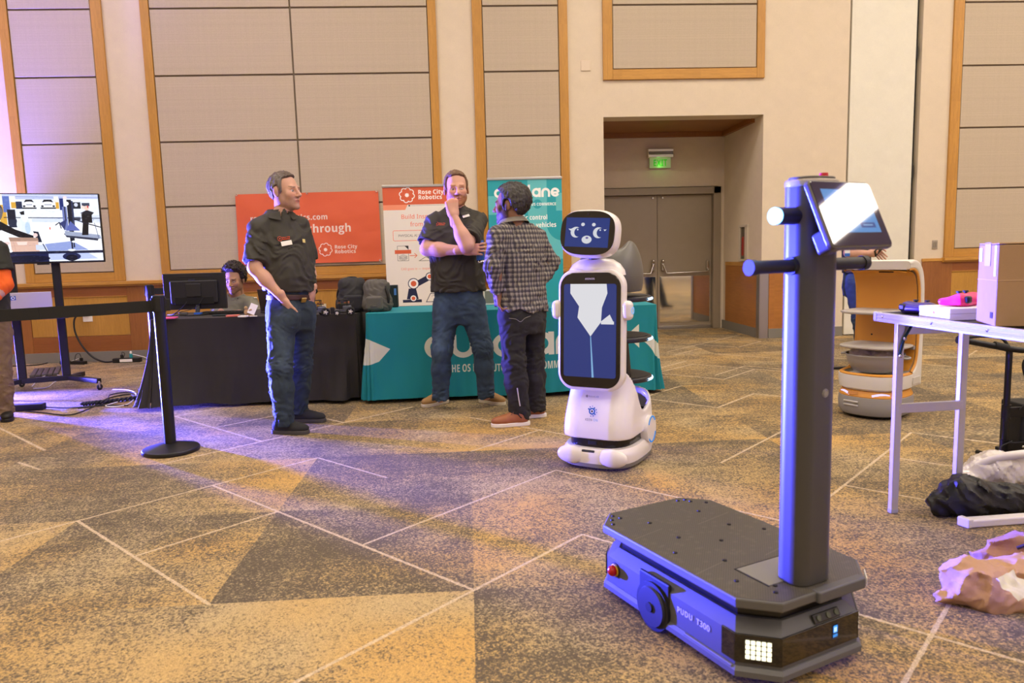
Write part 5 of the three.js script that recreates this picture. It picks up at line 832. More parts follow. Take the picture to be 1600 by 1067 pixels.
backpack('grey felt backpack beside the black backpack', 590, 486, 0.20, 0.25, mat(new THREE.Color(0.10, 0.095, 0.085), 0.95), mat(new THREE.Color(0.12, 0.115, 0.10), 0.95), -0.1);
// things on the teal table
{
  const p = onFloor(604.5, 483.5, TT.top), s = thing('tablet_stand', 'black tablet stand at the corner of teal table', 'stand', [p.x, TT.top + 0.003, p.z], 0.2); part(s, 'foot', at(rbox(0.085, 0.016, 0.06, 0.004), 0, 0.008, 0), blackM); part(s, 'upright', at(rbox(0.05, 0.11, 0.008, 0.003), -0.01, 0.065, 0, -0.15), mat(0x3c3842, 0.4)); part(s, 'side_arm', at(rbox(0.01, 0.09, 0.01, 0.003), 0.03, 0.055, 0.0), steelM);
  const q = onFloor(618, 477.5, TT.top), d = thing('display_box', 'dark green display box behind the tablet stand', 'box', [q.x, TT.top + 0.003, -6.66], 0); part(d, 'case', at(rbox(0.10, 0.20, 0.07, 0.006), 0, 0.10, 0), mat(0x0f1f1f, 0.6)); part(d, 'blue_tag', at(rbox(0.02, 0.06, 0.004, 0.001), 0.028, 0.14, 0.037), mat(0x4f82c8, 0.5));
  const f = onFloor(766, 478.5, TT.top), k = thing('picture_frame', 'small white framed picture on teal table between the men', 'frame', [f.x, TT.top + 0.003, -6.55], 0.1); part(k, 'border', mg(at(rbox(0.11, 0.14, 0.014, 0.003), 0, 0.07, 0, -0.12)), mat(0xdcd8ce, 0.5)); part(k, 'print', at(rbox(0.085, 0.11, 0.003, 0.001), 0, 0.07, 0.008, -0.12), mat(0x6f7468, 0.6));
}
// television on its wheeled stand, laptop on the stand's shelf
{
  const yaw = 0.33, s = thing('television_stand', 'black wheeled television stand with a laptop shelf', 'stand', [-4.17, 0, -7.26], yaw), bl = mat(0x0b0b0d, 0.6), q = (x, y, z) => V3(x, y, z);
  for (const x of [-0.185, 0.185]) part(s, 'post', at(rbox(0.07, 1.5, 0.045, 0.006), x, 0.84, 0), bl);
  part(s, 'crossbar', at(rbox(0.62, 0.05, 0.05, 0.005), 0.0, 0.105, 0), bl);
  part(s, 'mount_bracket', mg(at(rbox(0.46, 0.08, 0.02, 0.004), 0, 1.42, 0.03), at(rbox(0.46, 0.08, 0.02, 0.004), 0, 1.62, 0.03)), bl);
  for (const [x, z, k] of [[0.50, 0.30, 1], [0.27, -0.34, 1], [-0.50, 0.30, -1], [-0.27, -0.34, -1]]) { part(s, 'foot', bar([0.2 * k, 0.105, 0], [x, 0.09, z], 0.05, 0.045), bl); const c = part(s, 'caster', at(new THREE.TorusGeometry(0.02, 0.011, 10, 20), x, 0.031, z, 0, 0.8), mat(0x1a1a1e, 0.5)); part(c, 'fork', at(rbox(0.02, 0.06, 0.035, 0.006), x, 0.058, z), steelM); }
  part(s, 'shelf', at(rbox(0.56, 0.018, 0.30, 0.008), 0.02, 0.72, 0.15), bl);
  const tv = thing('television', 'flat television showing a video of robots and cars', 'television', [-4.17, 1.56, -7.26], yaw); tv.translateZ(0.06); tv.translateX(0.045);
  const tvTex = canvasTex(1120, 630, (g, w, h) => {      // a video still: a garage with cars, robots, and a woman setting down a paper bag
    const X = (px) => (px + 43) / 207 * w, Y = (py) => (py - 306) / 103 * h, B = (c, x0, y0, x1, y1) => { g.fillStyle = c; g.fillRect(X(x0), Y(y0), X(x1) - X(x0), Y(y1) - Y(y0)); }, P = (c, pts) => { g.fillStyle = c; g.beginPath(); pts.forEach(([x, y], i) => i ? g.lineTo(X(x), Y(y)) : g.moveTo(X(x), Y(y))); g.fill(); }, O = (c, x, y, rx, ry, a = 0) => { g.fillStyle = c; g.beginPath(); g.ellipse(X(x), Y(y), rx * 5.4, ry * 6.1, a, 0, 7); g.fill(); }, L = (c, k, pts) => { g.strokeStyle = c; g.lineWidth = k; g.lineCap = g.lineJoin = 'round'; g.beginPath(); pts.forEach(([x, y], i) => i ? g.lineTo(X(x), Y(y)) : g.moveTo(X(x), Y(y))); g.stroke(); };
    B('#e9effc', -43, 306, 164, 409); B('#c3cdf0', -43, 306, 164, 313); B('#f6f9ff', -43, 345, 164, 392); P('#d4def8', [[60, 343], [164, 338], [164, 350], [60, 348]]);
    L('#7f8dc4', 5, [[-43, 309], [164, 311]]); L('#9aa6d6', 4, [[24, 313], [110, 313]]);
    B('#f3efe6', 6, 306, 20, 322); B('#d9a63f', 14, 322, 24, 352); B('#5a72bd', 20, 309, 30, 333); B('#f3efe6', 30, 309, 39, 318); B('#d9a63f', 32, 318, 40, 327); B('#d9a63f', 98, 318, 103, 328); B('#f3efe6', 96, 309, 103, 318); B('#26304f', 39, 317, 48, 328);
    for (const [x0, x1] of [[48, 69], [75, 98]]) { P('#161b2a', [[x0 + 3, 318], [x0 + 6, 314], [x1 - 6, 314], [x1 - 3, 318]]); O('#fbfcff', (x0 + x1) / 2, 322, (x1 - x0) / 2, 5); B('#10141f', x0, 326, x1, 328); O('#2a2f3d', x0 + 3, 324, 2, 1.5); O('#2a2f3d', x1 - 3, 324, 2, 1.5); B('#9aa2b8', x0 + 6, 321, x1 - 6, 322.5); }
    B('#1b2c70', 104, 312, 110, 330); O('#232a3c', 127, 322, 6, 4); B('#1b2230', 124, 318, 136, 328); B('#3b4258', 138, 319, 150, 324); O('#cfd6ea', 129, 322, 3, 3);
    B('#141a2e', 25, 329, 37, 352); B('#202a44', 26, 344, 38, 356); L('#0f1730', 7, [[20, 341], [164, 343]]);
    O('#dfe9f3', 49, 352, 8, 14); O('#eef4fb', 50, 341, 5, 7); P('#10151f', [[43, 333], [50, 331], [50, 337], [45, 337]]); O('#bcd3ea', 53, 357, 4, 9); O('#e4edf6', 41, 352, 4, 7); P('#1b2236', [[60, 362], [68, 363], [72, 379], [66, 379]]);
    O('#4a4650', 8, 332, 11, 13, 0.2); O('#8b8790', 4, 329, 6, 8, 0.3); O('#6c6870', 13, 336, 5, 10, 0.2); P('#0a0d1a', [[-43, 330], [0, 341], [14, 347], [34, 359], [60, 369], [60, 373], [38, 371], [14, 360], [4, 362], [-2, 380], [-43, 409]]); P('#0a0d1a', [[-20, 366], [0, 371], [15, 379], [14, 383], [-20, 376]]); O('#f0cfcd', 63, 368, 3.5, 3); O('#f0cfcd', 20, 380, 4.5, 2.6);
    P('#a98778', [[23, 371], [66, 372], [67, 378], [25, 378]]); P('#ddb6a6', [[25, 377], [66, 377], [67, 395], [26, 396]]); L('#c79f90', 3, [[27, 384], [66, 384]]); L('#b98f80', 2, [[30, 378], [32, 395]]); P('#f0d9cf', [[34, 378], [50, 378], [49, 383], [36, 383]]);
    P('#8f9fd8', [[76, 382], [118, 378], [142, 392], [80, 393]]); P('#b9c6f0', [[80, 397], [140, 396], [156, 406], [82, 407]]); B('#cdd8f7', 62, 383, 77, 391); L('#1d2542', 8, [[73, 382], [78, 393]]); P('#18204a', [[20, 386], [28, 396], [80, 396], [80, 409], [16, 409]]); O('#0c122c', 48, 404, 34, 5); O('#1a2450', 115, 402, 14, 6); O('#0b1026', 115, 404, 9, 5);
    B('#141a38', -43, 393, 164, 397); O('#f4f7ff', 24, 392, 3, 2);
    B('#6b77b4', 107, 325, 114, 361); L('#1c2238', 9, [[111, 325], [111, 345]]); B('#12172a', 115, 314, 122, 378); B('#2a3358', 122, 316, 124.5, 362); B('#12172a', 116, 378, 118.5, 393); B('#12172a', 119.5, 378, 121.5, 388); O('#ffffff', 115.5, 320, 2.6, 2.8); O('#f2dede', 113, 311, 3, 2.4); P('#5a67b0', [[110, 362], [118, 347], [132, 362]]); P('#303a70', [[101, 350], [113, 344], [108, 361]]); L('#1a2038', 8, [[95, 353], [101, 349], [103, 358]]); O('#e9eefb', 116, 392, 6, 1.8); O('#e9eefb', 122, 379, 5, 1.8);
    P('#2a3048', [[106, 366], [160, 372], [158, 378], [110, 372]]); P('#9aa4c0', [[108, 362], [162, 369], [164, 375], [108, 369]]); P('#0d0f18', [[136, 336], [152, 334], [152, 350], [136, 350]]); P('#0d0f18', [[137, 350], [146, 350], [144, 369], [134, 369]]); P('#191c28', [[134, 335], [145, 330], [156, 334], [152, 338]]); O('#f0cdbd', 145, 327, 4, 3.6); O('#f4d8cc', 139, 326, 2, 3); O('#c2404a', 147, 325, 1.2, 2); B('#3b3f52', 124, 341, 134, 346); L('#12172a', 9, [[124, 344], [140, 350], [164, 357]]); L('#4d5878', 5, [[154, 345], [160, 375]]); O('#dfe6f8', 156, 348, 3, 2.4); O('#ff7a6a', 86, 358, 1.1, 2.2);
    for (let k = 0; k < 900; k++) { const x = hash2(k, 1) * w, y = hash2(k, 2) * h; g.fillStyle = hash2(k, 3) > 0.5 ? 'rgba(255,255,255,0.10)' : 'rgba(40,60,140,0.08)'; g.fillRect(x, y, 4 + hash2(k, 4) * 22, 2 + hash2(k, 5) * 7); }
  });
  part(tv, 'housing', at(rbox(1.15, 0.66, 0.05, 0.008), 0, 0, -0.005), blackM);
  part(tv, 'screen', at(new THREE.PlaneGeometry(1.125, 0.632), 0, 0.004, 0.0215), new THREE.MeshStandardMaterial({ color: 0x0a0a0a, roughness: 0.25, emissive: 0xffffff, emissiveMap: tvTex, emissiveIntensity: 1.45 }));
  part(tv, 'sensor_bump', at(rbox(0.10, 0.015, 0.03, 0.004), 0.05, -0.335, 0), blackM);
  const tl = new THREE.RectAreaLight(0xdfe6ff, 1.2, 1.1, 0.62); tl.position.set(0, 0, 0.03); tl.rotation.y = Math.PI; tv.add(tl);
  const lp = thing('laptop', 'silver laptop with blue sticker on the television stand', 'laptop', [-4.17, 0.731, -7.26], yaw); lp.translateZ(0.16); lp.translateX(-0.02);
  part(lp, 'base', at(rbox(0.36, 0.014, 0.24, 0.006), 0, 0.008, -0.1), mat(0xb9b9bb, 0.35, 0.6)); part(lp, 'lid', at(rbox(0.36, 0.225, 0.007, 0.006), 0, 0.122, 0.03, 0.09), mat(0xc6c4c2, 0.4, 0.3)); part(lp, 'sticker', at(rbox(0.045, 0.04, 0.001, 0.0004), -0.13, 0.185, 0.040, 0.09), mat(0x2f62b0, 0.5)); part(lp, 'sticker_mark', at(new THREE.TorusGeometry(0.012, 0.003, 8, 20), -0.13, 0.185, 0.041, 0.09), whiteM);
}
// stanchions and belt
function stanchion(label, x, z) {
  const s = thing('stanchion', label, 'stanchion', [x, 0, z], 0.3), b = mat(0x121214, 0.42), r = mat(0x0d0d0e, 0.6);
  part(s, 'base', lathe([[0, 0.0], [0.168, 0.0], [0.172, 0.006], [0.172, 0.022], [0.166, 0.028], [0.10, 0.045], [0.045, 0.058], [0.0, 0.060]], 56), b);
  part(s, 'post', at(cyl(0.034, 0.034, 0.88, 36), 0, 0.49, 0), b);
  part(s, 'head', mg(at(cyl(0.037, 0.037, 0.10, 36), 0, 0.945, 0), lathe([[0, 0.992], [0.037, 0.992], [0.037, 0.998], [0.03, 1.003], [0, 1.004]], 36), [0, 1, 2, 3].map((k) => at(rbox(0.012, 0.09, 0.03, 0.003), Math.cos(k * 1.57) * 0.036, 0.945, Math.sin(k * 1.57) * 0.036, 0, -k * 1.57))), r);
  return s;
}
const st0 = stanchion('black belt stanchion at the end of the belt', -1.944, -4.66), st1 = stanchion('black belt stanchion behind the corner of black cloth', -3.02, -7.06);
const stOff = stanchion('black belt stanchion holding the far belt end', -4.30, -3.835);
{ const a = V3(-1.985, 0.935, -4.655), b = V3(-4.26, 0.925, -3.85), pts = [...Array(9)].map((_, i) => { const p = a.clone().lerp(b, i / 8); p.y -= 0.012 * Math.sin(i / 8 * Math.PI); return p; }); const belt = part(st0, 'belt', ribbon(pts, V3(0, 1, 0), 0.072, 0.003), mat(0x1b1a18, 0.8), 'black webbing belt'); st0.updateMatrixWorld(true); belt.geometry.applyMatrix4(st0.matrixWorld.clone().invert()); part(st0, 'belt_clip', at(rbox(0.03, 0.075, 0.018, 0.004), 0.05, 0.94, 0.0, 0, 0.1), blackM); }
{ const a = V3(-3.02 + 0.03, 0.94, -7.06), b = V3(-2.80, 0.93, -7.3); const belt = part(st1, 'belt_stub', bar(a, b, 0.003, 0.06), mat(0x1b1a18, 0.8)); st1.updateMatrixWorld(true); belt.geometry.applyMatrix4(st1.matrixWorld.clone().invert()); }
// cables, outlet and power strips by the left wall
const cable = (name, label, pts, r, m) => solo(name, tube(pts.map(([px, py, h = 0.006]) => onFloor(px, py, h)), r, pts.length * 10), m, label, 'cable');
{
  const o = thing('wall_outlet', 'white wall outlet with a black plug in wainscot', 'outlet', [-4.757, 0.585, WZ + 0.012]); part(o, 'cover_plate', at(rbox(0.115, 0.16, 0.008, 0.003), 0, 0, 0.004), whiteM); part(o, 'plug', mg(at(cyl(0.028, 0.024, 0.05, 18), 0.005, 0.03, 0.03, Math.PI / 2), at(rbox(0.04, 0.03, 0.03, 0.008), -0.02, 0.028, 0.04)), blackM);
  solo('power_cable', tube([[-4.77, 0.615, WZ + 0.06], [-4.86, 0.57, WZ + 0.10], [-4.88, 0.42, WZ + 0.11], [-4.80, 0.22, WZ + 0.13], [-4.66, 0.07, WZ + 0.16], [-4.5, 0.014, WZ + 0.2], [-4.40, 0.02, WZ + 0.2]], 0.011, 60, 8), mat(0x17181a, 0.6), 'thick black power cable drooping from the wall outlet', 'cable');
  const ps = thing('power_strip', 'black power strip lying against the grey baseboard', 'power strip', [-4.24, 0, WZ + 0.20], 0.02); part(ps, 'body', at(rbox(0.33, 0.055, 0.07, 0.008), 0, 0.028, 0), blackM); part(ps, 'label', at(rbox(0.15, 0.035, 0.002, 0.001), 0.0, 0.028, 0.036), whiteM); part(ps, 'plug', mg(at(rbox(0.03, 0.045, 0.03, 0.006), -0.06, 0.075, 0), tube([[-0.06, 0.09, 0], [-0.05, 0.13, 0], [-0.02, 0.11, 0.01], [-0.03, 0.06, 0.03]], 0.004)), blackM); part(ps, 'adapter', at(rbox(0.034, 0.05, 0.03, 0.006), 0.05, 0.08, 0), mat(0x1e8f9b, 0.4), 'teal bottle shaped adapter'); part(ps, 'adapter_cap', at(ell(0.014, 0.018, 0.014), 0.05, 0.12, 0), whiteM);
  solo('charger_cable', tube([[-4.17, 0.10, WZ + 0.2], [-4.05, 0.06, WZ + 0.18], [-3.95, 0.02, WZ + 0.2], [-3.6, 0.006, WZ + 0.25]], 0.004), whiteM, 'thin white cable leaving the black power strip', 'cable');
  const p2 = thing('power_strip', 'long black power strip on carpet below the outlet', 'power strip', onFloor(115, 569).toArray(), -0.28); part(p2, 'body', at(rbox(0.36, 0.04, 0.055, 0.006), 0, 0.02, 0), blackM); part(p2, 'tag', at(rbox(0.09, 0.004, 0.02, 0.001), 0.03, 0.055, 0, 0, 0.3, 0.3), whiteM); part(p2, 'plug', mg(at(rbox(0.03, 0.04, 0.03, 0.005), 0.12, 0.06, 0), tube([[0.12, 0.08, 0], [0.10, 0.13, 0], [0.05, 0.12, 0], [0.04, 0.05, 0.02]], 0.004)), blackM);
  cable('floor_cable', 'black cable running along the baseboard behind television stand', [[20, 572], [60, 570], [90, 563], [120, 563], [150, 563], [170, 560], [188, 559]], 0.006, blackM);
  cable('floor_cable', 'thin black cable crossing the carpet toward the black table', [[0, 622], [30, 640], [70, 645], [110, 648], [140, 638], [170, 622], [200, 616], [216, 622]], 0.005, blackM);
  cable('floor_cable', 'black cable looped on the carpet beside the black cloth', [[168, 624], [175, 616], [195, 613], [214, 615], [212, 621], [190, 624], [172, 628], [150, 634], [122, 638]], 0.005, blackM);
  cable('white_cable', 'white cable looped on the carpet beside the black cloth', [[176, 608.5], [200, 609.5], [212, 615], [208, 625], [195, 633], [178, 635.5], [165, 634], [184, 628]], 0.005, whiteM);
  cable('white_cable', 'white cable coiled under the television stand', [[50, 604], [64, 590], [80, 585], [96, 588], [84, 598], [70, 606], [52, 607]], 0.005, mat(0xd7d2ea, 0.5));
  { const pts = [[128, 632.5], [150, 630], [180, 627], [212, 623]].map(([x, y]) => onFloor(x, y, 0.012)), o2 = thing('cable_braid', 'thick braided black cable bundle lying on the carpet', 'cable'); for (const k of [0, 1]) part(o2, 'strand', tube([...Array(40)].map((_, i) => { const t = i / 39 * 3, a = Math.min(2, Math.floor(t)), p = pts[a].clone().lerp(pts[a + 1], t - a); return p.add(V3(0, 0.010 * Math.sin(i * 1.1 + k * 3.14) + 0.006, 0.014 * Math.cos(i * 1.1 + k * 3.14))); }), 0.011, 120, 6), mat(0x1c1b22, 0.6)); }
  const ab = thing('adapter_box', 'flat black adapter box on the carpet by khaki trousers', 'adapter', onFloor(46, 641).toArray(), 0.1); part(ab, 'case', at(rbox(0.24, 0.055, 0.08, 0.008), 0, 0.028, 0), blackM); part(ab, 'cord', tube([[0.12, 0.02, 0], [0.3, 0.006, 0.02], [0.6, 0.006, 0.0], [0.8, 0.006, 0.06]], 0.005), blackM);
  const rp = thing('cable_ramp', 'grey ribbed cable cover lying under the television stand', 'cable cover', onFloor(72, 583).toArray(), 0.45); for (let k = 0; k < 5; k++) part(rp, 'rib', at(rbox(0.05, 0.03, 0.6, 0.01), -0.11 + k * 0.055, 0.015, 0), mat(0x4a4548, 0.7));
}
// small fixtures on the walls
{
  const plate = (name, label, cat, p, w, h, m, ry = 0) => { const o = thing(name, label, cat, p, ry); part(o, 'cover_plate', at(rbox(w, h, 0.012, 0.004), 0, 0, 0.006), m); return o; };
  plate('wall_plate', 'square blank cover plate high beside the teal banner', 'cover plate', [1.547, 3.506, WZ], 0.12, 0.125, mat(new THREE.Color(0.72, 0.61, 0.48), 0.7));
  const sw = plate('light_switch', 'grey double switch plate on wall beside partition', 'switch', [6.168, 1.171, WZ], 0.07, 0.115, mat(0xa39a8c, 0.4)); for (const x of [-0.014, 0.014]) part(sw, 'rocker', at(rbox(0.022, 0.07, 0.01, 0.003), x, 0, 0.014), mat(0x8d8578, 0.4));
  const atX = (px, py, X) => { const d = _ray(px, py), t = X / d.x; return V3(X, CAM_H + d.y * t, d.z * t); };
  const a = atX(1157, 353, R1), b = atX(1170, 407, R1), cz = (a.z + b.z) / 2, cy = (a.y + b.y) / 2, w = Math.min(0.36, Math.abs(a.z - b.z)), h = Math.abs(a.y - b.y) * 0.98;
  const c = thing('extinguisher_cabinet', 'white framed wall cabinet with red extinguisher in recess', 'cabinet', [R1, cy, cz], -Math.PI / 2), wm = mat(0xcfc4b2, 0.5);
  part(c, 'frame', mg(at(rbox(w, 0.035, 0.03, 0.005), 0, h / 2, 0.015), at(rbox(w, 0.035, 0.03, 0.005), 0, -h / 2, 0.015), at(rbox(0.045, h, 0.03, 0.005), -w / 2 + 0.022, 0, 0.015), at(rbox(0.09, h, 0.03, 0.005), w / 2 - 0.045, 0, 0.015)), wm);
  part(c, 'back_panel', at(rbox(w - 0.02, h - 0.02, 0.004, 0.001), 0, 0, 0.003), mat(0x2b2722, 0.6));
  const e = part(c, 'extinguisher', mg(at(cyl(0.035, 0.035, h * 0.5, 18), -0.02, -h * 0.12, 0.018), at(ell(0.035, 0.03, 0.03), -0.02, h * 0.13, 0.018)), mat(0x9a1414, 0.35), 'red extinguisher'); e.scale.z = 0.6; part(e, 'valve', mg(at(rbox(0.03, 0.06, 0.03, 0.006), -0.02, h * 0.2, 0.015), rod([-0.02, h * 0.2, 0.02], [0.03, h * 0.1, 0.02], 0.006)), blackM);
  part(c, 'glass', at(rbox(w - 0.13, h - 0.06, 0.003, 0.001), -0.022, 0, 0.026), new THREE.MeshPhysicalMaterial({ color: 0xffffff, roughness: 0.05, transmission: 1, thickness: 0 }));
  const x = thing('exit_sign', 'green lettered exit sign above the double doors', 'sign', [2.852, 2.545, RZ]);
  part(x, 'housing', at(rbox(0.38, 0.13, 0.10, 0.012), 0, 0.055, 0.05), mat(0xe8e8e6, 0.12, 0.55));
  part(x, 'face_bar', at(rbox(0.36, 0.045, 0.02, 0.006), 0, 0.055, 0.10), mat(0x6d6a64, 0.2, 0.9));
  const exitTex = canvasTex(256, 128, (g, w2, h2) => { g.fillStyle = '#aebd8a'; g.fillRect(0, 0, w2, h2); g.fillStyle = '#3ac41e'; g.font = 'bold 112px sans-serif'; g.textAlign = 'center'; g.save(); g.translate(128, 104); g.scale(0.72, 1); g.fillText('EXIT', 0, 0); g.restore(); });
  part(x, 'panel', at(rbox(0.32, 0.155, 0.006, 0.002), 0, -0.08, 0.05), mat(0xa9b886, 0.2)); part(x, 'lettering', at(new THREE.PlaneGeometry(0.315, 0.15), 0, -0.08, 0.0545), new THREE.MeshStandardMaterial({ color: 0xffffff, map: exitTex, emissive: 0xffffff, emissiveMap: exitTex, emissiveIntensity: 0.2, roughness: 0.3 }));
  const pl = new THREE.PointLight(0x66ff55, 0.02); pl.position.set(0, -0.12, 0.12); x.add(pl);
}
// ================= robots =================
const robotWhite = mat(new THREE.Color(0.80, 0.765, 0.76), 0.28, 0, { clearcoat: 0.4, clearcoatRoughness: 0.2 });
const glossBlack = mat(0x0b0a0c, 0.12, 0, { clearcoat: 0.6, clearcoatRoughness: 0.08 });
const screenMat = (tex, k) => new THREE.MeshStandardMaterial({ color: 0x050505, roughness: 0.15, emissive: 0xffffff, emissiveMap: tex, emissiveIntensity: k });
const glow = (c, k) => new THREE.MeshStandardMaterial({ color: 0x111111, emissive: new THREE.Color(c), emissiveIntensity: k });
const textPlane = (w, h, tw, th, draw) => [new THREE.PlaneGeometry(w, h), mat(0xffffff, 0.5, 0, { transparent: true, map: canvasTex(tw, th, (g) => { g.clearRect(0, 0, tw, th); draw(g, tw, th); }) })];
// --- white serving robot with a face screen ---
{
  const R = thing('serving_robot', 'white serving robot with face screen and dark trays', 'robot', [0.785, 0, -4.09], -0.56);
  const ring = (w, d, y, zo = 0, p = 3.2, n = 48) => [...Array(n)].map((_, i) => { const a = i / n * Math.PI * 2, c = Math.cos(a), s = Math.sin(a), k = Math.pow(Math.pow(Math.abs(c), p) + Math.pow(Math.abs(s), p), -1 / p); return [c * k * w, y, s * k * d + zo]; });
  part(R, 'skirt', loft([ring(0.185, 0.245, 0.014), ring(0.215, 0.28, 0.018), ring(0.219, 0.284, 0.04)], true, 0.5), mat(0x7d7a77, 0.5), 'grey rubber rim at the floor');
  part(R, 'base', loft([ring(0.216, 0.281, 0.038), ring(0.222, 0.288, 0.075), ring(0.219, 0.285, 0.100), ring(0.207, 0.270, 0.122), ring(0.15, 0.2, 0.130)], true, 0.5), robotWhite);
  for (const x of [-0.12, 0.12]) part(R, 'front_bulge', at(ell(0.088, 0.052, 0.030), x, 0.078, 0.266), robotWhite);
  for (const [x, z] of [[-0.14, 0.16], [0.14, 0.16], [-0.14, -0.18], [0.14, -0.18]]) part(R, 'caster', at(new THREE.TorusGeometry(0.011, 0.008, 8, 16), x, 0.019, z), blackM);
  part(R, 'sensor_slot', loft([ring(0.180, 0.242, 0.112), ring(0.184, 0.248, 0.120), ring(0.184, 0.248, 0.190)], true, 0.5), mat(0x0a0a16, 0.15));
  part(R, 'sensor_eye', mg(at(rbox(0.05, 0.022, 0.01, 0.004), 0.0, 0.150, 0.247), at(rbox(0.02, 0.016, 0.008, 0.004), 0.05, 0.150, 0.245)), blackM);
  part(R, 'charge_contact', at(rbox(0.075, 0.013, 0.012, 0.004), -0.015, 0.108, 0.278, -0.6), blackM);
  // body: one hollow tub with a tall front
  const tub = new Field(0.02), tubF = (x, y, z) => {
    const zf = 0.262 - 0.10 * sstep(0.2, 0.52, y), zb = -0.272 + 0.02 * sstep(0.2, 0.4, y), hw = 0.203 - 0.012 * sstep(0.2, 0.55, y), cz = (zf + zb) / 2, hz = (zf - zb) / 2, r = 0.11;
    const qx = Math.abs(x) - hw + r, qz = Math.abs(z - cz) - hz + r, d2 = Math.hypot(Math.max(qx, 0), Math.max(qz, 0)) + Math.min(Math.max(qx, qz), 0) - r;
    const rim = lerp(0.345, 0.60, sstep(-0.02, 0.20, z)) + 0.0 * x + 0.05 * sstep(-0.16, -0.27, z) - 0.055 * Math.exp(-Math.pow((z + 0.06) / 0.10, 2));
    let d = Math.max(d2, 0.172 - y, y - rim);
    const inner = Math.max(d2 + 0.022, 0.23 - y, z - 0.10); d = Math.max(d, -inner); return d;
  };
  part(R, 'body_shell', surfaceNet(tubF, V3(-0.24, 0.14, -0.31), V3(0.24, 0.68, 0.30), 0.0075), robotWhite);
  const liner = (x, y, z) => { const e = 0.004; return tubF(x, y, z); };
  part(R, 'inner_liner', surfaceNet((x, y, z) => { const hw = 0.1855, qx = Math.abs(x) - hw + 0.09, qz = Math.abs(z + 0.075) - 0.181 + 0.09, d2 = Math.hypot(Math.max(qx, 0), Math.max(qz, 0)) + Math.min(Math.max(qx, qz), 0) - 0.09; const o = Math.max(d2, 0.22 - y, y - lerp(0.335, 0.45, sstep(0.0, 0.1, z)) + 0.045 * Math.exp(-Math.pow((z + 0.06) / 0.10, 2))); return Math.max(o, -Math.max(d2 + 0.012, 0.238 - y)); }, V3(-0.21, 0.2, -0.28), V3(0.21, 0.5, 0.13), 0.007), mat(0x1c1b1d, 0.45));
  part(R, 'bottom_tray', at(rbox(0.30, 0.012, 0.30, 0.005), 0, 0.252, -0.075), mat(0x2a2829, 0.8));
  // rear column with trays
  part(R, 'column', loft([[0.14, 0.075, 0.24, -0.16], [0.13, 0.07, 0.5, -0.14], [0.115, 0.06, 0.8, -0.11], [0.11, 0.06, 1.0, -0.05]].map(([w, d, y, z]) => ring(w, d, y, z + 0.13, 2.6))), mat(0x17161a, 0.4));
  const trayS = new THREE.Shape(); trayS.absellipse(0, 0, 0.21, 0.20, 0, Math.PI * 2);
  for (const y of [0.462, 0.695, 0.925]) {
    const g = extr(trayS, 0.030, 0.010, 3, 40); g.rotateX(Math.PI / 2); g.translate(0, y, -0.125);
    const t = part(R, 'tray', g, mat(0x26262a, 0.42), 'dark oval serving tray'); const mg2 = extr((() => { const s = new THREE.Shape(); s.absellipse(0, 0, 0.19, 0.18, 0, Math.PI * 2); return s; })(), 0.004, 0, 1, 40); mg2.rotateX(Math.PI / 2); mg2.translate(0, y + 0.017, -0.125); part(t, 'tray_mat', mg2, mat(0x3a3631, 0.9));
    for (const s of [-1, 1]) { const pts = [...Array(14)].map((_, i) => { const a = -0.55 + i / 13 * 0.75; return V3(s * 0.211 * Math.cos(a), y - 0.002, -0.125 + 0.201 * Math.sin(a)); }); part(t, 'light_strip', tube(pts, 0.0075, 28, 8), glow(0xbfe0ff, 3)); }
  }
  // chest screen
  const chest = new THREE.Group(); chest.name = 'screen_panel'; chest.position.set(0, 0.775, 0.235); chest.rotation.x = -0.055; R.add(chest);
  part(chest, 'panel_shell', extr(rrect(0.385, 0.66, 0.095), 0.06, 0.018, 4), robotWhite);
  part(chest, 'panel_glass', at(extr(rrect(0.350, 0.622, 0.082), 0.012, 0.003, 2), 0, 0, 0.029), glossBlack);
  const suit = canvasTex(600, 1000, (g, w, h) => {
    g.fillStyle = '#2e3f86'; g.fillRect(0, 0, w, h); g.fillStyle = '#f4f4fa'; g.beginPath(); g.moveTo(75, 0); g.lineTo(490, 0); g.lineTo(500, 100); g.lineTo(440, 250); g.lineTo(430, 405); g.lineTo(312, 560); g.lineTo(160, 360); g.lineTo(178, 240); g.lineTo(75, 100); g.fill();
    g.fillRect(430, 395, 145, 32); g.beginPath(); g.moveTo(432, 395); g.lineTo(528, 322); g.lineTo(566, 395); g.fill(); g.fillStyle = '#8fc3f2'; g.beginPath(); g.moveTo(308, 560); g.lineTo(318, 560); g.lineTo(352, 1000); g.lineTo(328, 1000); g.fill();
  });
  part(chest, 'display', at(new THREE.ShapeGeometry(rrect(0.304, 0.505, 0.014)), 0, -0.002, 0.0363), screenMat(suit, 0.95));
  { const d = chest.children[2].geometry, p = d.attributes.position; for (let i = 0; i < p.count; i++) d.attributes.uv.setXY(i, (p.getX(i) + 0.152) / 0.304, (p.getY(i) + 0.002 + 0.2525) / 0.505); }
  { const [g, m] = textPlane(0.07, 0.018, 256, 64, (c) => { c.fillStyle = '#b9b4b0'; c.font = 'bold 50px sans-serif'; c.textAlign = 'center'; c.fillText('KEENON', 128, 50); }); part(chest, 'panel_lettering', at(g, 0, 0.278, 0.0362), m); }
  for (const s of [-1, 1]) { const a = part(R, 'side_arm', at(rbox(0.055, 0.105, 0.065, 0.027, 4), s * 0.205, 0.885, 0.235), robotWhite); part(a, 'arm_ring', at(new THREE.TorusGeometry(0.018, 0.002, 8, 28), s * 0.2335, 0.885, 0.235, 0, Math.PI / 2), glow(0x7fc4ff, 1.2)); }
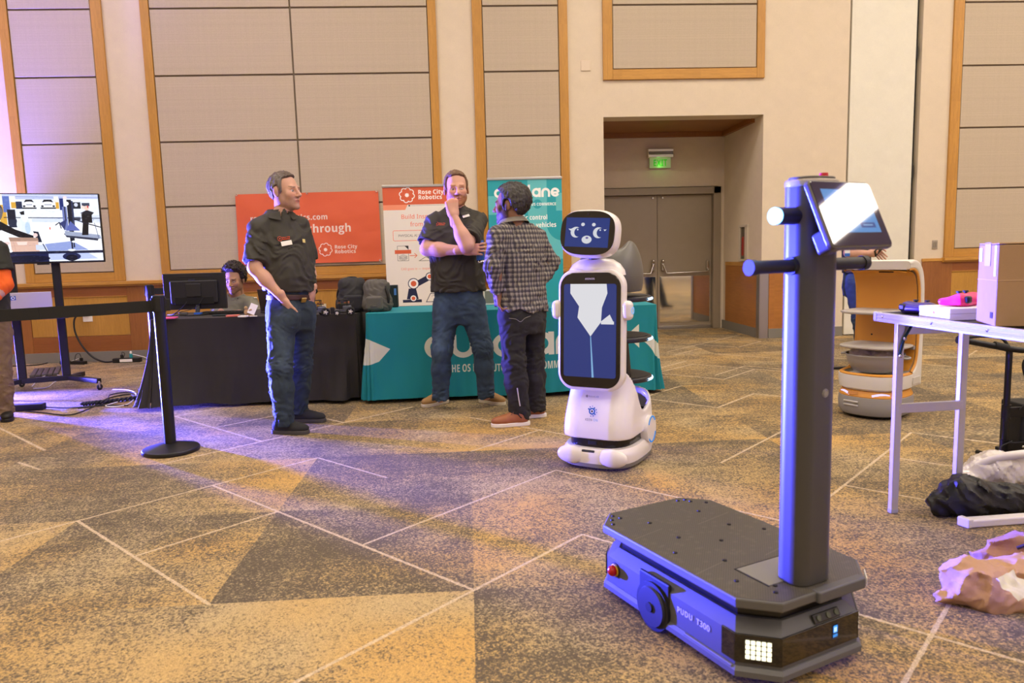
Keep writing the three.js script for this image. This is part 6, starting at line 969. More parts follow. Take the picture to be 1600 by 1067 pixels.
  // shoulders, neck, head
  part(R, 'shoulder_dome', loft([[0.165, 0.085, 1.07], [0.16, 0.085, 1.095], [0.135, 0.075, 1.13], [0.095, 0.055, 1.155], [0.05, 0.03, 1.162]].map(([w, d, y]) => ring(w, d, y, 0.16, 2.3)), true, 0.9), robotWhite);
  part(R, 'rear_hood', surfaceNet((x, y, z) => { const a = Math.hypot(x / 0.165, (y - 1.06) / 0.165, (z - 0.06) / 0.13), o = (a - 1) * 0.12; const ear = Math.hypot((x - 0.135 + (y - 1.12) * 0.12) / 0.045, (y - 1.10) / 0.155, (z + 0.05) / 0.105), e2 = (ear - 1) * 0.06, k = 0.06, h = Math.max(k - Math.abs(o - e2), 0) / k; return Math.max(Math.min(o, e2) - h * h * k * 0.25, 0.97 - y); }, V3(-0.22, 0.95, -0.2), V3(0.24, 1.32, 0.2), 0.008), mat(0x5b5a55, 0.4), 'grey hood behind the neck');
  part(R, 'neck', at(cyl(0.032, 0.04, 0.08), 0, 1.185, 0.18), blackM);
  const head = new THREE.Group(); head.name = 'head'; head.position.set(0, 1.292, 0.235); head.rotation.set(-0.12, 0.02, -0.06); R.add(head);
  const hs = new THREE.Shape(); for (let i = 0; i < 64; i++) { const a = i / 64 * Math.PI * 2, c = Math.cos(a), s = Math.sin(a), k = Math.pow(Math.pow(Math.abs(c), 3.0) + Math.pow(Math.abs(s), 3.0), -1 / 3.0); i ? hs.lineTo(c * k * 0.164, s * k * 0.128) : hs.moveTo(c * k * 0.164, s * k * 0.128); } hs.closePath();
  part(head, 'head_shell', extr(hs, 0.10, 0.035, 5), robotWhite);
  const hf = new THREE.Shape(); for (let i = 0; i < 64; i++) { const a = i / 64 * Math.PI * 2, c = Math.cos(a), s = Math.sin(a), k = Math.pow(Math.pow(Math.abs(c), 3.0) + Math.pow(Math.abs(s), 3.0), -1 / 3.0); i ? hf.lineTo(c * k * 0.153, s * k * 0.117) : hf.moveTo(c * k * 0.153, s * k * 0.117); } hf.closePath();
  part(head, 'face_glass', at(extr(hf, 0.010, 0.003, 2), 0, 0, 0.050), glossBlack);
  part(head, 'camera_eye', at(cyl(0.006, 0.006, 0.003, 16), 0.0, 0.098, 0.0555, Math.PI / 2), mat(0x2b2330, 0.1));
  const face = canvasTex(800, 500, (g, w, h) => {
    g.fillStyle = '#27418f'; g.fillRect(0, 0, w, h); g.fillStyle = '#f4f7ff'; for (const [x, y] of [[315, 115], [515, 115]]) { g.beginPath(); g.ellipse(x, y, 34, 30, 0, 0, 7); g.fill(); }
    for (const [x, s] of [[195, -1], [610, 1]]) { g.fillStyle = '#f4f7ff'; g.beginPath(); g.ellipse(x, 250, 98, 92, 0, 0, 7); g.fill(); g.beginPath(); g.moveTo(x + s * 60, 175); g.quadraticCurveTo(x + s * 100, 205, x + s * 145, 188); g.quadraticCurveTo(x + s * 120, 225, x + s * 75, 235); g.fill(); g.fillStyle = '#27418f'; g.beginPath(); g.ellipse(x + 42, 250, 72, 76, 0, 0, 7); g.fill(); g.fillStyle = '#dfe8ff'; g.beginPath(); g.arc(x + 30, 205, 15, 0, 7); g.fill(); }
    g.fillStyle = '#f4f7ff'; g.beginPath(); g.ellipse(405, 372, 92, 68, 0, 0, 7); g.fill(); g.fillStyle = '#7a6fb8'; g.beginPath(); g.ellipse(408, 342, 26, 18, 0, 0, 7); g.fill();
  });
  part(head, 'face_display', at(new THREE.PlaneGeometry(0.246, 0.155), 0, 0.002, 0.0556), screenMat(face, 0.85));
  // prints on the shell
  { const [g, m] = textPlane(0.10, 0.022, 320, 70, (c) => { c.fillStyle = '#8a8680'; c.beginPath(); c.arc(32, 35, 24, 0, 7); c.fill(); c.font = '44px sans-serif'; c.fillText('Robot', 64, 50); c.fillStyle = '#6f8fc0'; c.fillText('LAB', 180, 50); }); part(R, 'sponsor_print', at(g, 0.0, 0.405, 0.224, -0.27), m); }
  { const [g, m] = textPlane(0.10, 0.095, 320, 304, (c) => { c.save(); c.translate(160, 110); c.strokeStyle = '#1f62b4'; c.lineWidth = 26; c.beginPath(); c.arc(0, 0, 48, 0, 7); c.stroke(); c.fillStyle = '#1f62b4'; for (let k = 0; k < 9; k++) { const a = -2.6 + k * 0.55; c.beginPath(); c.arc(Math.cos(a) * (74 + (k % 3) * 8), Math.sin(a) * (74 + (k % 3) * 8), 15 - (k % 3) * 3, 0, 7); c.fill(); } c.fillStyle = '#111'; c.beginPath(); c.arc(0, 0, 18, 0, 7); c.fill(); c.restore(); c.font = '58px sans-serif'; c.textAlign = 'left'; c.fillStyle = '#222'; c.fillText('KEEN', 36, 282); c.fillStyle = '#3f8fd0'; c.fillText('ON', 190, 282); }); part(R, 'maker_print', at(g, 0.0, 0.315, 0.254, -0.16), m); }
  for (const s of [-1, 1]) part(R, 'side_cover', at(cyl(0.080, 0.080, 0.05, 40), s * 0.201, 0.170, -0.10, 0, 0, Math.PI / 2), robotWhite);
  for (const s of [-1, 1]) for (const [a0, a1, c] of [[0.5, 2.5, 0x3aa6ff], [3.5, 5.6, 0x2f9dff]]) part(R, 'ring_light', tube([...Array(14)].map((_, i) => { const a = a0 + (a1 - a0) * i / 13; const yy = 0.170 + 0.074 * Math.sin(a); return V3(s * 0.2265, yy, -0.10 + 0.066 * Math.cos(a)); }), 0.0042, 28, 8), glow(c, 0.8));
}
// --- dark flatbed transport robot with a control post ---
{
  const T = thing('transport_robot', 'dark flatbed transport robot with tall control post', 'robot', [0.787, 0, -2.208], 0.419);
  const oct = (w, l, c) => poly([[-w, -l + c], [-w + c, -l], [w - c, -l], [w, -l + c], [w, l - c], [w - c, l], [-w + c, l], [-w, l - c]].map(([x, y]) => [x, -y]));
  const slab = (w, l, c, y0, y1, b = 0.006) => { const g = extr(oct(w, l, c), y1 - y0, b, 2); g.rotateX(-Math.PI / 2); g.translate(0, (y0 + y1) / 2, 0); return g; };
  const ringO = (w, l, c, y) => [[-w, -l + c], [-w + c, -l], [w - c, -l], [w, -l + c], [w, l - c], [w - c, l], [-w + c, l], [-w, l - c]].map(([x, z]) => [x, y, z]);
  const greyM = mat(new THREE.Color(0.085, 0.085, 0.09), 0.5), deckTex = canvasTex(512, 512, (g, w, h) => { g.fillStyle = '#48443d'; g.fillRect(0, 0, w, h); for (let y = 0; y < h; y += 8) for (let x = 0; x < w; x += 8) { g.fillStyle = ((x + y) >> 3) & 1 ? '#3c3933' : '#514c44'; g.fillRect(x, y, 7, 7); } const r = rng(5); for (let k = 0; k < 46; k++) { g.fillStyle = 'rgba(176,166,150,0.13)'; const x = r() * w, y = r() * h; for (let i = 0; i < 7; i++) g.fillRect(x + i * 4, y, 2.4, 22); } g.strokeStyle = 'rgba(190,180,165,0.22)'; g.lineWidth = 5; g.beginPath(); g.moveTo(60, 260); g.lineTo(350, 205); g.stroke(); });
  part(T, 'chassis', loft([ringO(0.225, 0.375, 0.08, 0.030), ringO(0.236, 0.388, 0.085, 0.055), ringO(0.236, 0.388, 0.085, 0.150), ringO(0.207, 0.36, 0.085, 0.182)], true, 0.3), greyM);
  part(T, 'bumper', mg(loft([ringO(0.238, 0.392, 0.085, 0.028), ringO(0.246, 0.400, 0.088, 0.034), ringO(0.246, 0.400, 0.088, 0.050), ringO(0.238, 0.392, 0.085, 0.060)], true, 0.3)), mat(new THREE.Color(0.10, 0.10, 0.105), 0.55));
  part(T, 'light_gap', slab(0.196, 0.350, 0.08, 0.175, 0.232, 0.003), mat(0x060608, 0.3));
  part(T, 'deck', metricUV(slab(0.246, 0.398, 0.085, 0.230, 0.258, 0.005)), mat(new THREE.Color(0.095, 0.092, 0.088), 0.55), 'black deck slab');
  const top = new THREE.ShapeGeometry(oct(0.240, 0.392, 0.083)); { const p = top.attributes.position; for (let i = 0; i < p.count; i++) top.attributes.uv.setXY(i, p.getX(i) / 0.30, p.getY(i) / 0.30); } top.rotateX(-Math.PI / 2); top.translate(0, 0.2588, 0);
  deckTex.wrapS = deckTex.wrapT = THREE.RepeatWrapping; part(T, 'deck_grip', top, mat(0xffffff, 0.5, 0, { map: deckTex, bumpMap: tiled(weave, 3, 3), bumpScale: 0.0006 }), 'textured grip sheet');
  part(T, 'deck_seam', mg(at(rbox(0.003, 0.003, 0.13, 0.001), -0.118, 0.2595, 0.245), at(rbox(0.22, 0.003, 0.003, 0.001), -0.01, 0.2595, 0.180)), blackM);
  part(T, 'deck_hatch', at(rbox(0.21, 0.003, 0.125, 0.001), -0.01, 0.2598, 0.246), mat(new THREE.Color(0.19, 0.185, 0.15), 0.5), 'olive grey hatch plate');
  const bolts = []; for (const [x, z] of [[-0.17, -0.36], [-0.195, -0.33], [-0.16, -0.33], [-0.215, -0.295], [0.13, -0.365], [0.16, -0.36], [0.165, -0.335], [0.205, -0.295], [-0.10, -0.24], [0.12, -0.24], [-0.10, -0.09], [0.12, -0.09], [0.0, 0.0], [-0.19, 0.0], [0.19, 0.0], [-0.10, 0.12], [0.15, 0.12], [-0.17, 0.24], [-0.10, 0.315], [-0.13, 0.345]]) bolts.push([x, z]);
  for (const [x, z] of bolts) part(T, 'bolt', at(cyl(0.007, 0.006, 0.004, 12), x, 0.2602, z), blackM);
  part(T, 'deck_clip', mg(at(rbox(0.19, 0.034, 0.03, 0.006), 0.062, 0.244, 0.395)), greyM);
  part(T, 'barcode_label', at(rbox(0.06, 0.024, 0.002, 0.0006), 0.185, 0.244, 0.386, 0, 0.75), whiteM);
  // side details: drive wheel, emergency stop, lettering, corner sensor
  for (const s of [-1, 1]) {
    part(T, 'wheel_arch', at(rbox(0.012, 0.15, 0.15, 0.02), s * 0.234, 0.10, -0.045), blackM);
    const w = part(T, 'drive_wheel', at(new THREE.CylinderGeometry(0.078, 0.078, 0.05, 44), s * 0.222, 0.079, -0.045, 0, 0, Math.PI / 2), mat(0x15151b, 0.6)); part(w, 'wheel_disc', at(new THREE.CylinderGeometry(0.062, 0.066, 0.012, 40), s * 0.2495, 0.079, -0.045, 0, 0, Math.PI / 2), mat(0x2a2b38, 0.5)); part(w, 'wheel_hub', at(new THREE.CylinderGeometry(0.015, 0.017, 0.008, 20), s * 0.257, 0.079, -0.045, 0, 0, Math.PI / 2), blackM);
    part(T, 'stop_bezel', at(new THREE.CylinderGeometry(0.026, 0.026, 0.006, 28), s * 0.237, 0.115, -0.255, 0, 0, Math.PI / 2), mat(0x2a2008, 0.5)); const e = part(T, 'stop_button', at(ell(0.016, 0.0185, 0.0185), s * 0.250, 0.115, -0.255), mat(0xb20d14, 0.25), 'red emergency stop button'); part(e, 'button_collar', at(new THREE.TorusGeometry(0.019, 0.003, 8, 26), s * 0.241, 0.115, -0.255, 0, Math.PI / 2), mat(0xc79a12, 0.5));
    part(T, 'corner_window', at(rbox(0.004, 0.075, 0.07, 0.004), s * 0.206, 0.112, -0.345, 0, s * 0.75), glossBlack);
    const [g, m] = textPlane(0.155, 0.032, 620, 128, (c) => { c.fillStyle = '#c9c4e6'; c.font = 'bold 104px sans-serif'; c.fillText('PUDU', 6, 104); c.fillText('T300', 350, 104); }); part(T, 'side_lettering', at(g, s * 0.2385, 0.118, 0.14, 0, s * Math.PI / 2), m);
    part(T, 'side_rail', at(rbox(0.008, 0.016, 0.20, 0.004), s * 0.241, 0.052, 0.20), mat(new THREE.Color(0.14, 0.14, 0.15), 0.5));
  }
  // front band with headlight, camera and lit logo
  const band = mat(0x100d0b, 0.14, 0, { clearcoat: 0.5 });
  part(T, 'front_band', mg(at(rbox(0.306, 0.082, 0.006, 0.002), 0, 0.112, 0.388), at(rbox(0.126, 0.082, 0.006, 0.002), -0.1945, 0.112, 0.3465, 0, -0.785), at(rbox(0.126, 0.082, 0.006, 0.002), 0.1945, 0.112, 0.3465, 0, 0.785), at(rbox(0.006, 0.082, 0.05, 0.002), -0.2365, 0.112, 0.278), at(rbox(0.006, 0.082, 0.05, 0.002), 0.2365, 0.112, 0.278)), band, 'glossy dark front band');
  for (const s of [-1, 1]) { const h = new THREE.Group(); h.name = 'headlight'; h.position.set(s * 0.1965, 0.112, 0.3495); h.rotation.y = s * 0.785; T.add(h); const lm = glow(0xfff6d0, 2.6); for (let i = 0; i < 5; i++) for (let j = 0; j < 4; j++) part(h, 'headlight_cell', at(rbox(0.0115, 0.0115, 0.004, 0.003), -0.028 + i * 0.014, -0.021 + j * 0.014, 0.002), lm); }
  const [lg, lm2] = [new THREE.PlaneGeometry(0.022, 0.04), screenMat(canvasTex(64, 116, (g) => { g.fillStyle = '#06203f'; g.fillRect(0, 0, 64, 116); g.fillStyle = '#36a0ff'; g.beginPath(); g.roundRect(8, 6, 48, 62, 8); g.fill(); g.fillStyle = '#dff1ff'; g.fillRect(18, 20, 10, 40); g.fillRect(34, 20, 12, 40); g.fillStyle = '#36a0ff'; g.fillRect(6, 82, 52, 22); g.fillStyle = '#06203f'; g.font = 'bold 18px sans-serif'; g.fillText('PUDU', 8, 100); }), 1.6)]; part(T, 'lit_logo', at(lg, 0.055, 0.118, 0.3925), lm2);
  const cam = part(T, 'camera_bar', at(rbox(0.105, 0.026, 0.008, 0.010, 3), 0.03, 0.167, 0.380, -0.55), mat(0x24231f, 0.35)); part(cam, 'camera_lens', mg([-0.034, 0.004, 0.036].map((x) => at(cyl(0.008, 0.008, 0.006, 18), 0.03 + x, 0.169, 0.3835, 1.02))), mat(0x5b6258, 0.12, 0.3));
  // control post
  const PX = 0.008, PZ = 0.318, st = rrect(0.138, 0.098, 0.040), pg = extr(st, 1.10, 0.002, 1, 20); pg.rotateX(-Math.PI / 2); pg.translate(PX, 0.26 + 0.55, PZ);
  const postM = mat(new THREE.Color(0.055, 0.052, 0.05), 0.42); part(T, 'post', pg, postM);
  part(T, 'post_screw', mg(at(cyl(0.008, 0.008, 0.004, 20), PX + 0.012, 0.80, PZ + 0.0495, Math.PI / 2), at(new THREE.TorusGeometry(0.0105, 0.0016, 8, 24), PX + 0.012, 0.80, PZ + 0.0495)), mat(0x85817c, 0.4));
  { const c = extr(rrect(0.146, 0.106, 0.05), 0.02, 0.006, 3, 20); c.rotateX(-Math.PI / 2); c.translate(PX, 1.362, PZ); part(T, 'post_cap', c, mat(0xa59a8c, 0.35), 'beige grey cap'); const d = extr(rrect(0.13, 0.09, 0.044), 0.01, 0.003, 2, 20); d.rotateX(-Math.PI / 2); d.translate(PX, 1.374, PZ); part(T, 'cap_plate', d, mat(0x4a4740, 0.35)); part(T, 'start_button', at(cyl(0.013, 0.011, 0.014, 22), PX + 0.045, 1.385, PZ + 0.0), mat(0xc0181c, 0.35), 'red round button'); }
  for (const s of [-1, 1]) { const x0 = PX + s * 0.05, x1 = PX + s * 0.215; part(T, 'handle', mg(rod([x0, 1.146, PZ], [x1, 1.146, PZ], 0.0175, 24), at(cyl(0.0205, 0.0205, 0.02, 24), x1, 1.146, PZ, 0, 0, Math.PI / 2), at(cyl(0.024, 0.024, 0.02, 24), PX + s * 0.068, 1.146, PZ, 0, 0, Math.PI / 2)), mat(0x1c1b1d, 0.55)); }
  part(T, 'lamp_arm', at(cyl(0.0225, 0.0225, 0.15, 28), PX - 0.058, 1.277, PZ + 0.005, 0, 0, Math.PI / 2), mat(0x2b2a2d, 0.4)); part(T, 'status_lamp', at(cyl(0.0205, 0.0225, 0.012, 28), PX - 0.137, 1.277, PZ + 0.005, 0, 0, Math.PI / 2), glow(0x6fb8ff, 9), 'glowing blue white lamp end');
  const pl = new THREE.PointLight(0x4aa8ff, 0.05); pl.position.set(PX - 0.18, 1.277, PZ + 0.005); T.add(pl);
  const tab = new THREE.Group(); tab.name = 'tablet'; tab.position.set(PX + 0.016, 1.273, PZ + 0.104); tab.rotation.set(-0.42, 0.08, 0); tab.rotation.order = 'YXZ'; T.add(tab);
  part(tab, 'tablet_case', extr(rrect(0.262, 0.190, 0.016), 0.016, 0.004, 3), mat(0x5a564f, 0.35, 0.5));
  part(tab, 'tablet_glass', at(extr(rrect(0.252, 0.180, 0.012), 0.003, 0.0008, 1), 0, 0, 0.0082), mat(0x070708, 0.045, 0, { clearcoat: 1, clearcoatRoughness: 0.03, ior: 1.9 }));
  part(tab, 'tablet_display', at(new THREE.PlaneGeometry(0.192, 0.122), 0.002, 0.008, 0.0098), new THREE.MeshPhysicalMaterial({ color: 0x0a0a0a, roughness: 0.05, ior: 1.9, clearcoat: 1, clearcoatRoughness: 0.03, emissive: 0xffffff, emissiveIntensity: 0.8, emissiveMap: canvasTex(512, 384, (g, w, h) => { g.fillStyle = '#5cacf2'; g.fillRect(0, 0, w, h); g.fillStyle = '#2a5fae'; g.fillRect(300, 296, 170, 46); g.fillStyle = '#9ccff8'; g.fillRect(330, 312, 110, 12); g.fillStyle = '#3d86d8'; for (const y of [150, 172, 194]) g.fillRect(270, y, 170, 8); g.fillRect(90, 312, 110, 8); }) }));
  part(tab, 'tablet_mount', mg(at(rbox(0.07, 0.09, 0.04, 0.01), -0.04, -0.02, -0.028), at(rbox(0.05, 0.06, 0.05, 0.01), -0.05, -0.05, -0.05)), postM);
}
// --- white and yellow serving robot with a bowl ---
{
  const Y = thing('serving_robot', 'white and yellow serving robot carrying a grey bowl', 'robot', [2.855, 0, -4.90], -0.95), yel = mat(new THREE.Color(0.66, 0.29, 0.035), 0.45), wht = mat(new THREE.Color(0.72, 0.70, 0.66), 0.35), gry = mat(new THREE.Color(0.30, 0.29, 0.28), 0.5);
  const ring = (w, d, y, zo = 0, p = 2.5, n = 44) => [...Array(n)].map((_, i) => { const a = i / n * Math.PI * 2, c = Math.cos(a), s = Math.sin(a), k = Math.pow(Math.pow(Math.abs(c), p) + Math.pow(Math.abs(s), p), -1 / p); return [c * k * w, y, s * k * d + zo]; });
  part(Y, 'skirt', loft([ring(0.19, 0.21, 0.012), ring(0.205, 0.225, 0.03)], true, 0.5), blackM);
  part(Y, 'base', loft([ring(0.208, 0.228, 0.026), ring(0.222, 0.242, 0.05), ring(0.226, 0.246, 0.10), ring(0.222, 0.24, 0.150), ring(0.205, 0.222, 0.156)], true, 0.6), gry);
  part(Y, 'yellow_band', loft([ring(0.218, 0.236, 0.150), ring(0.220, 0.238, 0.158), ring(0.205, 0.222, 0.192), ring(0.17, 0.19, 0.205)], true, 0.6), yel);
  part(Y, 'white_tub', loft([ring(0.200, 0.215, 0.196), ring(0.222, 0.238, 0.212), ring(0.228, 0.244, 0.262), ring(0.228, 0.242, 0.300), ring(0.205, 0.22, 0.303), ring(0.19, 0.205, 0.285)], true, 0.6), wht);
  part(Y, 'tub_rim', loft([ring(0.222, 0.236, 0.302), ring(0.224, 0.239, 0.308), ring(0.208, 0.224, 0.318), ring(0.192, 0.206, 0.309)], false, 0.9), yel);
  part(Y, 'base_rib', mg([0.092, 0.118].map((y) => at(rbox(0.11, 0.012, 0.012, 0.005), -0.06, y, 0.243, 0, -0.15))), mat(0xbdbab6, 0.35));
  for (const s of [-1, 1]) part(Y, 'light_strip', tube([...Array(9)].map((_, i) => { const a = Math.PI / 2 + s * (0.35 + i * 0.07); return V3(Math.cos(a) * 0.222, 0.166 + 0.012 * Math.sin(i / 8 * 3.1), Math.sin(a) * 0.238); }), 0.008, 20, 8), glow(0xcfc4ff, 1.8));
  part(Y, 'brand_print', at(textPlane(0.07, 0.02, 200, 60, () => {})[0], -0.05, 0.176, 0.233, -0.4), mat(new THREE.Color(0.5, 0.2, 0.03), 0.5));
  // arch: side profile swept across, white outside, yellow inside
  const zs = (l) => l.map(([a, b]) => [a * 0.80, b]), outer = zs([[-0.245, 0.21], [-0.250, 0.60], [-0.245, 0.86], [-0.215, 0.985], [-0.14, 1.062], [-0.03, 1.088], [0.085, 1.080]]), inner = zs([[0.070, 1.022], [-0.03, 1.024], [-0.105, 0.995], [-0.150, 0.925], [-0.170, 0.83], [-0.174, 0.60], [-0.140, 0.38], [-0.06, 0.315], [-0.06, 0.21]]);
  const prof = new THREE.Shape(); prof.moveTo(...outer[0]); prof.splineThru(outer.slice(1).map(([a, b]) => new THREE.Vector2(a, b))); prof.lineTo(...inner[0]); prof.splineThru(inner.slice(1, 8).map(([a, b]) => new THREE.Vector2(a, b))); prof.lineTo(...inner[8]); prof.closePath();
  const ag = extr(prof, 0.452, 0.018, 3, 20); ag.rotateY(-Math.PI / 2); part(Y, 'arch_shell', ag, wht, 'white arched shell');
  const N = 36, crv = new THREE.CatmullRomCurve3(inner.slice(0, 8).map(([z, y]) => V3(0, y, z))), pts = crv.getPoints(N), lin = [], idx = [], uvs = [];
  pts.forEach((q, k) => { const w = 0.205; for (let i = 0; i <= 8; i++) { const x = -w + i / 8 * 2 * w, e = Math.pow(Math.abs(x) / w, 4) * 0.012; const t = crv.getTangent(k / N), nz = t.y, ny = -t.z; lin.push(x, q.y - ny * (0.006 + e) * Math.sign(1), q.z + (0.006 + e)); uvs.push(i / 8, k / N); } });
  for (let k = 0; k < N; k++) for (let i = 0; i < 8; i++) { const a = k * 9 + i; idx.push(a, a + 9, a + 1, a + 1, a + 9, a + 10); }
  const lg = new THREE.BufferGeometry(); lg.setAttribute('position', new THREE.Float32BufferAttribute(lin, 3)); lg.setAttribute('uv', new THREE.Float32BufferAttribute(uvs, 2)); lg.setIndex(idx); lg.computeVertexNormals(); part(Y, 'arch_lining', lg, yel, 'yellow lining of the arch');
  for (const x of [-0.213, 0.213]) part(Y, 'arch_edging', tube(inner.slice(0, 8).map(([z, y]) => [x, y, z + 0.004]), 0.010, 60, 8), yel);
  part(Y, 'top_slot', mg(at(rbox(0.10, 0.008, 0.03, 0.003), 0.02, 1.008, -0.065, 0.5)), blackM);
  for (const [x, y] of [[-0.12, 0.9], [0.13, 0.93], [-0.1, 0.55]]) part(Y, 'lining_hole', at(cyl(0.006, 0.006, 0.004, 12), x, y, -0.130, Math.PI / 2), blackM);
  for (const y of [0.73, 0.49]) part(Y, 'tray', loft([ring(0.20, 0.195, y - 0.008, 0.02, 3), ring(0.214, 0.21, y, 0.02, 3), ring(0.214, 0.21, y + 0.008, 0.02, 3), ring(0.20, 0.196, y + 0.012, 0.02, 3)], true, 0.6), mat(new THREE.Color(0.46, 0.43, 0.40), 0.6), 'pale grey tray');
  for (const y of [0.73, 0.49]) part(Y, 'tray_bracket', mg(at(rbox(0.03, 0.03, 0.06, 0.006), 0.19, y - 0.012, -0.13), at(rbox(0.03, 0.03, 0.06, 0.006), -0.19, y - 0.012, -0.13)), gry);
  part(Y, 'side_hatch', at(rbox(0.006, 0.05, 0.11, 0.02), 0.2275, 0.255, -0.10), mat(0xcac6c0, 0.4));
  part(Y, 'warning_mark', at((() => { const g = new THREE.ShapeGeometry(poly([[-0.014, -0.011], [0.014, -0.011], [0, 0.014]])); g.rotateY(Math.PI / 2); return g; })(), 0.2275, 0.085, 0.06), mat(0xe08a12, 0.5));
  const b = thing('mixing_bowl', 'grey bowl with crumpled plastic in the yellow robot', 'bowl', [2.855, 0.312, -4.90], -0.95); b.translateZ(0.03);
  part(b, 'bowl', lathe([[0, 0.0], [0.11, 0.0], [0.15, 0.02], [0.178, 0.075], [0.186, 0.125], [0.192, 0.128], [0.190, 0.118], [0.17, 0.07], [0.14, 0.026], [0, 0.01]], 48), mat(new THREE.Color(0.30, 0.285, 0.27), 0.4)); part(b, 'bowl_handle', mg([-1, 1].map((s) => tube([[s * 0.185, 0.115, 0.04], [s * 0.222, 0.11, 0.03], [s * 0.222, 0.11, -0.03], [s * 0.185, 0.115, -0.04]], 0.008, 24))), gry);
  const pf = new Field(0.03); for (const [x, y, z, r] of [[-0.07, 0.11, 0.03, 0.07], [0.06, 0.10, 0.05, 0.065], [0.0, 0.12, -0.04, 0.07], [0.09, 0.10, -0.04, 0.05], [-0.1, 0.1, -0.04, 0.05], [-0.11, 0.13, 0.06, 0.035]]) pf.ball(V3(x, y, z), r, r * 0.8, r); pf.cut((x, y, z) => 0.06 - y).cut((x, y, z) => Math.hypot(x, z) - 0.165).cut((x, y, z) => y - 0.163);
  part(b, 'plastic_film', pf.mesh(0.008, (x, y, z) => -0.014 * Math.abs(snoise(x * 22, y * 22, z * 22))), mat(new THREE.Color(0.55, 0.45, 0.40), 0.3), 'crumpled clear plastic wrap');
}
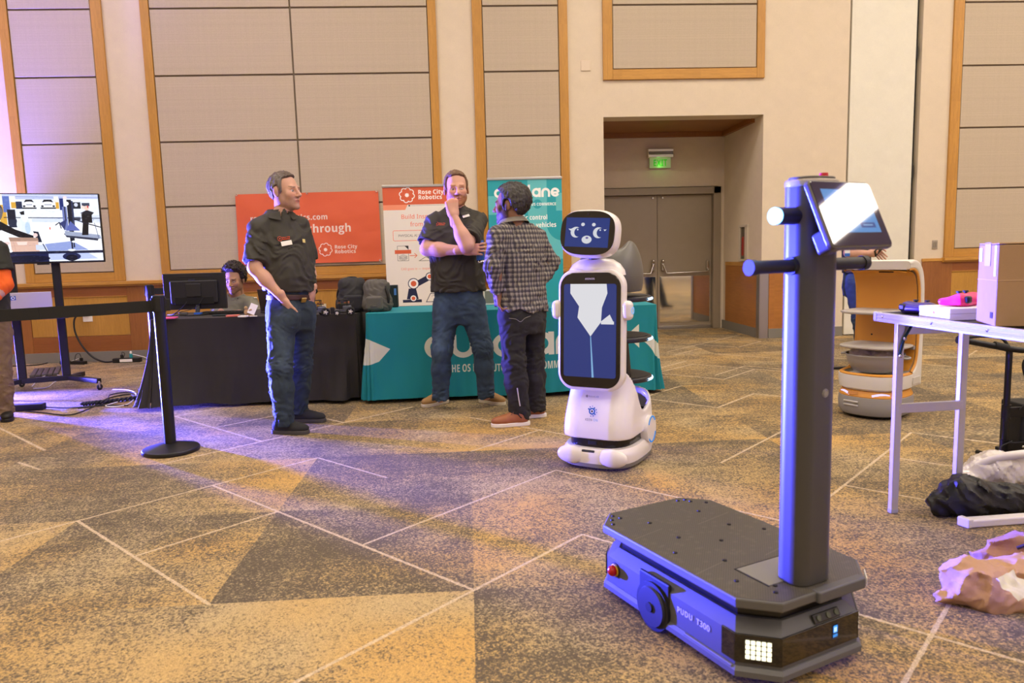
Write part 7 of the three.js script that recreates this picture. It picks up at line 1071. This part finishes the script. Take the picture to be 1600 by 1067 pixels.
// ================= right side: folding table, boxes, cart, packaging =================
{
  const H = 0.889, x0 = 1.855, x1 = 2.455, z0 = -1.97, z1 = -3.17, t = thing('folding_table', 'aluminium edged folding table with black top', 'table', [(x0 + x1) / 2, 0, (z0 + z1) / 2], 0.065);
  const w = x1 - x0, d = z0 - z1, alu = mat(new THREE.Color(0.62, 0.62, 0.64), 0.36, 0.55), topM = mat(0x1d1b1d, 0.5);
  part(t, 'tabletop', at(rbox(w - 0.03, 0.012, d - 0.03, 0.003), 0, H - 0.006, 0), topM);
  const rail = (len) => { const s = poly([[0, -0.032], [0.010, -0.032], [0.012, -0.024], [0.0085, -0.02], [0.012, -0.012], [0.0085, -0.006], [0.012, 0.004], [0.006, 0.008], [-0.008, 0.008], [-0.008, 0.002], [0, 0.002]]); return extr(s, len, 0); };
  part(t, 'edge_rail', at(rail(d), -w / 2 + 0.01, H - 0.002, 0, 0, Math.PI), alu); part(t, 'edge_rail', at(rail(d), w / 2 - 0.01, H - 0.002, 0), alu); part(t, 'edge_rail', at(rail(w), 0, H - 0.002, d / 2 - 0.01, 0, -Math.PI / 2), alu); part(t, 'edge_rail', at(rail(w), 0, H - 0.002, -d / 2 + 0.01, 0, Math.PI / 2), alu);
  for (const [x, z] of [[-w / 2, -d / 2], [w / 2, -d / 2], [-w / 2, d / 2], [w / 2, d / 2]]) part(t, 'corner_cap', at(rbox(0.024, 0.042, 0.024, 0.006), x + (x < 0 ? 0.008 : -0.008), H - 0.013, z + (z < 0 ? 0.008 : -0.008)), mat(0xb9bcc4, 0.5));
  for (const k of [0.06, 0.37, 0.66]) part(t, 'rivet', at(ell(0.004, 0.006, 0.006, 12), -w / 2 - 0.002, H - 0.012, -d / 2 + k), steelM);
  for (const zz of [-d / 2 + 0.125, d / 2 - 0.125]) {
    for (const x of [-w / 2 + 0.037, -w / 2 + 0.345]) { const L = part(t, 'leg', at(rbox(0.034, H - 0.02, 0.026, 0.004), x, (H - 0.02) / 2 + 0.001, zz), alu); part(L, 'leg_tip', at(rbox(0.036, 0.02, 0.028, 0.004), x, 0.011, zz), mat(0xaaaab4, 0.6)); }
    part(t, 'stretcher', at(rbox(0.31, 0.042, 0.016, 0.003), -w / 2 + 0.19, 0.478, zz + 0.006), alu); part(t, 'top_bar', at(rbox(0.34, 0.055, 0.016, 0.003), -w / 2 + 0.19, H - 0.058, zz), alu);
    const s = zz < 0 ? 1 : -1; part(t, 'fold_strut', mg(rod([-w / 2 + 0.085, H - 0.035, zz + s * 0.02], [-w / 2 + 0.045, H - 0.10, zz + s * 0.02], 0.006), rod([-w / 2 + 0.045, H - 0.10, zz + s * 0.02], [-w / 2 + 0.028, H - 0.175, zz + s * 0.018], 0.006)), mat(0x1f3b44, 0.35, 0.6)); part(t, 'strut_pin', mg([[0.045, 0.10], [0.028, 0.175]].map(([a, b]) => at(ell(0.007, 0.009, 0.009, 12), -w / 2 + a, H - b, zz + s * 0.026))), steelM);
  }
  // cardboard box
  const card = mat(new THREE.Color(0.42, 0.26, 0.135), 0.85, 0, { map: mottle }), cb = thing('cardboard_box', 'brown cardboard box standing on the folding table', 'box', [2.085, H + 0.003, -2.494], -0.284);
  const A = onFloor(1553, 511, H + 0.001), ang = 0.0;
  part(cb, 'carton', at(rbox(0.40, 0.29, 0.17, 0.004), 0, 0.146, 0), card);
  part(cb, 'carton_crease', mg(at(rbox(0.402, 0.003, 0.172, 0.001), 0, 0.165, 0)), mat(new THREE.Color(0.50, 0.33, 0.19), 0.85)); part(cb, 'top_flap', mg(at(rbox(0.398, 0.004, 0.084, 0.001), 0, 0.294, -0.043, 0.04, 0, 0), at(rbox(0.398, 0.004, 0.084, 0.001), 0, 0.294, 0.043, -0.04, 0, 0)), card); part(cb, 'packing_tape', mg(at(rbox(0.404, 0.002, 0.05, 0.0005), 0.0, 0.2985, 0), at(rbox(0.002, 0.08, 0.05, 0.0005), -0.2015, 0.255, 0)), mat(0xc9b394, 0.25)); part(cb, 'shipping_label', at(rbox(0.002, 0.11, 0.016, 0.0005), -0.2015, 0.235, 0.068), whiteM); part(cb, 'shipping_label', at(rbox(0.002, 0.05, 0.026, 0.0005), -0.2015, 0.255, -0.062), whiteM); part(cb, 'print_mark', at(rbox(0.002, 0.022, 0.02, 0.0005), -0.2015, 0.04, 0.055), mat(0x4a3526, 0.8));
  // small white box with controllers
  const wb = thing('white_box', 'small white box lying on the folding table', 'box', [1.978, H + 0.001, -2.828], 0.03); part(wb, 'lid', at(rbox(0.20, 0.024, 0.19, 0.004), 0, 0.037, 0), whiteM); part(wb, 'tray', at(rbox(0.197, 0.028, 0.187, 0.003), 0, 0.014, 0), whiteM); part(wb, 'pink_mark', at(rbox(0.001, 0.010, 0.010, 0.0004), -0.1005, 0.027, 0.0), mat(0xd35fa0, 0.5));
  function pad(name, label, p, ry, m) {
    const c = thing(name, label, 'controller', p, ry), F = new Field(0.03); F.cone(V3(-0.045, 0.022, 0), V3(0.045, 0.022, 0), 0.022, 0.022).cone(V3(-0.055, 0.022, 0.005), V3(-0.072, 0.018, 0.065), 0.023, 0.015).cone(V3(0.055, 0.022, 0.005), V3(0.072, 0.018, 0.065), 0.023, 0.015).ball(V3(0, 0.024, 0.005), 0.06, 0.018, 0.035); F.cut((x, y) => 0.002 - y);
    part(c, 'shell', F.mesh(0.004), m); for (const [x, z] of [[-0.028, 0.022], [0.028, 0.022]]) part(c, 'thumb_stick', mg(at(cyl(0.006, 0.006, 0.018, 14), x, 0.048, z), at(cyl(0.011, 0.010, 0.006, 18), x, 0.057, z)), mat(0x1d2028, 0.5)); for (const x of [-0.055, 0.055]) part(c, 'trigger', at(rbox(0.034, 0.03, 0.022, 0.009), x, 0.028, -0.024), mat(0x14141a, 0.4)); part(c, 'button_pad', mg([[0.055, -0.002], [0.064, 0.006], [0.046, 0.006], [0.055, 0.014]].map(([x, z]) => at(cyl(0.004, 0.004, 0.006, 12), x, 0.044, z))), mat(0x5a5f70, 0.4));
  }
  pad('game_controller', 'purple game controller lying behind the white box', [1.955, H + 0.001, -3.05], 1.9, mat(new THREE.Color(0.05, 0.03, 0.16), 0.35));
  pad('game_controller', 'pink game controller lying on the white box', [2.02, H + 0.0505, -2.825], -2.6, mat(new THREE.Color(0.72, 0.02, 0.16), 0.4));
}
// black equipment cart behind the table
{
  const c = thing('equipment_cart', 'black steel equipment cart with cables under the table', 'cart', [2.83, 0, -3.62], 0), bl = mat(0x0a0a0b, 0.35, 0.2), rb = mat(0x0e0e0e, 0.7);
  for (const x of [0, 0.50]) part(c, 'post', mg(rod([x, 0.02, 0], [x, 0.64, 0], 0.016, 18)), bl);
  for (const y of [0.295, 0.105]) { part(c, 'bracket', mg(at(rbox(0.52, 0.055, 0.012, 0.004), 0.26, y, 0.02), at(cyl(0.023, 0.023, 0.075, 18), 0, y, 0), at(cyl(0.023, 0.023, 0.075, 18), 0.5, y, 0)), bl); part(c, 'bracket_bolt', at(ell(0.008, 0.008, 0.005, 12), 0.085, y, 0.028), steelM); }
  part(c, 'handle', mg(tube([[0.5, 0.64, 0], [0.25, 0.625, 0.02], [0.05, 0.625, 0.02], [-0.05, 0.642, 0.01], [-0.24, 0.682, 0]], 0.016, 50, 14)), bl); part(c, 'grip', rod([-0.285, 0.690, 0], [-0.235, 0.681, 0], 0.021, 18), rb); part(c, 'grip', rod([-0.09, 0.655, 0.006], [-0.02, 0.638, 0.012], 0.020, 18), rb); part(c, 'brake_cable', tube([[-0.23, 0.70, 0.0], [-0.12, 0.70, -0.02], [-0.03, 0.685, -0.02], [0.01, 0.62, 0.0]], 0.008, 30), rb);
  part(c, 'electronics_box', mg(at(rbox(0.42, 0.26, 0.16, 0.01), 0.30, 0.20, -0.08), at(rbox(0.10, 0.05, 0.06, 0.006), 0.20, 0.66, 0.02), at(rbox(0.42, 0.02, 0.20, 0.004), 0.28, 0.05, -0.06)), rb);
  part(c, 'cable_loop', mg(tube([[0.4, 0.58, 0.02], [0.18, 0.60, 0.03], [0.06, 0.57, 0.03], [0.09, 0.45, 0.03], [0.2, 0.36, 0.03], [0.28, 0.30, 0.0]], 0.006, 50), tube([[0.4, 0.56, 0.03], [0.2, 0.575, 0.04], [0.085, 0.55, 0.04], [0.14, 0.44, 0.04], [0.3, 0.38, 0.03]], 0.006, 50), tube([[0.12, 0.54, 0.03], [0.25, 0.42, 0.03], [0.4, 0.3, 0.03]], 0.004, 30), tube([[0.05, 0.31, 0.03], [0.08, 0.34, 0.04], [0.16, 0.33, 0.04], [0.2, 0.25, 0.03]], 0.004, 24), tube([[0.02, 0.14, 0.03], [-0.05, 0.11, 0.04], [-0.04, 0.07, 0.05], [0.02, 0.08, 0.04]], 0.004, 24)), rb);
  part(c, 'foot', mg(rod([0, 0.03, 0.0], [0.0, 0.018, 0.22], 0.014), rod([0.5, 0.03, 0], [0.5, 0.018, 0.22], 0.014), rod([0, 0.03, 0], [0.0, 0.018, -0.2], 0.014), rod([0.5, 0.03, 0], [0.5, 0.018, -0.2], 0.014)), bl);
}
// packaging on the floor
{
  const bag = new Field(0.05); bag.cone(V3(0.0, 0.055, 0), V3(0.10, 0.09, 0.0), 0.055, 0.085).cone(V3(0.10, 0.08, 0), V3(0.36, 0.055, -0.02), 0.08, 0.055).cone(V3(0.30, 0.05, 0.0), V3(0.62, 0.045, -0.05), 0.06, 0.05).cut((x, y) => 0.002 - y);
  const bg = bag.mesh(0.008, (x, y, z) => 0.024 * Math.abs(snoise(x * 5, y * 13 + x * 9, z * 13)) + 0.003 * Math.abs(snoise(x * 24, y * 24, z * 24)) - 0.008); const o = solo('plastic_bag', toCreasedNormals(bg, 0.5), mat(0x0b0c0d, 0.48), 'crumpled black plastic bag on the floor under table', 'bag'); o.position.copy(onFloor(1478, 797)); o.rotation.y = -0.02; o.position.z += 0.06; o.position.x -= 0.07;
  const wr = new Field(0.05); wr.cone(V3(0.02, 0.07, 0), V3(0.16, 0.10, -0.03), 0.06, 0.09).cone(V3(0.16, 0.09, 0), V3(0.62, 0.085, -0.04), 0.09, 0.085).cut((x, y) => 0.002 - y);
  const w2 = solo('bubble_wrap', toCreasedNormals(wr.mesh(0.0065, (x, y, z) => 0.016 * Math.abs(snoise(x * 6, y * 9, z * 9)) - 0.0035 * (Math.sin(x * 190) * Math.sin(z * 190 + y * 190) > 0.2 ? 1 : 0) - 0.004), 0.6), mat(new THREE.Color(0.62, 0.57, 0.52), 0.22, 0, { clearcoat: 0.5 }), 'pale bubble wrap piled behind the black bag', 'bubble wrap'); w2.position.copy(onFloor(1503, 772)); w2.rotation.y = 0.05;
  const hoop = tube([[0.06, 0.135, 0.0], [0.15, 0.18, 0.03], [0.30, 0.195, 0.03], [0.5, 0.195, 0.02], [0.7, 0.18, 0.0]], 0.020, 40, 12); const h2 = solo('foam_strip', hoop, mat(new THREE.Color(0.74, 0.70, 0.68), 0.6), 'white curved foam edging lying over the bubble wrap', 'foam'); h2.position.copy(w2.position);
  const f = onFloor(1497, 819), fb = solo('foam_bar', mg(at(rbox(0.46, 0.034, 0.05, 0.008), 0.23, 0.018, 0), at(rbox(0.03, 0.04, 0.055, 0.006), 0.01, 0.021, 0, 0, 0.3)), mat(new THREE.Color(0.70, 0.66, 0.65), 0.6), 'straight white foam bar lying before the black bag', 'foam'); fb.position.copy(f); fb.position.z += 0.03; fb.rotation.y = 0.05;
  // brown paper bags
  const paper = (c) => mat(c, 0.75, 0, { map: mottle }), crush = (s) => (x, y, z) => 0.034 * Math.abs(snoise(x * 6 + s, y * 8, z * 7)) + 0.011 * Math.abs(snoise(x * 15 + s + 3, y * 17, z * 16)) + 0.002 * snoise(x * 44, y * 44, z * 44) - 0.016;
  const p1 = new Field(0.06); p1.cone(V3(0.0, 0.04, 0), V3(0.12, 0.062, 0.0), 0.022, 0.066).cone(V3(0.10, 0.062, 0.0), V3(0.40, 0.066, 0.0), 0.068, 0.074).cone(V3(0.16, 0.045, 0.05), V3(0.42, 0.05, 0.06), 0.05, 0.06).cut((x, y) => 0.002 - y);
  const b1 = thing('paper_bag', 'crumpled brown paper bag lying printed on the carpet', 'bag', onFloor(1466, 942).toArray(), 0.0); part(b1, 'bag', toCreasedNormals(p1.mesh(0.0055, crush(2)), 0.55), paper(new THREE.Color(0.54, 0.315, 0.155))); b1.rotation.y = 0.02;
  const ink = (txt, w, h) => textPlane(w, h, 320, 80, (c) => { c.fillStyle = '#3a2516'; c.font = 'bold 56px serif'; c.fillText(txt, 6, 60); });
  { const [g, m] = ink('RECLAIM', 0.09, 0.022); part(b1, 'print', at(g, 0.13, 0.128, 0.035, -1.15, 0, -0.1), m); const [g2, m2] = ink('RECY', 0.06, 0.02); part(b1, 'print', at(g2, 0.27, 0.112, 0.095, -0.95, 0, -0.35), m2); }
  const p2 = new Field(0.05); p2.cone(V3(0.0, 0.06, 0), V3(0.30, 0.075, -0.02), 0.055, 0.08).cone(V3(0.06, 0.10, 0.02), V3(0.26, 0.10, 0.02), 0.05, 0.05).cut((x, y) => 0.002 - y);
  const b2 = thing('paper_bag', 'second brown paper bag behind the printed bag', 'bag', onFloor(1540, 912).toArray(), 0); b2.position.x += 0.05; b2.position.z -= 0.05; part(b2, 'bag', toCreasedNormals(p2.mesh(0.006, crush(7)), 0.55), paper(new THREE.Color(0.44, 0.225, 0.10))); part(b2, 'bag_handle', tube([[0.05, 0.13, 0.06], [0.08, 0.15, 0.08], [0.14, 0.135, 0.10], [0.18, 0.12, 0.10]], 0.006), mat(0x2a1a10, 0.7));
  const nap = thing('paper_napkin', 'white paper napkin lying on the brown bags', 'napkin', [0, 0, 0]); const np = onFloor(1586, 915, 0.14); const ng = new THREE.PlaneGeometry(0.11, 0.08, 16, 12), pp = ng.attributes.position; for (let i = 0; i < pp.count; i++) pp.setZ(i, 0.012 * snoise(pp.getX(i) * 22, pp.getY(i) * 22, 1)); ng.rotateX(-1.0); ng.rotateY(0.5); ng.translate(np.x, np.y, np.z); ng.computeVertexNormals(); part(nap, 'sheet', ng, mat(0xcfc9c0, 0.8));
}
// black frame stand by the partition
{
  const s = thing('sign_stand', 'black steel sign stand by the white partition', 'stand', [3.30, 0, -6.75], 0.1), bl = mat(0x0b0b0c, 0.5);
  part(s, 'post', at(rbox(0.035, 0.98, 0.03, 0.004), 0, 0.51, 0), bl); part(s, 'foot', mg(at(rbox(0.42, 0.02, 0.05, 0.005), 0.15, 0.012, 0), at(rbox(0.05, 0.02, 0.35, 0.005), 0, 0.012, 0)), bl); part(s, 'bracket', mg(at(rbox(0.06, 0.17, 0.03, 0.006), 0.055, 0.86, 0), at(rbox(0.12, 0.03, 0.03, 0.004), 0.03, 0.95, 0)), bl); part(s, 'clip', at(rbox(0.015, 0.05, 0.02, 0.004), -0.04, 0.2, 0), steelM);
}
// ================= hand over =================
scene.traverse((o) => { if (o.isMesh) { o.castShadow = true; o.receiveShadow = true; } if (o.isSpotLight || o.isPointLight) { o.castShadow = true; o.shadow.mapSize.set(1024, 1024); o.shadow.bias = -0.0005; } });
renderer.render(scene, camera);
